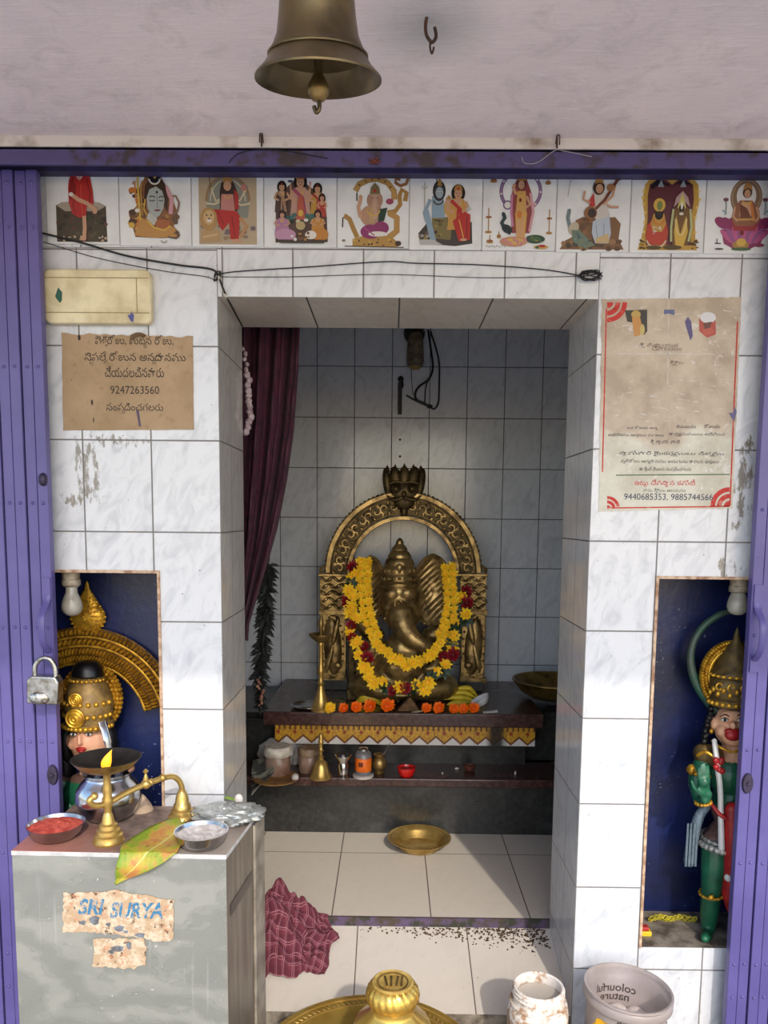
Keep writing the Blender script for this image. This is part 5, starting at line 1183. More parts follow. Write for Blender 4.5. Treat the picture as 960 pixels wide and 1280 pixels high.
# standing lamp
q = atz(401, 888, ZT); k = mpp(q.y)
t = thing('lamp_stand', 'slim brass oil lamp stand at the left end of the altar slab', 'lamp', (q.x, q.y, ZT))
H = (at(401, 770, q.y).z - ZT)
def sc(pf): return [(r * k, z * H / 118) for r, z in pf]
MB().lathe(sc([(13, 0), (13.5, 3), (11, 6), (9, 12), (6, 20), (4, 28), (3.5, 32)]), q, 28).build('base', m_brass, t)
MB().lathe(sc([(3.4, 31), (5, 34), (3, 37), (2.8, 44), (4.2, 47), (5, 50), (3.6, 53), (2.7, 58), (2.5, 80), (3.2, 82), (3.2, 84), (2.6, 86)]), q, 20).build('stem', m_brass, t)
MB().lathe(sc([(2.5, 85), (6, 86), (13, 92), (15.5, 95), (15.5, 96), (12, 94), (4, 91), (2.4, 92), (2.4, 104), (3.8, 108), (3, 112), (1.2, 116), (0, 120)]), q, 28).build('oil_dish', m_brassd, t)
# big basin on the right
q = at(692, 880, 1.16)
t = thing('brass_basin', 'wide aged brass basin at the right end of the altar', 'basin', (q.x, q.y, -0.667))
R = 53 * mpp(1.16)
b = MB().lathe([(0, .004), (R * .55, .004), (R * .82, .030), (R * .97, .066), (R, .068), (R, .072), (R * .95, .072), (R * .80, .036), (R * .54, .010), (0, .010)][::-1], (q.x, q.y, -0.668), 48)
b.build('bowl', brass('basin_brass', (150, 122, 66), (92, 74, 40), .4), t)

# ------------------------------------------------------------------ lower shelf
def base_at(px, py, z=ZS): return atz(px, py, z)
def LP(b, q, pf, mat=None, seg=32, mi=0, sy=1.0): k_ = mpp(q.y); return b.lathe([(r * k_, z * k_ * sy) for r, z in pf], q, seg, mi=mi)
m_jarp = M('jar_plastic', (190, 160, 140), .3, trans=.35, c2=(150, 110, 90), scale=20)
m_lid = M('dirty_white_lid', (224, 218, 206), .5, c2=(176, 162, 142), scale=30)
for px, py, s, lab, lidm in ((346, 970, 1.0, 'brownish plastic jar with a white screw lid at the left end of the lower shelf', m_lid), (386, 966, .84, 'smaller brownish plastic jar with a dirty pale lid beside the handbell', M('dirty_pale_lid', (150, 128, 104), .5, c2=(104, 80, 60), scale=40))):
    q = base_at(px, py) + Vector((0, .02, 0)); t = thing('plastic_jar', lab, 'jar', q, 'plastic jars on the lower shelf')
    w = lambda z: z * s
    LP(MB(), q, [(0, 0), (15.5 * s, 0), (16.5 * s, 2), (16.5 * s, 22 * s), (14.5 * s, 25 * s), (14 * s, 27 * s)]).build('body', m_jarp, t)
    b = LP(MB(), q, [(17 * s, 25.5 * s), (17.4 * s, 26.5 * s), (17.4 * s, 36 * s), (16 * s, 38 * s), (0, 38.5 * s)])
    kk = mpp(q.y)
    for i in range(30):
        a = 2 * PI * i / 30; b.box((-.0008, 0, 27 * s * kk), (.0008, .001, 36 * s * kk), mat=Matrix.Translation(q) @ rotz(a) @ Matrix.Translation((0, 17.2 * s * kk, 0)))
    b.build('lid', lidm, t)
q = base_at(345, 974)
tag(LP(MB(), q, [(0, 0), (27, 0), (30, 1.5), (30, 2.5), (26, 2), (0, 1.5)]).build('tan_lid', M('tan_board', (160, 116, 62), .7, c2=(120, 84, 44), scale=30)), 'flat round tan disc lying under the left jar on the lower shelf', 'disc')
q = base_at(369, 976); tag(MB().ell(q + Vector((0, 0, .012)), .0125).build('white_ball', M('camphor', (214, 210, 204), .5, c2=(186, 176, 170), scale=80, bump=.2)), 'small white ball on the shelf edge in front of the two jars', 'ball')
# handbell
q = base_at(401, 972); t = thing('hand_bell', 'brass handbell with an upright handle on the lower shelf between jar and tumbler', 'bell', q)
LP(MB(), q, [(14.5, 0), (15, 1.5), (13, 4), (11, 9), (9.5, 16), (8, 20), (4.5, 23), (2.5, 25)]).build('bell_body', m_brass, t)
LP(MB(), q, [(2.6, 24.5), (4.4, 27), (2.2, 30), (2.8, 34), (4, 36), (2.4, 38), (2.8, 44), (4.2, 47), (2.6, 50), (3.6, 55), (2, 58), (0, 61)], seg=20).build('handle', m_brass, t)
# tumbler
q = base_at(429, 972); t = tag(LP(MB(), q, [(0, 0), (8, 0), (8.4, 2), (6, 5), (6.6, 8), (7.4, 18), (6.4, 20), (7, 22), (11, 29), (11, 30), (10, 29.5), (6, 22.5), (5.6, 20), (6, 10), (0, 9)]).build('steel_tumbler', m_steel), 'small waisted steel tumbler with a flared rim on the lower shelf', 'tumbler')
# bottle with orange label
q = base_at(454, 971); t = thing('oil_bottle', 'clear bottle with an orange label standing on a white base plate on the lower shelf', 'bottle', q)
LP(MB(), q, [(0, 3), (9.4, 3), (10.4, 4), (10.4, 30), (9, 33), (6, 35), (0, 35.5)]).build('glass', M('clear_plastic', (206, 206, 210), .12, trans=.7), t)
LP(MB(), q, [(10.6, 9), (10.75, 9.2), (10.75, 26), (10.6, 26.2)]).build('label', M('orange_label', (242, 120, 24), .5, c2=(232, 96, 16), scale=60), t)
LP(MB(), q, [(0, 0), (12.5, 0), (13.5, 1.5), (13.5, 3), (11, 4), (0, 4)]).build('base_plate', M('white_saucer', (214, 206, 200), .4), t)
LP(MB(), q, [(5.5, 34), (6, 35), (6, 38), (0, 39)]).build('cap', m_steel, t)
b = MB(); kk = mpp(q.y)
b.lathe([(10.85 * kk, 16 * kk), (10.85 * kk, 22 * kk)], q, 32)
b.f = [f for f in b.f if all((b.v[i] - q).y < -8.4 * kk and (b.v[i] - q).x < 1 * kk for i in f)]; b.mi = [0] * len(b.f); b.sm = [True] * len(b.f)
b.build('label_mark', M('label_brown', (110, 40, 20), .6), t)
# small brass pot with spoon
q = base_at(474, 967); t = thing('brass_pot', 'small brass pot with a spoon standing in it behind the labelled bottle', 'pot', q)
LP(MB(), q, [(0, 0), (6, 0), (6.5, 2), (5, 4), (8.5, 9), (9.5, 14), (8, 19), (5, 22), (7.5, 25), (7.5, 26), (4.5, 23), (0, 22)]).build('body', m_brassd, t)
b = MB(); kk = mpp(q.y); b.tube([q + Vector((2 * kk, 0, 20 * kk)), q + Vector((10 * kk, 0, 34 * kk)), q + Vector((14 * kk, .003, 41 * kk))], [.0022, .0018, .0014], 8); b.build('spoon', m_steel, t)
q = base_at(508, 970); t = thing('red_cup', 'shallow shiny red plastic cup on the lower shelf below the middle of the altar', 'cup', q)
LP(MB(), q, [(0, 0), (7, 0), (10, 3), (11.5, 9), (12, 12), (11, 12), (9.6, 8), (6, 4), (0, 4)]).build('bowl', M('red_plastic', (212, 24, 20), .25, coat=.3), t)
LP(MB(), q, [(9.8, 9), (5, 10.5), (0, 11)]).build('powder', M('red_powder', (176, 22, 18), .9, bump=.3), t)
q = base_at(587, 963); tag(LP(MB(), q, [(0, 0), (5, 0), (7, 3), (7.6, 7), (6.8, 7), (5.6, 4), (0, 3)]).build('clay_lamp', M('terracotta', (112, 58, 40), .7, c2=(70, 36, 28), scale=40)), 'small terracotta oil lamp at the back of the lower shelf on the right', 'lamp')
m_wick = M('cotton', (220, 214, 206), .9)
for px, py, lab in ((571, 962, 'white cotton wick lying left of the clay lamp on the lower shelf'), (644, 968, 'white drop of camphor near the right end of the lower shelf'), (553, 968, 'tiny white crumb on the lower shelf between red cup and clay lamp')):
    q = base_at(px, py); b = MB().ell(q + Vector((0, 0, .004)), (.008 if px == 571 else .0035, .004, .004 if px != 644 else .008), seg=10, rings=6)
    tag(b.build('cotton_wick' if px == 571 else 'camphor_piece', m_wick), lab, 'wick' if px == 571 else 'camphor')
# crumpled plastic bag behind the jars and folded papers at the left end
q = base_at(352, 962); r = random.Random(2)
def crumple(p, sc_=3.2, amp=.28): return 1 + amp * noise.noise(p * sc_ + Vector((3, 1, 2))) + amp * .6 * abs(noise.noise(p * sc_ * 2.3))
b = MB(); b.ell(q + Vector((-.014, .07, .036)), (.072, .022, .056), seg=30, rings=20, disp=lambda p: crumple(p, 1.7, .30)); b.ell(q + Vector((.052, .06, .030)), (.024, .018, .040), roty(.5).to_3x3(), seg=20, rings=14, disp=lambda p: crumple(p, 3, .4))
o = b.build('plastic_bag', M('white_plastic_film', (190, 188, 186), .35, trans=.25, bump=.3, scale=60), loc=(q.x, q.y + .07, ZS))
for v in o.data.vertices: v.co.z = max(v.co.z, 0.0005)
tag(o, 'crumpled white plastic bag behind the left jar on the lower shelf', 'bag')
q = base_at(322, 974)
t = thing('folded_papers', 'striped folded papers leaning at the left end of the lower shelf', 'papers', (q.x, q.y - .005, ZS))
m_pap = M('old_paper', (176, 174, 158), .8, c2=(90, 90, 84), scale=24, lo=.45, hi=.55)
for i in range(4):
    a0 = at(312, 994 - i * 9, q.y - .05 + .02 * i); a1 = at(340, 964 - i * 3, q.y - .03 + .02 * i)
    def fn(u, v, a0=a0, a1=a1, i=i):
        p = a0.lerp(a1, u); return p + Vector((-.012 * (v - .5), .10 * v, .014 * v + .004 * math.sin(u * 5 + i)))
    MB().surf(fn, 10, 4, .0012).build('sheet', m_pap, t)
# ------------------------------------------------------------------ curtain, dark garland and fixtures in the shrine
def cloth_mat(name, c, c2):
    t = NT(name); p = t.obj(); n = t.noise(p, 40, 4)
    t.l(t.mix(t.ramp(n, step(.4, .65)), lin(c), lin(c2)), t.b.inputs['Base Color']); t.b.inputs['Roughness'].default_value = .75; t.b.inputs['Sheen Weight'].default_value = .05
    return t.m
YC = 0.36
edge = [(400, 377), (470, 373), (540, 367), (600, 358), (660, 346), (710, 332), (750, 320), (782, 311)]
def cur(u, v):
    y = lerp(396, 800, v); xr = interp(edge, y); xl = 292
    xr = max(xr, 296)
    x = lerp(xl, xr, u); p = at(x, y, YC)
    w = (xr - xl) * mpp(YC)
    p.y += 0.020 * math.sin(u * 24 + 1.2 * math.sin(v * 3)) * (1 - .2 * v) + 0.010 * math.sin(u * 55 + v * 4); return p
o = MB().surf(cur, 90, 40, .0012).build('maroon_curtain', cloth_mat('maroon_cloth', (74, 22, 48), (50, 14, 34)))
tag(o, 'dark maroon curtain pulled aside at the left of the shrine doorway', 'curtain')
q = at(330, 408, YC); tag(MB().tube([(-.7, YC + .01, q.z + .03), (.75, YC + .01, q.z + .03)], .005, 10).build('curtain_rod', m_rub), 'thin dark rod carrying the maroon curtain behind the lintel', 'rod')
# faded white flower garland just behind the left jamb
P = cat_([at(x, y, .292) for x, y in ((304, 436), (308, 455), (310, 475), (311, 500), (313, 520), (308, 545))], 8)
t = thing('faded_garland', 'faded pinkish white flower garland hanging beside the maroon curtain', 'garland', P[-1])
m_fade = M('faded_petals', (190, 172, 176), .8, c2=(140, 116, 126), scale=90)
MB().tube(P, .002, 6).build('string', m_rub, t)
r = random.Random(8)
for i, p in enumerate(resample(P, .013)):
    b = MB(); R = .0055 if i < 5 else .0085
    b.ell(p + Vector((r.uniform(-.003, .003), 0, 0)), (R, R, R * 1.1), seg=10, rings=7, disp=lambda v, i=i: 1 + .35 * noise.noise(v * 3 + Vector((i, 0, 0)))); b.build('flower', m_fade, t)
# dark dried leaf garland
YD = 0.41
spine = cat_([at(x, y, YD) for x, y in ((336, 705), (333, 740), (331, 775), (327, 810), (324, 850), (326, 885))], 10)
b = MB(); r = random.Random(12)
for p in resample(spine, .0035):
    for _ in range(5):
        a = r.uniform(0, 2 * PI); L = r.uniform(.016, .037) * (1.0 if p.z > -.45 else .7); d = Vector((math.cos(a), math.sin(a) * .6, r.uniform(-.9, .3))).normalized(); s_ = d.cross(Vector((r.uniform(-1, 1), r.uniform(-1, 1), .3))).normalized()
        def fn(u, v): return p + d * L * u + s_ * (v - .5) * .010 * math.sin(PI * min(1, .08 + u * .9)) + Vector((0, 0, -.3 * L * u * u))
        b.surf(fn, 3, 2)
b.tube(cat_([at(348, 402, YC + .012), at(346, 520, YD), at(341, 640, YD), spine[0], spine[-1]], 6), .0016, 6)
o = b.build('dried_leaves', M('dried_leaf', (18, 24, 20), .7, c2=(10, 12, 12), scale=60)); o['kind'] = 'stuff'
tag(o, 'dark dried leaf garland hanging below the curtain at the left of the altar', 'garland')
P = [at(x, y, .395) for x, y in ((324, 850), (326, 866), (325, 882))]
b = MB(); r = random.Random(3)
for p in resample(cat_(P, 6), .006): b.ell(p + Vector((r.uniform(-.008, .008), 0, 0)), r.uniform(.003, .006), seg=8, rings=5)
tag(b.build('bead_string', M('old_beads', (110, 60, 50), .5, c2=(150, 116, 96), scale=40)), 'short string of reddish brown beads among the dark dried leaves', 'beads')
# lamp fitting, cable and strap on the back wall
YW = 1.455
q = at(519, 432, YW)
t = thing('lamp_fitting', 'old lamp holder with dangling black cable on the shrine back wall above the arch', 'lamp fitting', (q.x, YW, q.z))
k = mpp(YW); m_oldb = M('aged_bakelite', (120, 104, 84), .5, c2=(80, 66, 50), scale=40)
b = MB(); q1 = at(519, 452, YW - .05); b.lathe([(9 * k, -6 * k), (10.5 * k, 0), (10 * k, 14 * k), (9 * k, 24 * k), (8 * k, 30 * k), (5 * k, 34 * k), (0, 35 * k)][::1], q1, 24); b.build('holder', m_oldb, t)
b = MB(); b.lathe([(0, -10 * k), (5 * k, -9 * k), (8.6 * k, -5 * k), (8.8 * k, 0)], q1, 24); b.build('cap', M('amber_plastic', (150, 124, 70), .4), t)
b = MB(); q2 = at(518, 415, YW - .02); b.lathe([(0, .03), (10 * k, .028), (13 * k, 0)], (q2.x, YW, q2.z), 24, rotx(PI / 2)); b.tube([(q2.x, YW - .025, q2.z), (q2.x, YW - .05, q2.z - .02)], .012, 10); b.build('wall_bracket', m_rub, t)
def cab(pts, r_): return MB().tube(cat_([at(x, y, YW - .012) for x, y in pts], 8), r_, 8)
b = cab([(535, 412), (539, 440), (541, 460), (536, 474), (524, 483), (519, 492), (521, 500), (530, 504), (536, 508)], .0042)
b2 = cab([(538, 414), (545, 436), (549, 455), (549, 480), (548, 502), (543, 511), (536, 508), (520, 501), (508, 494)], .0034)
b3 = cab([(536, 474), (532, 485), (531, 503)], .0026); b4 = cab([(514, 460), (515, 480), (516, 494)], .0012)
for z in (b2, b3, b4): b.add(z.v, z.f, 0)
b.ell(at(537, 508, YW - .012), (.012, .006, .008)); b.build('cable', m_rub, t)
q0, q1 = at(497, 518, YW), at(503, 478, YW)
t = thing('black_strap', 'black strap with a hook hanging on the shrine back wall left of the lamp fitting', 'strap', (q0.x, YW, q0.z))
MB().box((q0.x, YW - .006, q0.z), (q1.x - .001, YW, q1.z)).build('strap', m_rub, t, bevel=.002)
b = MB(); c = at(501, 474, YW - .006); b.ell(c, (.012, .007, .012)); b.ell(at(503, 481, YW - .008), (.005, .004, .014)); b.build('buckle', M('black_metal', (30, 30, 32), .3, .6), t)
for x, y in ((500, 549.5), (500, 570.5)):
    pass
b = MB(); b.ell(at(500, 549.5, YW), (.0045, .003, .0045)); tag(b.build('wall_plug', m_rub), 'upper of two small black plug holes in the tiles above the flame crest', 'wall plug')
b = MB(); b.ell(at(500, 570.5, YW), (.0045, .003, .0045)); tag(b.build('wall_plug', m_rub), 'lower of two small black plug holes in the tiles above the flame crest', 'wall plug')

# ------------------------------------------------------------------ statues in the niches
m_skinp = M('painted_skin', (232, 178, 140), .45, c2=(216, 156, 120), scale=20); m_green = M('green_enamel', (36, 104, 74), .35, c2=(22, 74, 54), scale=26, lo=.35, hi=.7)
m_brownp = M('brown_painted_cloth', (104, 74, 66), .6, c2=(84, 62, 54), scale=30); m_wpaint = M('white_enamel', (214, 212, 208), .4); m_bpaint = M('black_enamel', (16, 14, 15), .35)
m_rpaint = M('red_enamel', (176, 34, 34), .4, c2=(140, 24, 28), scale=40); m_silver = M('silver_paint', (186, 184, 178), .4, .4, c2=(130, 128, 124), scale=70, bump=.4)
m_scarf = M('blue_grey_paint', (112, 128, 140), .6, c2=(84, 100, 112), scale=90, bump=.6, bscale=160); m_dgold = M('tarnished_gold', (120, 98, 56), .5, .4, c2=(84, 70, 46), scale=60, bump=.4)
m_hair = M('black_painted_hair', (14, 13, 14), .5, bump=.8, bscale=160, scale=80)
def paint(ob, fn):
    for p in ob.data.polygons: p.material_index = fn(p.center + WL[ob.name])
def eyes(parent, hx, hy, Y, gap, s):
    for sg in (-1, 1):
        b = MB(); EL(b, hx + sg * gap, hy, Y, 4.6 * s, 2.3 * s, .004, sg * -4); e = b.build('eye', m_wpaint, parent)
        b = MB(); EL(b, hx + sg * gap, hy, Y - .003, 1.9 * s, 2.1 * s, .003); b.build('pupil', m_bpaint, e)
        b = MB(); TB(b, [(hx + sg * (gap - 5 * s), hy - 4.5 * s, Y, .7 * s), (hx + sg * gap, hy - 7 * s, Y, .9 * s), (hx + sg * (gap + 6 * s), hy - 4 * s, Y, .5 * s)], seg=6, n=4)
        TB(b, [(hx + sg * (gap - 5 * s), hy - .5 * s, Y - .001, .4 * s), (hx + sg * gap, hy - 2.6 * s, Y - .003, .6 * s), (hx + sg * (gap + 6 * s), hy - .8 * s, Y, .4 * s)], seg=6, n=4); b.build('brow', m_bpaint, parent)
def hand(b, wx, wy, wY, tx, ty, s=1.0, sg=1):
    """palm and five fingers from the wrist towards (tx, ty); thumb on the side sg"""
    W = Vector((wx, wy)); d = (Vector((tx, ty)) - W); L = d.length; d.normalize(); n = Vector((-d.y, d.x)) * sg
    c = W + d * L * .28
    TB(b, [(wx, wy, wY, 4.2 * s), (c.x, c.y, wY - .004, 6 * s), ((W + d * L * .5).x, (W + d * L * .5).y, wY - .006, 6.2 * s)], n=4, flat=.55)
    for i, (o, ln, cu) in enumerate(((-5.2, .86, 0), (-1.9, 1.0, 0), (1.5, .96, 0), (4.6, .78, 0))):
        p0 = W + d * L * .46 + n * o * s * .8; p1 = W + d * L * (.46 + .27 * ln) + n * o * s * 1.0; p2 = W + d * L * (.46 + .54 * ln) + n * o * s * .95
        TB(b, [(p0.x, p0.y, wY - .006, 2.0 * s), (p1.x, p1.y, wY - .009, 1.8 * s), (p2.x, p2.y, wY - .005, 1.3 * s)], n=4, seg=8)
    p0 = W + d * L * .18 + n * 4 * s; p1 = W + d * L * .34 + n * 9.5 * s; p2 = W + d * L * .54 + n * 11.5 * s
    TB(b, [(p0.x, p0.y, wY - .006, 2.6 * s), (p1.x, p1.y, wY - .010, 2.2 * s), (p2.x, p2.y, wY - .010, 1.5 * s)], n=4, seg=8)

# right niche: the green monkey-faced statue
YS, cx = 0.075, 916
zf = -0.991
t = thing('monkey_god_statue', 'painted green statue with a gold crown and red mouth standing in the right niche', 'statue', (at(cx, 1170, YS).x, YS, zf))
b = MB()
EL(b, cx, 906, YS, 24, 29, .038); EL(b, cx + 0, 920, YS - .02, 15, 13, .03); EL(b, cx, 896, YS - .028, 17, 9, .014)
for s in (-1, 1):
    EL(b, cx + s * 24, 904, YS, 4, 8, .012); EL(b, cx + s * 13, 914, YS - .022, 8, 8, .016)
TB(b, [(cx, 925, YS + .004, 13), (cx, 948, YS + .006, 15)], seg=14, n=4)
EL(b, cx, 968, YS + .01, 34, 30, .05); EL(b, cx, 1005, YS + .01, 28, 36, .045); EL(b, cx, 1044, YS + .01, 32, 26, .048)
for s in (-1, 1):
    TB(b, [(cx + s * 34, 950, YS + .005, 13), (cx + s * 45, 972, YS - .005, 11), (cx + s * 42, 996, YS - .02, 8.5)], n=5)
    TB(b, [(cx + s * 42, 998, YS - .02, 8.5), (cx + s * 37, 1002, YS - .045, 7), (cx + s * 31, 992, YS - .062, 5.5)], n=5)
    hand(b, cx + s * 35, 1000, YS - .060, cx + s * 38, 954, 1.3, s)
    TB(b, [(cx + s * 20, 1052, YS + .004, 19), (cx + s * 23, 1085, YS - .006, 17), (cx + s * 27, 1116, YS - .010, 12.5), (cx + s * 29, 1138, YS - .002, 12), (cx + s * 31, 1162, YS, 8.5)], n=6, seg=16)
    TB(b, [(cx + s * 31, 1166, YS + .004, 8), (cx + s * 33, 1170, YS - .03, 7.5), (cx + s * 35, 1173, YS - .055, 5.5)], n=5)
o = b.build('body', [m_green, m_skinp, m_brownp], t, remesh=.0032, smooth_it=2)
zneck, zwa, zwb = at(cx, 950, YS).z, at(cx, 1007, YS).z, at(cx, 1050, YS).z
paint(o, lambda c: 1 if (c.z > zneck and (abs(c.x - at(cx, 950, YS).x) < .055) and c.y > YS - .05) or c.z > at(cx, 932, YS).z else (2 if (zwb < c.z < zwa and abs(c.x - at(cx, 1000, YS).x) < .080 and c.y > YS - .058) else 0))
eyes(t, cx, 900, YS - .040, 10, 1.0)
b = MB(); EL(b, cx, 919, YS - .052, 10, 7.5, .012); EL(b, cx, 914, YS - .050, 11, 4, .010); b.build('mouth', m_rpaint, t)
b = MB(); EL(b, cx, 907, YS - .048, 4, 5, .009); b.build('nose', m_skinp, t)
r = random.Random(14)
for s in (-1, 1):
    b = MB()
    for i in range(60):
        u = r.random(); b.ell(at(cx + s * (27 + 13 * u * r.uniform(.5, 1)), lerp(885, 930, u) + r.uniform(-3, 3), YS + .008 + r.uniform(-.012, .012)), r.uniform(.0045, .0075), seg=8, rings=6)
    b.build('hair', m_hair, t)
b = MB(); k = mpp(YS); c0 = at(cx, 882, YS)                   # crown
b.lathe([(r_ * k, z * k) for r_, z in ((27, 0), (30, 2), (30, 9), (27, 11), (28, 13), (30, 22), (29, 33), (27, 36), (29, 38), (29, 43), (26, 46), (22, 54), (16, 66), (10, 77), (5, 84), (3.5, 92), (0, 102))], c0, 40, sq=(1, .9))
b.build('crown', m_dgold, t)
b = MB()
for i in range(13):
    a = -PI / 2 + (i - 6) * .26; R = 30.5 * k
    b.ell(c0 + Vector((R * math.cos(a), .9 * R * math.sin(a), 5.5 * k)), (3.4 * k, 3.4 * k, 3.2 * k), seg=8, rings=6); b.ell(c0 + Vector((R * .97 * math.cos(a), .88 * R * math.sin(a), (18 + 5 * (i % 2)) * k)), (3 * k, 3 * k, 4 * k), seg=8, rings=6); b.ell(c0 + Vector((R * .98 * math.cos(a), .88 * R * math.sin(a), 40.5 * k)), (3.6 * k, 2 * k, 2.2 * k), seg=8, rings=5)
for i in range(5):
    a = -PI / 2 + (i - 2) * .5; p = c0 + Vector((30 * k * math.cos(a), 27 * k * math.sin(a), 28 * k))
    b.tube([p + Vector((4 * k * math.cos(j * .5), -.003, 4 * k * math.sin(j * .5))) for j in range(12)], 1.3 * k, 6)
b.build('crown_ornament', m_gold, t)
b = MB()                                     # beaded gold fan behind the crown
for R, rr, n in ((34, 3.0, 44), (39, 3.2, 48)):
    for i in range(n):
        a = lerp(-.6, PI + .6, i / (n - 1)); EL(b, cx + R * math.cos(a), 846 - R * 1.1 * math.sin(a), YS + .02, rr, rr, .010, seg=8, rings=5)
P = [at(cx + 31 * math.cos(a), 846 - 34 * math.sin(a), YS + .022) for a in [lerp(-.6, PI + .6, i / 30) for i in range(31)]]; b.tube(P, 4 * k, 8)
b.build('crown_fan', m_gold, t)
b = MB(); TB(b, [(912, 765, .12, 3), (900, 768, .12, 4.5), (880, 782, .12, 4.5), (867, 802, .118, 4.5), (863, 824, .115, 5), (867, 846, .112, 5.5), (876, 864, .11, 6), (888, 880, .108, 6.5), (902, 895, .10, 7)], n=6, seg=12)
b.build('tail', M('tail_green', (46, 92, 70), .45, c2=(74, 84, 76), scale=14), t)
b = MB()                                     # armlets, bracelets, knee bands
def band(b, px, py, Y, rx, d, rot=0, w=1.6, n=14):
    kk = mpp(Y); m_ = Matrix.Translation(at(px, py, Y)) @ roty(math.radians(rot))
    b.tube([m_ @ Vector((rx * kk * math.cos(a), d * math.sin(a), 0)) for a in [2 * PI * i / 24 for i in range(24)]], w * kk, 8, closed=True)
    for i in range(n):
        a = 2 * PI * i / n; b.ell(m_ @ Vector((rx * kk * math.cos(a), d * math.sin(a), 0)), 1.35 * w * kk, seg=8, rings=5)
for s in (-1, 1):
    b = MB()
    band(b, cx + s * 43, 966, YS - .003, 13, .026, s * -14, 2.2); band(b, cx + s * 37, 1003, YS - .045, 9, .018, s * 12, 1.8); band(b, cx + s * 27, 1117, YS - .008, 14, .029, s * 5, 1.6); EL(b, cx + s * 27, 1122, YS - .038, 4, 4, .006)
    EL(b, cx + s * 52, 962, YS - .02, 5, 7, .012)
    TB(b, [(cx + s * 44, 944, YS - .012, 2.4), (cx + s * 34, 940, YS - .028, 2.4), (cx + s * 22, 948, YS - .038, 2)], n=4, seg=8); TB(b, [(cx + s * 26, 926, YS, 1.6), (cx + s * 16, 934, YS - .03, 1.8), (cx + s * 2, 940, YS - .036, 1.8)], n=4, seg=8)
    EL(b, cx + s * 27, 914, YS - .004, 2.6, 3.4, .006)
    b.build('jewellery', m_gold, t)
b = MB()
for s in (-1, 1):
    b = MB()
    TB(b, [(cx + s * 36, 942, YS + .004, 14), (cx + s * 26, 945, YS + .002, 15)], seg=14)
    b.build('shoulder_cape', m_dgold, t)
b = MB(); band(b, cx, 1054, YS + .006, 41, .064, 0, 3.4, 34); band(b, cx, 1047, YS + .008, 39, .062, 0, 2.2, 30); b.build('belt', m_silver, t)
b = MB()
for s in (-1, 1):
    b = MB()
    TB(b, [(cx + s * 23, 926, YS - .028, 3.2), (cx + s * 20, 950, YS - .046, 3.6), (cx + s * 16, 985, YS - .048, 3.6), (cx + s * 15, 1020, YS - .046, 3.6), (cx + s * 14, 1060, YS - .052, 4.2)], n=6, seg=8)
    b.build('white_sash', m_wpaint, t)
b = MB(); r = random.Random(4)
for s in (-1, 1):
    b = MB()
    for _ in range(9): EL(b, cx + s * 18 + r.uniform(-5, 5), 958 + r.uniform(-9, 9), YS - .052, 4.2, 4.2, .007, r.uniform(0, 90), seg=8, rings=6)
    b.build('red_flower', m_rpaint, t)
b = MB()
for s in (-1, 1):
    b = MB()
    TB(b, [(cx + s * 32, 1008, YS + .0, 5), (cx + s * 42, 1020, YS + .004, 6.5), (cx + s * 50, 1048, YS + .01, 7.5), (cx + s * 54, 1076, YS + .012, 8)], n=6, seg=12, flat=1.0)
    for i in range(4): TB(b, [(cx + s * (44 + i * 4), 1030, YS - .006, 1.3), (cx + s * (47 + i * 4), 1082, YS - .004, 1.6)], n=4, seg=6)
    b.build('scarf', m_scarf, t)
b = MB(); TB(b, [(cx, 1012, YS - .046, 10), (cx, 1050, YS - .05, 11), (cx, 1090, YS - .044, 11), (cx, 1116, YS - .040, 14), (cx, 1134, YS - .034, 9)], n=6, seg=12)
for s in (-1, 1): TB(b, [(cx + s * 30, 1000, YS - .03, 2), (cx + s * 16, 1018, YS - .05, 3), (cx, 1026, YS - .055, 3)], n=4, seg=8)
b.build('red_cloth', m_rpaint, t)
b = MB(); EL(b, cx - 4, 1097, YS - .052, 7, 6, .008); EL(b, cx + 4, 1099, YS - .052, 7, 6, .008); b.build('white_fold', m_wpaint, t)
# things on the niche floor
P = [at(x, y, Y) for x, y, Y in ((813, 1153, .12), (824, 1150, .13), (836, 1152, .12), (848, 1148, .13), (860, 1150, .12), (868, 1147, .12))]
t = thing('yellow_chain', 'yellow linked garland lying along the back of the floor of the right niche', 'garland', (P[2].x, P[2].y, zf))
b = MB(); Q = resample(cat_(P, 10), .0065)
for row in (0, .008):
    for i, p in enumerate(Q):
        c = Vector((p.x, p.y - row, zf + .004 + row * 1.0)); a = (i % 2) * .9 + .4
        b.tube([c + Vector((.0055 * math.cos(j * PI / 5), .003 * math.sin(j * PI / 5) , .004 * math.sin(j * PI / 5 + a))) for j in range(10)], .0014, 6, closed=True)
b.build('links', M('yellow_plastic_chain', (196, 178, 40), .5, c2=(140, 130, 40), scale=60), t)
q = atz(806, 1172, zf)
t = thing('powder_packet', 'small red and yellow packet at the front left corner of the right niche floor', 'packet', (q.x + .004, q.y + .01, zf))
MB().box((q.x - .006, q.y + .004, zf), (q.x + .018, q.y + .026, zf + .012)).build('yellow_half', M('packet_yellow', (222, 190, 40), .5), t, bevel=.002)
MB().box((q.x - .006, q.y + .006, zf + .0122), (q.x + .012, q.y + .024, zf + .022)).build('red_half', M('packet_red', (176, 46, 36), .5), t, bevel=.002)

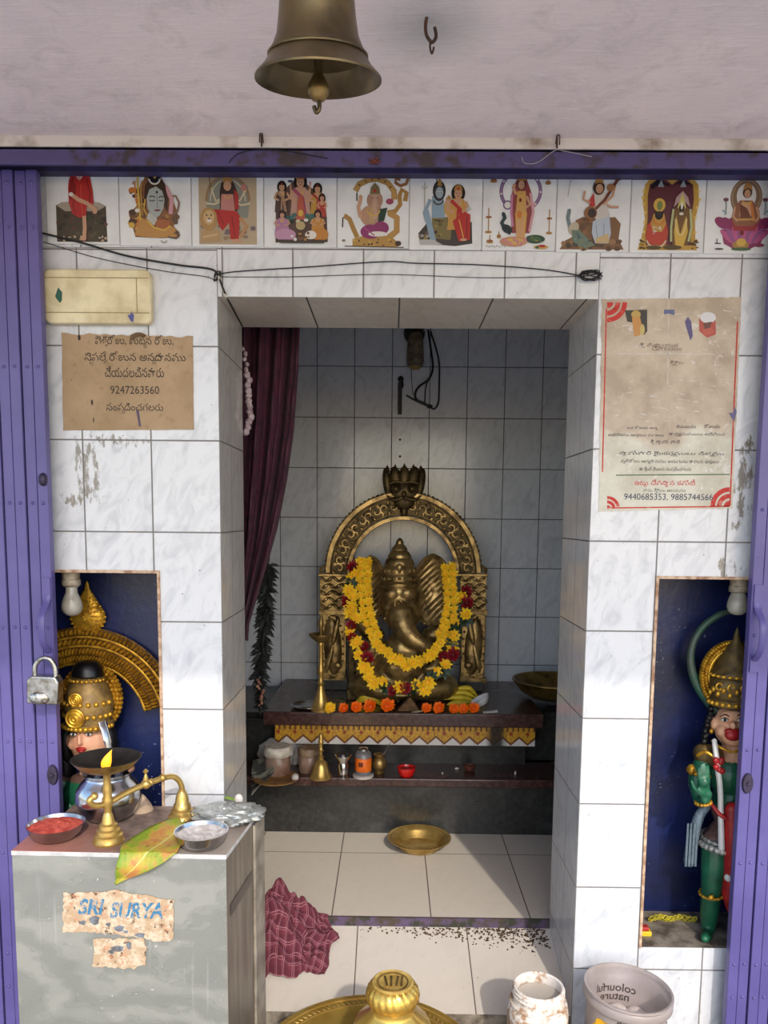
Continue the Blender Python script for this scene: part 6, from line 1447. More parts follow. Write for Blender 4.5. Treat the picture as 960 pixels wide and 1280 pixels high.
# left niche: crowned goddess under a gold arch
YL, cx = 0.085, 113
t = thing('gold_arch', 'gold painted relief arch with a leaf finial on the blue back of the left niche', 'arch', (at(cx, 850, .15).x, .16, at(cx, 850, .15).z))
YB2 = 0.155; acx, acy = 103, 912; k = mpp(YB2)
def aring(r0, r1, d, name, m, n=60):
    b = MB(); vs = []
    for i in range(n + 1):
        a = lerp(.28, PI - .28, i / n)
        for rr, yy in ((r0, YB2 + .014), (r0, YB2 - d), (r1, YB2 - d), (r1, YB2 + .014)): vs.append(at(acx + rr * math.cos(a), acy - rr * 1.02 * math.sin(a), yy))
    fs = [(i * 4 + j, i * 4 + (j + 1) % 4, i * 4 + 4 + (j + 1) % 4, i * 4 + 4 + j) for i in range(n) for j in range(4)] + [(0, 1, 2, 3), tuple(n * 4 + j for j in (3, 2, 1, 0))]
    b.add(vs, fs, 0, False); return b.build(name, m, t, bevel=.002)
aring(80, 126, .002, 'arch_band', M('gold_recess', (120, 84, 30), .5, .4, c2=(84, 58, 22), scale=60))
aring(80, 83, .012, 'arch_moulding', m_gold); aring(101, 104, .012, 'arch_moulding', m_gold); aring(112, 115, .012, 'arch_moulding', m_gold)
for r0 in (87, 96, 108, 120):
    b = MB(); n = 58 if r0 != 108 else 46
    for i in range(n):
        a = lerp(.3, PI - .3, i / (n - 1)); kk = 3.0 if r0 != 108 else 5.5
        EL(b, acx + r0 * math.cos(a), acy - r0 * 1.02 * math.sin(a), YB2 - .004, 1.9 if r0 != 108 else 2.6, 4.6, .013, 90 - math.degrees(a) + (32 if r0 == 108 else 10), seg=8, rings=6)
    b.build('leaf_course', m_gold, t)
b = MB()
EL(b, 110, 771, YB2, 23, 20, .02); b.lathe([(21 * k, 0), (15 * k, 14 * k), (8 * k, 26 * k), (3.5 * k, 33 * k), (2 * k, 40 * k), (0, 44 * k)], at(110, 769, YB2), 24, sq=(1, .45))
b.build('finial', m_gold, t)
b = MB()
for i in range(4):
    R = 6 + i * 5
    for j in range(8 + i * 5):
        a = 2 * PI * j / (8 + i * 5); y = 771 - R * math.sin(a) * (1 if math.sin(a) < 0 else 1.15); x = 110 + R * math.cos(a) * (1 if math.sin(a) < 0 else (1 - .35 * math.sin(a)))
        EL(b, x, y, YB2 - .018 + .0035 * i, 1.7, 2.6, .005, 90 - math.degrees(a), seg=6, rings=4)
b.build('finial_relief', m_gold, t)
t = thing('goddess_statue', 'painted statue with a tall gold crown and fair face in the left niche', 'statue', (at(cx, 950, YL).x, YL, zf))
b = MB()
fx = 108
EL(b, fx + 4, 925, YL, 25, 31, .042); EL(b, fx - 3, 929, YL - .022, 16, 17, .026); EL(b, fx - 3, 914, YL - .028, 17, 9, .014); EL(b, fx - 6, 943, YL - .028, 6, 5, .012)
EL(b, fx - 8, 924, YL - .046, 3.0, 7, .011); EL(b, fx - 8.5, 929, YL - .053, 3.6, 2.6, .008)
for s in (-1, 1): EL(b, fx - 6 + s * 10, 931, YL - .026, 7, 7, .014); EL(b, fx + 4 + s * 25, 926, YL + .004, 4, 9, .012)
TB(b, [(fx + 4, 945, YL + .006, 12), (fx + 4, 966, YL + .008, 13)], seg=14, n=4)
EL(b, fx + 4, 995, YL + .01, 36, 34, .05)
TB(b, [(fx + 4, 1010, YL + .01, 32), (fx + 4, 1060, YL + .01, 30), (fx + 4, 1110, YL + .01, 34), (fx + 4, 1165, YL + .01, 38)], n=6, seg=20)
for s in (-1, 1):
    TB(b, [(fx + 4 + s * 35, 980, YL + .005, 12), (fx + 4 + s * 44, 1005, YL - .008, 10), (fx + 4 + s * 40, 1028, YL - .02, 8)], n=5); TB(b, [(fx + 4 + s * 40, 1028, YL - .02, 8), (fx + 4 + s * 30, 1032, YL - .05, 6.5), (fx + 4 + s * 20, 1024, YL - .062, 5.5)], n=5)
    hand(b, fx + 4 + s * 20, 1024, YL - .062, fx + 4 + s * 12, 992, .85, s)
    TB(b, [(fx + 4 + s * 14, 1163, YL - .02, 8), (fx + 4 + s * 15, 1168, YL - .06, 6)], n=4)
o = b.build('body', [m_skinp, m_green, m_brownp], t, remesh=.0034, smooth_it=1)
zn = at(fx, 958, YL).z; zw = at(fx, 975, YL).z
paint(o, lambda c: 0 if c.z > zn else (2 if c.z > zw else 1))
m_fair = M('fair_painted_face', (222, 168, 136), .4, c2=(214, 150, 120), scale=20); o.data.materials[0] = m_fair
eyes(t, fx - 7, 918, YL - .044, 9.5, .9)
b = MB(); EL(b, fx - 7, 936, YL - .051, 7, 2.2, .006); EL(b, fx - 7, 938.6, YL - .050, 5, 2.2, .006); b.build('mouth', m_rpaint, t)
b = MB(); TB(b, [(fx - 7, 913, YL - .048, 1.0), (fx - 7, 905, YL - .046, 1.4)], n=3, seg=6)
for s in (-1, 1): TB(b, [(fx - 7 + s * 1.5, 914, YL - .047, .7), (fx - 7 + s * 4.5, 908, YL - .045, .8), (fx - 7 + s * 5, 903, YL - .042, .6)], n=3, seg=6)
b.build('brow_mark', m_rpaint, t)
b = MB()
for s in (-1, 1): EL(b, fx + 3 + s * 27, 930, YL + .016, 9, 28, .022); EL(b, fx + 5 + s * 31, 955, YL + .018, 9, 26, .018)
EL(b, fx + 4, 906, YL + .01, 29, 14, .038)
b.build('hair', m_hair, t)
b = MB(); k = mpp(YL); c0 = at(112, 910, YL)
prof = ((27, 0), (31, 2), (31, 9), (28, 11), (28, 13), (30, 20), (31, 30), (29, 42), (25, 54), (21, 62), (22, 64), (22, 67), (19, 68))
b.lathe([(r_ * k, z * k) for r_, z in prof] + [(0, 68 * k)], c0, 40, sq=(1, .92)); b.build('crown', M('crown_gold_brown', (150, 120, 66), .5, .3, c2=(112, 88, 54), scale=50, bump=.4), t)
b = MB(); b.lathe([(r_ * k, z * k) for r_, z in ((18, 68), (20, 70), (19, 76), (17, 82), (12, 87), (0, 89))], c0, 32); b.build('crown_cap', m_bpaint, t)
b = MB()
for z, R, n, rr in ((5.5, 31.5, 15, 3.2), (64.5, 22, 11, 2.6), (36, 30, 9, 3.4), (20, 30.5, 11, 3.0)):
    for i in range(n):
        a = -PI / 2 + (i - (n - 1) / 2) * (2.9 / n); b.ell(c0 + Vector((R * k * math.cos(a), .92 * R * k * math.sin(a), z * k)), (rr * k, rr * k, rr * k), seg=8, rings=6)
for z, R, rr in ((20, -.098, 11), (43, -.088, 7.5)):
    p = Vector((c0.x - 6 * k, YL - .92 * interp([(0, 31), (30, 31), (54, 25), (68, 19)], z) * k - .002, c0.z + z * k))
    for q_ in (1.0, .62, .25): b.tube([p + Vector((rr * q_ * k * math.cos(j * PI / 10), -.002, rr * q_ * k * math.sin(j * PI / 10))) for j in range(20)], 1.5 * k, 6, closed=True)
    b.ell(p, (rr * k, .004, rr * k))
b.build('crown_ornament', m_gold, t)
b = MB()
for R, rr, n in ((28, 3.4, 34), (33, 3.4, 40), (37.5, 3.0, 46)):
    for i in range(n):
        a = 2 * PI * i / n; EL(b, 114 + R * math.cos(a), 873 - R * 1.12 * math.sin(a), YL + .03, rr, rr, .009, 45 * (i % 2), seg=8, rings=5)
b.lathe([(0, .008), (36 * k, .006), (38 * k, 0)], at(114, 873, YL + .036), 36, rotx(PI / 2), sq=(1, 1.12)); b.build('crown_fan', m_gold, t)
q = at(148, 913, .0)

# ------------------------------------------------------------------ stone counter
ZC = -0.662
def stone():
    t = NT('grey_polished_stone'); p = t.pos()
    mp = t.n('ShaderNodeMapping', inp={'Rotation': (0, 0.5, 0), 'Scale': (1.0, 1, 1.7)}); t.l(p, mp.inputs[0])
    w = t.n('ShaderNodeTexWave', wave_type='BANDS', bands_direction='DIAGONAL', inp={'Scale': 2.2, 'Distortion': 14.0, 'Detail': 4, 'Detail Scale': 1.3, 'Detail Roughness': .6}); t.l(mp.outputs[0], w.inputs[0])
    n1 = t.noise(p, 5, 6, .65, .8)
    col = t.mix(t.ramp(w.outputs[1], step(.15, .9)), lin((130, 131, 125)), lin((146, 146, 139)))
    for c_ in (.3, .62): col = t.mix(t.math('MULTIPLY', t.ramp(t.math('ABSOLUTE', t.math('SUBTRACT', w.outputs[1], c_)), ((.0, (1, 1, 1, 1)), (.05, (0, 0, 0, 1)))), .35), col, lin((104, 104, 98)))
    col = t.mix(t.math('MULTIPLY', t.ramp(n1, step(.45, .7)), .45), col, lin((112, 113, 108)))
    drip = t.n('ShaderNodeMapping', inp={'Scale': (60, 60, 2.6)}); t.l(p, drip.inputs[0])
    col = t.mix(t.math('MULTIPLY', t.ramp(t.noise(drip.outputs[0], 1.2, 5, .6), step(.62, .78)), .35), col, lin((200, 200, 196)))
    sp = t.ramp(t.noise(p, 150, 2), step(.73, .75)); col = t.mix(t.math('MULTIPLY', sp, .7), col, lin((226, 224, 218)))
    t.l(col, t.b.inputs['Base Color']); t.l(t.math('MULTIPLY_ADD', n1, .5, .0), t.b.inputs['Roughness']); return t.m
m_stone = stone()
def topstone():
    t = NT('stained_stone_top'); p = t.pos(); n1 = t.noise(p, 24, 6, .7); sp = t.n('ShaderNodeSeparateXYZ'); t.l(p, sp.inputs[0])
    col = t.mix(t.ramp(n1, step(.38, .6)), lin((96, 82, 76)), lin((146, 126, 116)))
    d = t.n('ShaderNodeVectorMath', operation='DISTANCE'); t.l(p, d.inputs[0]); d.inputs[1].default_value = (-.70, -.24, ZC)
    col = t.mix(t.math('MULTIPLY', t.ramp(t.math('ADD', d.outputs['Value'], t.math('MULTIPLY', n1, .12)), ((.10, (1, 1, 1, 1)), (.24, (0, 0, 0, 1)))), .8), col, lin((190, 120, 104)))
    d2 = t.n('ShaderNodeVectorMath', operation='DISTANCE'); t.l(p, d2.inputs[0]); d2.inputs[1].default_value = (-.36, -.23, ZC)
    col = t.mix(t.math('MULTIPLY', t.ramp(t.math('ADD', d2.outputs['Value'], t.math('MULTIPLY', n1, .14)), ((.12, (1, 1, 1, 1)), (.22, (0, 0, 0, 1)))), .6), col, lin((196, 184, 172)))
    t.l(col, t.b.inputs['Base Color']); t.b.inputs['Roughness'].default_value = .45; t.bump(n1, .2, .002); return t.m
def sidestone():
    t = NT('worn_side_stone'); p = t.pos()
    mp = t.n('ShaderNodeMapping', inp={'Scale': (40, 40, 3)}); t.l(p, mp.inputs[0]); n = t.noise(mp.outputs[0], 1.4, 6, .65)
    col = t.mix(t.ramp(n, step(.35, .65)), lin((134, 122, 108)), lin((98, 88, 78)))
    t.l(col, t.b.inputs['Base Color']); t.b.inputs['Roughness'].default_value = .4; return t.m
t = thing('stone_counter', 'polished grey stone counter with a peeling sticker in front of the left niche', 'counter', (-.53, -.13, -1.25))
A_, B_, C_, D_ = (-.748, -.255), (-.319, -.262), (-.291, -.006), (-.726, -.004)
poly = [A_, B_, C_, D_, (-.726, -.060), (-.748, -.060)]
b = MB().prism([(x * .999 - .0005, y + .002) for x, y in poly], lambda x, y, z: Vector((x, y, z)), -1.25, ZC - .010)
o = b.build('body', [m_stone, sidestone()], t, bevel=.002)
for p in o.data.polygons: p.material_index = 1 if p.normal.x > .7 else 0
b = MB().prism(poly, lambda x, y, z: Vector((x, y, z)), ZC - .010, ZC)
o = b.build('top', [topstone(), M('pale_stone_edge', (206, 204, 202), .35, c2=(180, 178, 176), scale=40)], t, bevel=.0015)
for p in o.data.polygons: p.material_index = 0 if p.normal.z > .7 else 1
b = MB()                                   # raised slab at the back of the side
d_ = Vector((C_[0] - B_[0], C_[1] - B_[1], 0)).normalized(); nn = Vector((d_.y, -d_.x, 0)); c_ = Vector((C_[0], C_[1], 0))
pts = [c_, c_ - d_ * .075, c_ - d_ * .075 + nn * .006, c_ + nn * .006]
b.prism([(p.x, p.y) for p in pts], lambda x, y, z: Vector((x, y, z)), -1.25, ZC - .012); b.build('side_slab', M('pale_side_slab', (162, 152, 138), .5, c2=(118, 108, 96), scale=20), t, bevel=.001)
b = MB(); pts = [Vector((*B_, 0)) + d_ * .02 + nn * .0015, Vector((*C_, 0)) - d_ * .08 + nn * .0015]
b.add([(pts[0].x, pts[0].y, -.775), (pts[1].x, pts[1].y, -.775), (pts[1].x, pts[1].y, -.80), (pts[0].x, pts[0].y, -.80)], [(0, 1, 2, 3)], 0, False)
b.build('dark_reflection', M('dark_reflection_band', (74, 66, 62), .3), t)  # dark reflection in the polished side, painted on as a flat band
# sticker
YF = -0.2605
def stick():
    t2 = NT('rusty_sticker'); p = t2.pos()
    col = t2.mix(t2.ramp(t2.noise(p, 60, 5, .7), step(.40, .55)), lin((204, 188, 164)), lin((180, 152, 122)))
    col = t2.mix(t2.ramp(t2.noise(p, 75, 3, .6), step(.60, .66)), col, lin((104, 74, 56)))
    col = t2.mix(t2.math('MULTIPLY', t2.ramp(t2.noise(p, 110, 3, .6), step(.62, .66)), .8), col, lin((196, 130, 96)))
    t2.l(col, t2.b.inputs['Base Color']); t2.b.inputs['Roughness'].default_value = .85; t2.bump(t2.noise(p, 90, 4), .4, .002); return t2.m
def torn(pts, amp, seed, n=16):
    r = random.Random(seed); out = []
    for i in range(len(pts)):
        a, c = Vector((*pts[i], 0)), Vector((*pts[(i + 1) % len(pts)], 0)); m = max(2, int((c - a).length / 4)); nn_ = Vector((c.y - a.y, a.x - c.x, 0)).normalized()
        for j in range(m): p = a.lerp(c, j / m) + nn_ * r.uniform(-amp, amp); out.append((p.x, p.y))
    return out
YFS = -0.2600
def frontY(x): return lerp(A_[1], B_[1], (x - A_[0]) / (B_[0] - A_[0]))
def onfront(px, py, e=0.0008):
    p = at(px, py, -.257); return Vector((p.x, frontY(p.x) - e, p.z))
b = MB(); mst = stick()
for pts, sd in (([(79, 1117), (150, 1113), (217, 1124), (216, 1174), (196, 1176), (180, 1171), (110, 1164), (79, 1166)], 2), ([(117, 1174), (182, 1172), (183, 1205), (168, 1210), (116, 1207)], 5)):
    P = torn(pts, 1.6, sd); n = len(P)
    b.add([onfront(x, y) for x, y in P] + [onfront(x, y, -.001) for x, y in P], [tuple(range(n))] + [(i, (i + 1) % n, n + (i + 1) % n, n + i) for i in range(n)], 0, False)
b.build('peeling_sticker', mst, t)
b = MB()
for body, x0, x1, yb, hh in (('SRI', 98, 131, 1143, 20), ('SURYA', 138, 204, 1147, 20)):
    vs, fs = text_mesh(body, .03, 'LEFT', .22, .0008); ys = [v.y for v in vs]; xs = [v.x for v in vs]
    for v in vs:
        pass
    b.add([onfront(lerp(x0, x1, (v.x - min(xs)) / (max(xs) - min(xs))), yb - hh * (v.y - min(ys)) / (max(ys) - min(ys)), .0013) for v in vs], fs, 0, False)
def worn():
    t2 = NT('worn_blue_ink'); p = t2.pos()
    col = t2.mix(t2.ramp(t2.noise(p, 85, 4, .7), step(.52, .60)), lin((54, 116, 154)), lin((176, 160, 140)))
    t2.l(col, t2.b.inputs['Base Color']); t2.b.inputs['Roughness'].default_value = .7; return t2.m
b.build('blue_lettering', worn(), t)
b = MB()
for x, y, w, h in ((119, 1150, 8, 6), (104, 1153, 5, 3), (150, 1160, 8, 4), (136, 1155, 4, 2.4), (176, 1168, 8, 3), (158, 1164, 4, 2), (148, 1185, 10, 4), (140, 1189, 5, 3), (162, 1181, 4, 5)):
    P = [(x + w * math.cos(i * .7) * (.6 + .4 * ((i * 7) % 3) / 2), y + h * math.sin(i * .7)) for i in range(9)]; b.add([onfront(px, py, .00115) for px, py in P], [tuple(range(9))], 0, False)
b.build('worn_mark', M('worn_blue_grey', (118, 124, 134), .8, c2=(84, 78, 76), scale=80), t)

# ------------------------------------------------------------------ things on the counter
def small_bowl(q, R, H, name, label, cat, heap, heapm, grp):
    t = thing(name, label, cat, q, grp)
    b = MB().lathe([(0, .0005), (R * .62, .0005), (R * .72, H * .12), (R * .9, H * .5), (R, H), (R * 1.01, H * 1.02), (R * .97, H * 1.0), (R * .87, H * .52), (R * .68, H * .16), (0, H * .14)], q, 40); b.build('bowl', m_steel, t)
    b = MB(); n = 26
    def fn(u, v):
        a = u * 2 * PI; rr = v * R * .93; z = H * .78 + heap * (1 - v * v) + .0045 * noise.noise(Vector((q.x * 9 + rr * math.cos(a) * 120, q.y + rr * math.sin(a) * 120, 3.1))) * (1 if v < .95 else .3)
        return q + Vector((rr * math.cos(a), rr * math.sin(a), z))
    b.surf(fn, 48, 12); b.build('contents', heapm, t)
q = atz(70, 1047, ZC); q.z = ZC
small_bowl(q, .0570, .031, 'steel_bowl', 'small steel bowl heaped with red vermilion powder on the left of the counter', 'bowl', .004, M('vermilion_powder', (206, 92, 74), .95, c2=(176, 58, 44), scale=60, bump=.6), 'small steel bowls on the counter')
q = atz(252, 1057, ZC); q.z = ZC
small_bowl(q, .0535, .032, 'steel_bowl', 'small steel bowl of pale ash on the right front of the counter', 'bowl', -.012, M('pale_ash', (206, 200, 196), .9, c2=(176, 168, 164), scale=70, bump=.5), 'small steel bowls on the counter')
# steel pot with ladle
q = Vector((at(136, 1000, -.075).x, -.075, ZC)); k = mpp(-.075)
t = thing('steel_pot', 'round bellied steel pot behind the brass lamp on the counter', 'pot', q)
prof = [(0, 0), (24, 0), (30, 4), (38, 16), (41, 28), (40, 38), (34, 48), (29, 53), (28, 56), (33, 62), (34, 63), (32, 62), (26.5, 56), (28, 52), (36, 40), (38, 28), (30, 8), (0, 4)]
MB().lathe([(r_ * k, z * k) for r_, z in prof], q, 56).build('body', m_steel, t)
a, c, e = at(128, 902, -.062), at(133, 920, -.070), at(140, 958, -.075)
t2 = thing('ladle', 'shiny steel ladle handle sticking up out of the steel pot', 'ladle', e)
b = MB().tube(cat_([a, c, e, e + Vector((.004, 0, -.05))], 6), [.0105] * 4 + [.0095] * 4 + [.0070] * 5 + [.0045] * 6, 10, flat=.35)
b.build('handle', m_steel, t2)
MB().lathe([(0, -.012), (.012, -.010), (.018, 0), (.0165, 0), (.011, -.008), (0, -.0105)], e + Vector((.004, 0, -.055)), 20).build('cup', m_steel, t2)
# brass lamp with goose-neck handle
q = atz(136, 1052, ZC); q.z = ZC; k = mpp(q.y)
t = thing('brass_lamp', 'brass oil lamp with a burning flame and a goose-neck bell-footed handle on the counter', 'lamp', q)
MB().lathe([(r_ * k, z * k) for r_, z in ((0, 0), (20, 0), (20.5, 2), (18.5, 4), (18, 10), (15.5, 12), (15, 17), (12, 19), (11.5, 24), (8.5, 26), (7, 33), (5.5, 38), (4.5, 40))], q, 40).build('foot', m_brass, t)
MB().lathe([(r_ * k, z * k) for r_, z in ((4.5, 39), (5, 46), (7, 52), (7, 58), (5.5, 62), (6, 68), (5, 76), (4.5, 88), (6, 92), (14, 95))], q, 24).build('stem', m_brass, t)
zr = 107
b = MB().lathe([(r_ * k, z * k) for r_, z in ((0, 93.5), (13, 94), (26, 98), (36, 104), (43, 112), (44, 113), (43, 113.6), (35, 106), (25, 100.5), (12, 97), (0, 96))], q, 56)
o = b.build('dish', [m_brassd, M('soot', (52, 48, 44), .55, .5, c2=(34, 30, 28), scale=30)], t)
for p in o.data.polygons:
    if p.normal.z > .2: p.material_index = 1
c = q + Vector((0, -.004, 100 * k))
b = MB(); n = 14; vs = []
def fl(u, v):
    a = u * 2 * PI; z = v * 25 * k; rr = 8.0 * k * math.sin(PI * min(1, .22 + v * .78)) * (1 - .5 * v); return c + Vector((rr * math.cos(a) + 9 * k * v * v, rr * .6 * math.sin(a), z))
b.surf(fl, 16, 14); b.build('flame', M('flame', (255, 176, 40), .5, emit=1.1), t)
f = atz(228, 1022, ZC); f.z = ZC + 0.0
kf = mpp(f.y)
S = q + Vector((0, 0, 57 * k)); T = f + Vector((0, 0, 36 * kf))
def arm(u, dz): return S.lerp(T, u) + Vector((0, 0, dz))
path = [arm(-.16, .010), arm(-.22, .002), arm(-.17, -.009), arm(-.06, -.010), arm(.06, -.004), arm(.22, .008), arm(.42, .020), arm(.60, .028), arm(.76, .034), arm(.88, .034), arm(.96, .024), arm(1.0, .008), arm(1.0, -.004)]
b = MB().tube(cat_(path, 6), .0062, 12)
for u, dz in ((.5, .024), (.56, .027)): b.ell(arm(u, dz), .0105 if u == .5 else .008, seg=12, rings=8)
b.ell(path[0], .008); b.lathe([(.003, -.01), (.006, 0), (.002, .012), (.006, .018), (0, .024)], arm(.5, .034), 12); b.ell(arm(.73, .034), .0085)
b.build('gooseneck_handle', m_brass, t)
MB().lathe([(r_ * kf, z * kf) for r_, z in ((0, 0), (17, 0), (18.5, 1.5), (17, 5), (14.5, 7), (14, 11), (11.5, 13), (11, 18), (9, 20), (8, 28), (6, 34), (4.5, 37), (0, 40))], f, 36).build('bell_foot', m_brass, t)
# leaf
def leafm():
    t2 = NT('yellowing_leaf'); tc = t2.n('ShaderNodeTexCoord').outputs['UV']; sp = t2.n('ShaderNodeSeparateXYZ'); t2.l(tc, sp.inputs[0]); p = t2.obj(); n = t2.noise(p, 22, 5, .65)
    v = t2.math('ABSOLUTE', t2.math('ADD', sp.outputs[1], -.5))
    col = t2.mix(t2.ramp(t2.math('ADD', n, t2.math('MULTIPLY', v, .5)), step(.50, .72)), lin((196, 166, 62)), lin((128, 150, 40)))
    col = t2.mix(t2.ramp(n, ((.38, (1, 1, 1, 1)), (.50, (0, 0, 0, 1)))), col, lin((182, 122, 66)))
    col = t2.mix(t2.ramp(t2.noise(p, 60, 4, .7), step(.62, .68)), col, lin((132, 84, 44)))
    col = t2.mix(t2.ramp(v, ((.0, (1, 1, 1, 1)), (.025, (0, 0, 0, 1)))), col, lin((214, 208, 130)))
    t2.l(col, t2.b.inputs['Base Color']); t2.b.inputs['Roughness'].default_value = .4
    w = t2.n('ShaderNodeTexWave', inp={'Scale': 30.0, 'Distortion': 1.0}); t2.l(p, w.inputs[0]); t2.bump(w.outputs[1], .15, .001); return t2.m
rows = [(0, 224, 1027, 231, 1030), (.12, 206, 1032, 229, 1048), (.28, 182, 1041, 226, 1060), (.42, 162, 1051, 221, 1066), (.54, 151, 1060, 214, 1071), (.60, 149, 1068, 208, 1075), (.74, 147, 1080, 188, 1086), (.88, 145, 1094, 164, 1097), (1, 143, 1105, 144.5, 1106)]
def lf(u, v):
    L = [interp([(r_[0], r_[k_]) for r_ in rows], u) for k_ in (1, 2, 3, 4)]
    px, py = lerp(L[0], L[2], v), lerp(L[1], L[3], v) + 1.5 * math.sin(PI * v)
    a = atz(px, py, ZC + .004)
    dome = .010 * abs(v - .5) * 2 * (1 - .6 * u) + .003 * math.sin(u * 11 + v * 3)
    if a.y > frontY(a.x) - .004: return a + Vector((0, 0, max(0, dome) * min(1, (a.y - frontY(a.x)) * 40)))
    p = at(px, py, -.267); p.y = frontY(p.x) - .005 - .010 * math.sin(min(1, (ZC - p.z) / .05) * PI) - .004 * abs(v - .5); return p
o = MB().surf(lf, 60, 16, .0006, uv=True).build('leaf', leafm())
tag(o, 'large yellowing green leaf drooping over the front edge of the counter', 'leaf')
# foil, bud and beige cone
q = atz(284, 1030, ZC); r = random.Random(1)
b = MB(); b.ell(q + Vector((0, .01, .019)), (.070, .040, .020), seg=60, rings=36, disp=lambda p: 1 + .26 * noise.noise(p * 2.2) + .20 * abs(noise.noise(p * 5.1 + Vector((3, 0, 1)))) + .10 * abs(noise.noise(p * 11)))
for v in b.v: v.z = max(v.z, ZC + .001)
tag(b.build('crumpled_foil', M('crumpled_foil', (196, 198, 196), .3, .55, c2=(150, 154, 150), scale=40, bump=.5, bscale=90)), 'crumpled silver foil packet at the right back of the counter', 'foil')
q = atz(291, 1006, ZC)
t = thing('flower_bud', 'small white bud with green leaves behind the crumpled foil', 'flower', q)
b = MB(); b.ell(q + Vector((.014, .0, .014)), (.010, .008, .012)); b.build('bud', m_wick, t)
b = MB()
for a in (2.6, 3.1, 3.6):
    d = Vector((math.cos(a), math.sin(a) * .4, .25)); s_ = Vector((-math.sin(a), math.cos(a), .2))
    b.surf(lambda u, v: q + Vector((.010, 0, .010)) + d * .036 * u + s_ * (v - .5) * .016 * math.sin(PI * min(1, .1 + u * .88)), 6, 3, .0005)
b.build('leaf', M('fresh_leaf', (150, 186, 84), .45), t)
q = Vector((at(178, 1002, -.02).x, -.03, ZC))
tag(MB().lathe([(.027, 0), (.022, .012), (.010, .030), (0, .040)], q, 28).build('beige_cone', M('sandalwood_paste', (196, 172, 148), .8, c2=(176, 150, 126), scale=40)), 'small beige cone standing behind the steel pot at the niche edge', 'incense cone')

# ------------------------------------------------------------------ doorway floor things
q = atz(524, 1050, -1.068); q.y = .715; q.x = at(524, 1050, .715).x; k = mpp(q.y)
t = thing('brass_plate', 'round brass plate with a flat rim on the shrine floor in front of the altar', 'plate', (q.x, q.y, -1.068))
R = 41.5 * k
MB().lathe([(0, .002), (R * .62, .002), (R * .78, .022), (R * .80, .026), (R * .99, .034), (R, .036), (R * .99, .037), (R * .79, .030), (R * .76, .025), (R * .60, .006), (0, .006)], (q.x, q.y, -1.068), 56).build('dish', m_brass, t)
b = MB()
for i in range(48):
    a = 2 * PI * i / 48; b.ell((q.x + R * .90 * math.cos(a), q.y + R * .90 * math.sin(a), -1.068 + .0335), (.0035, .0035, .0016), seg=6, rings=4)
b.build('rim_pattern', m_brassd, t)
# plaid cloth heap
def plaid():
    t2 = NT('plaid_cloth'); uv = t2.n('ShaderNodeTexCoord').outputs['UV']; sp = t2.n('ShaderNodeSeparateXYZ'); t2.l(uv, sp.inputs[0])
    def stripes(o, f, lo, hi): return t2.ramp(t2.math('SINE', t2.math('MULTIPLY', o, f * 2 * PI)), step(lo, hi))
    def fine(o, f, w): 
        q_ = t2.math('FRACT', t2.math('MULTIPLY', o, f)); return t2.math('LESS_THAN', q_, w)
    col = lin((104, 40, 54)); 
    a = stripes(sp.outputs[0], 11, -.1, .1); c_ = stripes(sp.outputs[1], 11, -.1, .1)
    m = t2.mix(t2.math('MULTIPLY', a, .55), col, lin((78, 24, 38))); m = t2.mix(t2.math('MULTIPLY', c_, .55), m, lin((78, 24, 38)))
    for o_ in (sp.outputs[0], sp.outputs[1]):
        m = t2.mix(t2.math('MULTIPLY', fine(o_, 11, .06), .6), m, lin((176, 122, 130))); f2 = t2.math('ADD', o_, .016)
        m = t2.mix(t2.math('MULTIPLY', fine(f2, 11, .05), .5), m, lin((176, 122, 130)))
    t2.l(m, t2.b.inputs['Base Color']); t2.b.inputs['Roughness'].default_value = .9; return t2.m
C0 = Vector((-.245, .185, 0))
def ground(y): return -1.062 if y > TH - .010 else -1.165 + .073 * max(0, y) / TH + .004
def heap(u, v):
    x, y = (u - .5) * 2, (v - .5) * 2
    # square cloth pulled into a heap
    rr = math.sqrt(x * x + y * y); a = math.atan2(y, x)
    edge_ = 1 + .10 * math.sin(3 * a + 1) + .07 * math.sin(7 * a)
    X = C0.x + .125 * x * edge_ * (1 - .18 * rr) + .010 * noise.noise(Vector((x * 3, y * 3, 1))); Y = C0.y + .115 * y * edge_ * (1 - .18 * rr) + .010 * noise.noise(Vector((x * 3, y * 3, 7)))
    h = max(0, 1 - (rr / 1.12) ** 2)
    px_, py_ = x + .55, y - .25
    pk = math.exp(-((px_) ** 2 * 1.5 + (py_) ** 2 * 1.3))
    fold = abs(noise.noise(Vector((x * 1.7 + y * .8, y * 1.9 + x * .6, 2.2)))) * .8 + abs(noise.noise(Vector((x * 3.4, y * 3.4 + x * 1.4, 9.1)))) * .35
    z = (.105 * pk + .050 * fold) * min(1, h * 2.6) ** .7 + .006 * abs(noise.noise(Vector((x * 6, y * 6, 5))))
    Y = min(Y, .30)
    X = max(X, -.372)
    g = ground(Y)
    g = lerp(-1.165 + .073 * max(0, Y) / TH, -1.066, max(0, min(1, (Y - .235) / .03))) + .003
    return (X, Y, g + z)
o = MB().surf(heap, 120, 120, 0, uv=True).build('plaid_cloth', plaid(), loc=(C0.x, C0.y, -1.12))
tag(o, 'crumpled maroon plaid cloth heaped on the threshold beside the counter', 'cloth')
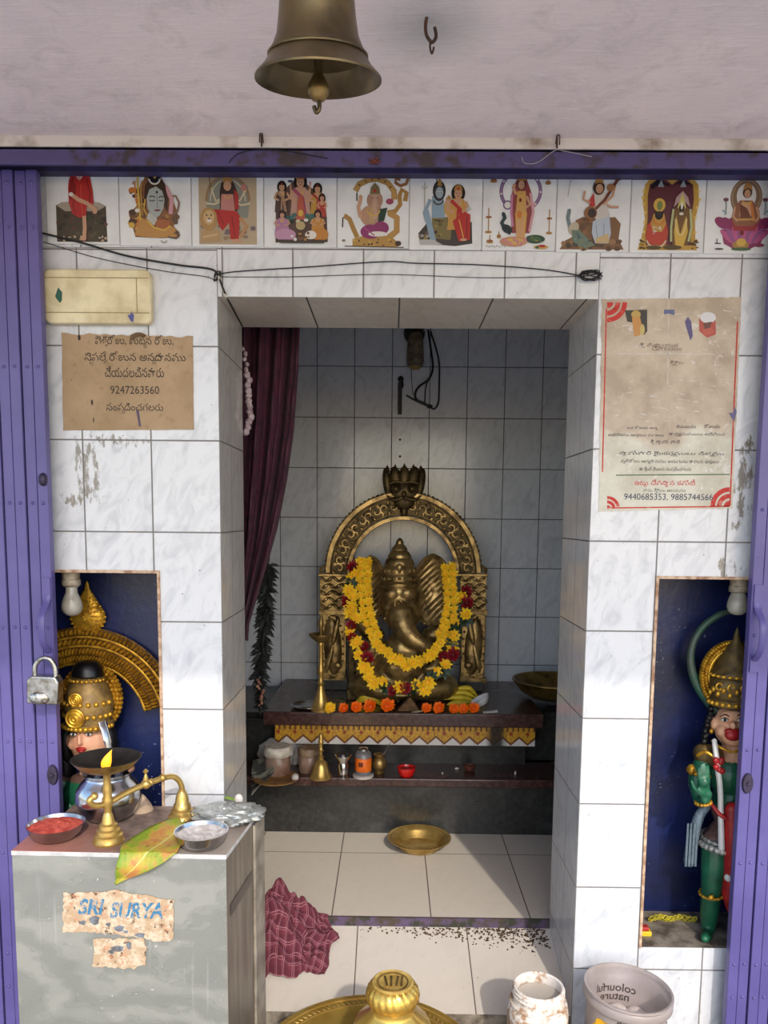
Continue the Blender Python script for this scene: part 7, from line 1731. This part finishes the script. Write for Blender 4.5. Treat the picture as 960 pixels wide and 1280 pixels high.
# dirt swept along the foot of the riser
b = MB(); r = random.Random(21)
for i in range(420):
    u = r.random() ** .42; x = lerp(-.12, XR - .012, u); y = TH - .008 - abs(r.gauss(0, .012 + .02 * u)); z = -1.165 + .073 * y / TH
    s_ = r.uniform(.0012, .0034); b.ell((x, y, z + s_ * .3), (s_ * r.uniform(.8, 2.2), s_, s_ * .6), rotz(r.uniform(0, 3)).to_3x3(), seg=6, rings=4)
o = b.build('swept_dirt', M('dirt_crumbs', (92, 72, 52), .95, c2=(56, 44, 34), scale=80)); o['kind'] = 'stuff'; tag(o, 'brown dirt swept along the foot of the step in the right of the doorway', 'dirt')

# ------------------------------------------------------------------ foreground
TX, TY, TZ = -.033, -.31, -1.067
m_brassb = brass('bright_brass', (222, 184, 92), (196, 152, 66), .24, 18, .08)
t = thing('brass_tray', 'large round brass tray with an embossed rim in front of the doorway', 'tray', (TX, TY, -1.25))
R = .228
MB().lathe([(0, -.012), (R * .80, -.012), (R * .86, -.004), (R * .95, .0), (R, .001), (R * 1.01, .004), (R, .007), (R * .95, .007), (R * .86, .003), (R * .79, -.007), (0, -.007)], (TX, TY, TZ - .006), 96).build('dish', m_brassb, t)
b = MB()
for i in range(110):
    a = 2 * PI * i / 110; p = Vector((TX + R * .905 * math.cos(a), TY + R * .905 * math.sin(a), TZ - .0015)); b.ell(p, (.0075, .0026, .0018), rotz(a + .5).to_3x3(), seg=6, rings=4)
for rr in (.865, .945): b.tube([(TX + R * rr * math.cos(2 * PI * i / 90), TY + R * rr * math.sin(2 * PI * i / 90), TZ - .0008 + (.002 if rr > .9 else -.002)) for i in range(90)], .0016, 6, closed=True)
b.build('rim_pattern', m_brass, t)
MB().lathe([(.10, 0), (.105, .006), (.06, .03), (.028, .07), (.026, .11), (.06, .15), (.12, .170)], (TX, TY, -1.25), 48).build('pedestal', m_brass, t)
q = at(491, 1227, -.31); k = mpp(-.31)
t = thing('brass_kalash', 'brass pot with a ribbed ring and engraved flat lid standing on the large tray', 'pot', (q.x, q.y, TZ - .012))
zl = q.z; hb = zl - (TZ - .012)
MB().lathe([(0, 0), (.045, 0), (.06, .012), (.080, .05), (.082, .08), (.072, .105), (30 * k, hb - 42 * k), (28 * k, hb - 36 * k), (29 * k, hb - 28 * k)], (q.x, q.y, TZ - .012), 64).build('body', m_brassb, t)
b = MB()
def wob(a, i): return 1 + .06 * abs(math.sin(a * 11 + i * .55))
b.lathe([(28 * k, -30 * k), (31 * k, -28 * k), (34 * k, -22 * k), (34.5 * k, -17 * k), (33 * k, -10 * k), (29 * k, -4 * k), (26 * k, -1 * k)], (q.x, q.y, zl), 132, wob=wob); b.build('ribbed_ring', m_brassb, t)
b = MB().lathe([(27 * k, -3 * k), (27.5 * k, .5 * k), (25.5 * k, 1.6 * k), (24 * k, .4 * k), (22 * k, -.4 * k), (0, -.2 * k)], (q.x, q.y, zl), 56); b.build('lid', M('dull_brass', (222, 190, 108), .5, .45, c2=(190, 154, 78), scale=50), t)
b = MB()
for dx, tl in ((-9, -.2), (-2, 0), (6, .15), (12, .1)):
    c = Vector((q.x + dx * k, q.y, zl + .2 * k)); b.tube([c + Vector((tl * 8 * k, 11 * k, 0)), c, c + Vector((-tl * 8 * k, -11 * k, 0))], 1.7 * k, 6)
b.tube([(q.x + 20 * k * math.cos(2 * PI * i / 40), q.y + 20 * k * math.sin(2 * PI * i / 40), zl) for i in range(40)], 1.0 * k, 6, closed=True)
b.build('engraving', m_brassd, t)
# jar
q = Vector((at(673, 1240, -.13).x, -.13, -1.25)); k = mpp(-.13); zt_ = at(673, 1233, -.13).z + 1.25
def dirtyp():
    t2 = NT('dirty_white_plastic'); p = t2.obj(); sp = t2.n('ShaderNodeSeparateXYZ'); t2.l(p, sp.inputs[0]); n = t2.noise(p, 40, 5, .7)
    h = t2.math('MULTIPLY_ADD', sp.outputs[2], -9.0, 2.0)
    m = t2.ramp(t2.math('ADD', n, t2.math('MULTIPLY', h, .22)), step(.50, .62))
    col = t2.mix(m, lin((232, 224, 214)), lin((176, 140, 106))); col = t2.mix(t2.math('MULTIPLY', t2.ramp(t2.noise(p, 90, 4, .7), step(.60, .66)), m), col, lin((112, 76, 50)))
    t2.l(col, t2.b.inputs['Base Color']); t2.b.inputs['Roughness'].default_value = .5; return t2.m
m_dp = dirtyp()
t = thing('white_plastic_jar', 'open dirty white plastic jar with a threaded neck standing by the right jamb', 'jar', q)
MB().lathe([(0, 0), (38 * k, 0), (40 * k, .006), (40 * k, zt_ - 34 * k), (39 * k, zt_ - 28 * k), (35 * k, zt_ - 21 * k), (33 * k, zt_ - 19 * k), (33 * k, zt_), (30 * k, zt_), (30 * k, zt_ - 24 * k), (36 * k, zt_ - 36 * k), (37 * k, .01), (0, .008)], q, 56).build('body', m_dp, t)
b = MB()
for z0, w in ((2, 1.6), (-6, 1.3), (-12, 1.3)):
    if z0 == 2: b.tube([(q.x + 31.6 * k * math.cos(2 * PI * i / 48), q.y + 31.6 * k * math.sin(2 * PI * i / 48), q.z + zt_ ) for i in range(48)], 1.9 * k, 8, closed=True)
    else: b.tube([(q.x + 33.4 * k * math.cos(2 * PI * i / 48), q.y + 33.4 * k * math.sin(2 * PI * i / 48), q.z + zt_ + z0 * k + 4 * k * i / 48) for i in range(49)], w * k, 8)
b.tube([(q.x + 36 * k * math.cos(2 * PI * i / 48), q.y + 36 * k * math.sin(2 * PI * i / 48), q.z + zt_ - 21 * k) for i in range(48)], 2.2 * k, 8, closed=True)
b.build('thread', m_dp, t)
MB().lathe([(0, 0), (29.5 * k, 0), (29.5 * k, -.004)], q + Vector((0, 0, zt_ - 13 * k)), 40).build('contents', M('cloudy_contents', (186, 178, 166), .5), t)
# translucent bucket
q = Vector((at(777, 1240, -.15).x, -.15, -1.25)); zt_ = at(777, 1236, -.15).z + 1.25; RB = .0905
TL = Matrix.Translation(q) @ roty(.055) @ Matrix.Translation((0, 0, .005))
t = thing('plastic_bucket', 'translucent plastic bucket with printed flowers and lettering by the right wall', 'bucket', q)
m_buck = M('cloudy_plastic', (214, 200, 196), .35, trans=.45, c2=(196, 180, 172), scale=14, rvar=.1)
def TLp(pf): return MB().lathe(pf, (0, 0, 0), 72)
b = MB().lathe([(0, 0), (.074, 0), (.076, .004), (RB * .93, zt_ - .03), (RB, zt_ - .028), (RB * 1.03, zt_ - .024), (RB * 1.03, zt_ - .012), (RB * 1.0, zt_ - .008), (RB * 1.03, zt_ - .004), (RB * 1.02, zt_), (RB * .975, zt_), (RB * .96, zt_ - .006), (RB * .94, zt_ - .028), (RB * .91, zt_ - .031), (.073, .006), (0, .004)], (0, 0, 0), 72)
b.v = [TL @ v for v in b.v]; b.build('body', m_buck, t)
def bucket_r(z): return lerp(.075, RB * .93, z / (zt_ - .03))
def curve_text(body, size, ang0, z, inside, mirror=False):
    vs, fs = text_mesh(body, size, 'CENTER', 0, .0004); out = []
    for v in vs:
        zz = z + v.y; rr = bucket_r(zz) + (-.0016 if inside else .0012)
        if inside: rr = lerp(.073, RB * .91, zz / (zt_ - .031)) - .0008
        a = ang0 + v.x / rr; out.append(TL @ Vector((rr * math.cos(a), rr * math.sin(a), zz)))
    return out, fs
for inside in (True, False):
    b = MB()
    for body, z in (('colourful', zt_ - .060), ('nature', zt_ - .080)):
        vs, fs = curve_text(body, .026, (PI / 2 if inside else -PI / 2) + .02, z + (0 if inside else .016), inside); b.add(vs, fs, 0, False)
    b.build('lettering', M('bucket_ink', (84, 74, 70), .6), t)
b = MB()
for a, z, s_, mi in ((-2.55, .115, 1.2, 0), (-2.4, .155, 1, 0), (-2.7, .075, 1, 1), (-.5, .15, .9, 1), (-.65, .11, 1.1, 1), (-.8, .08, 1, 0)):
    zz = z + zt_ - .23
    for pth in range(6):
        u = []
        for i in range(12):
            q_ = 2 * PI * i / 12; ex, ez = .018 * s_ * (math.cos(pth * PI / 3) + .8 * math.cos(q_)), .018 * s_ * (math.sin(pth * PI / 3) + .8 * math.sin(q_)); rr = bucket_r(zz + ez) + .0010 + .0001 * pth
            u.append(TL @ Vector((rr * math.cos(a + ex / rr), rr * math.sin(a + ex / rr), zz + ez)))
        b.add(u, [tuple(range(12))], mi, False)
b.build('printed_flower', [M('bucket_yellow', (246, 186, 30), .5), M('bucket_orange', (226, 110, 60), .5)], t)
r = random.Random(6)
for i in range(9):
    a = i * 2 * PI / 8 if i < 8 else 0; rad = .050 if i < 8 else 0
    c = TL @ Vector((rad * math.cos(a), rad * math.sin(a), zt_ - .094 + r.uniform(-.006, .006)))
    tag(MB().ell(c, (.025, .025, .020), seg=20, rings=12).build('white_cake', M('white_cake', (224, 214, 208), .7, c2=(206, 194, 186), scale=50)), 'round white lump inside the translucent bucket', 'lump', 'white lumps in the bucket')
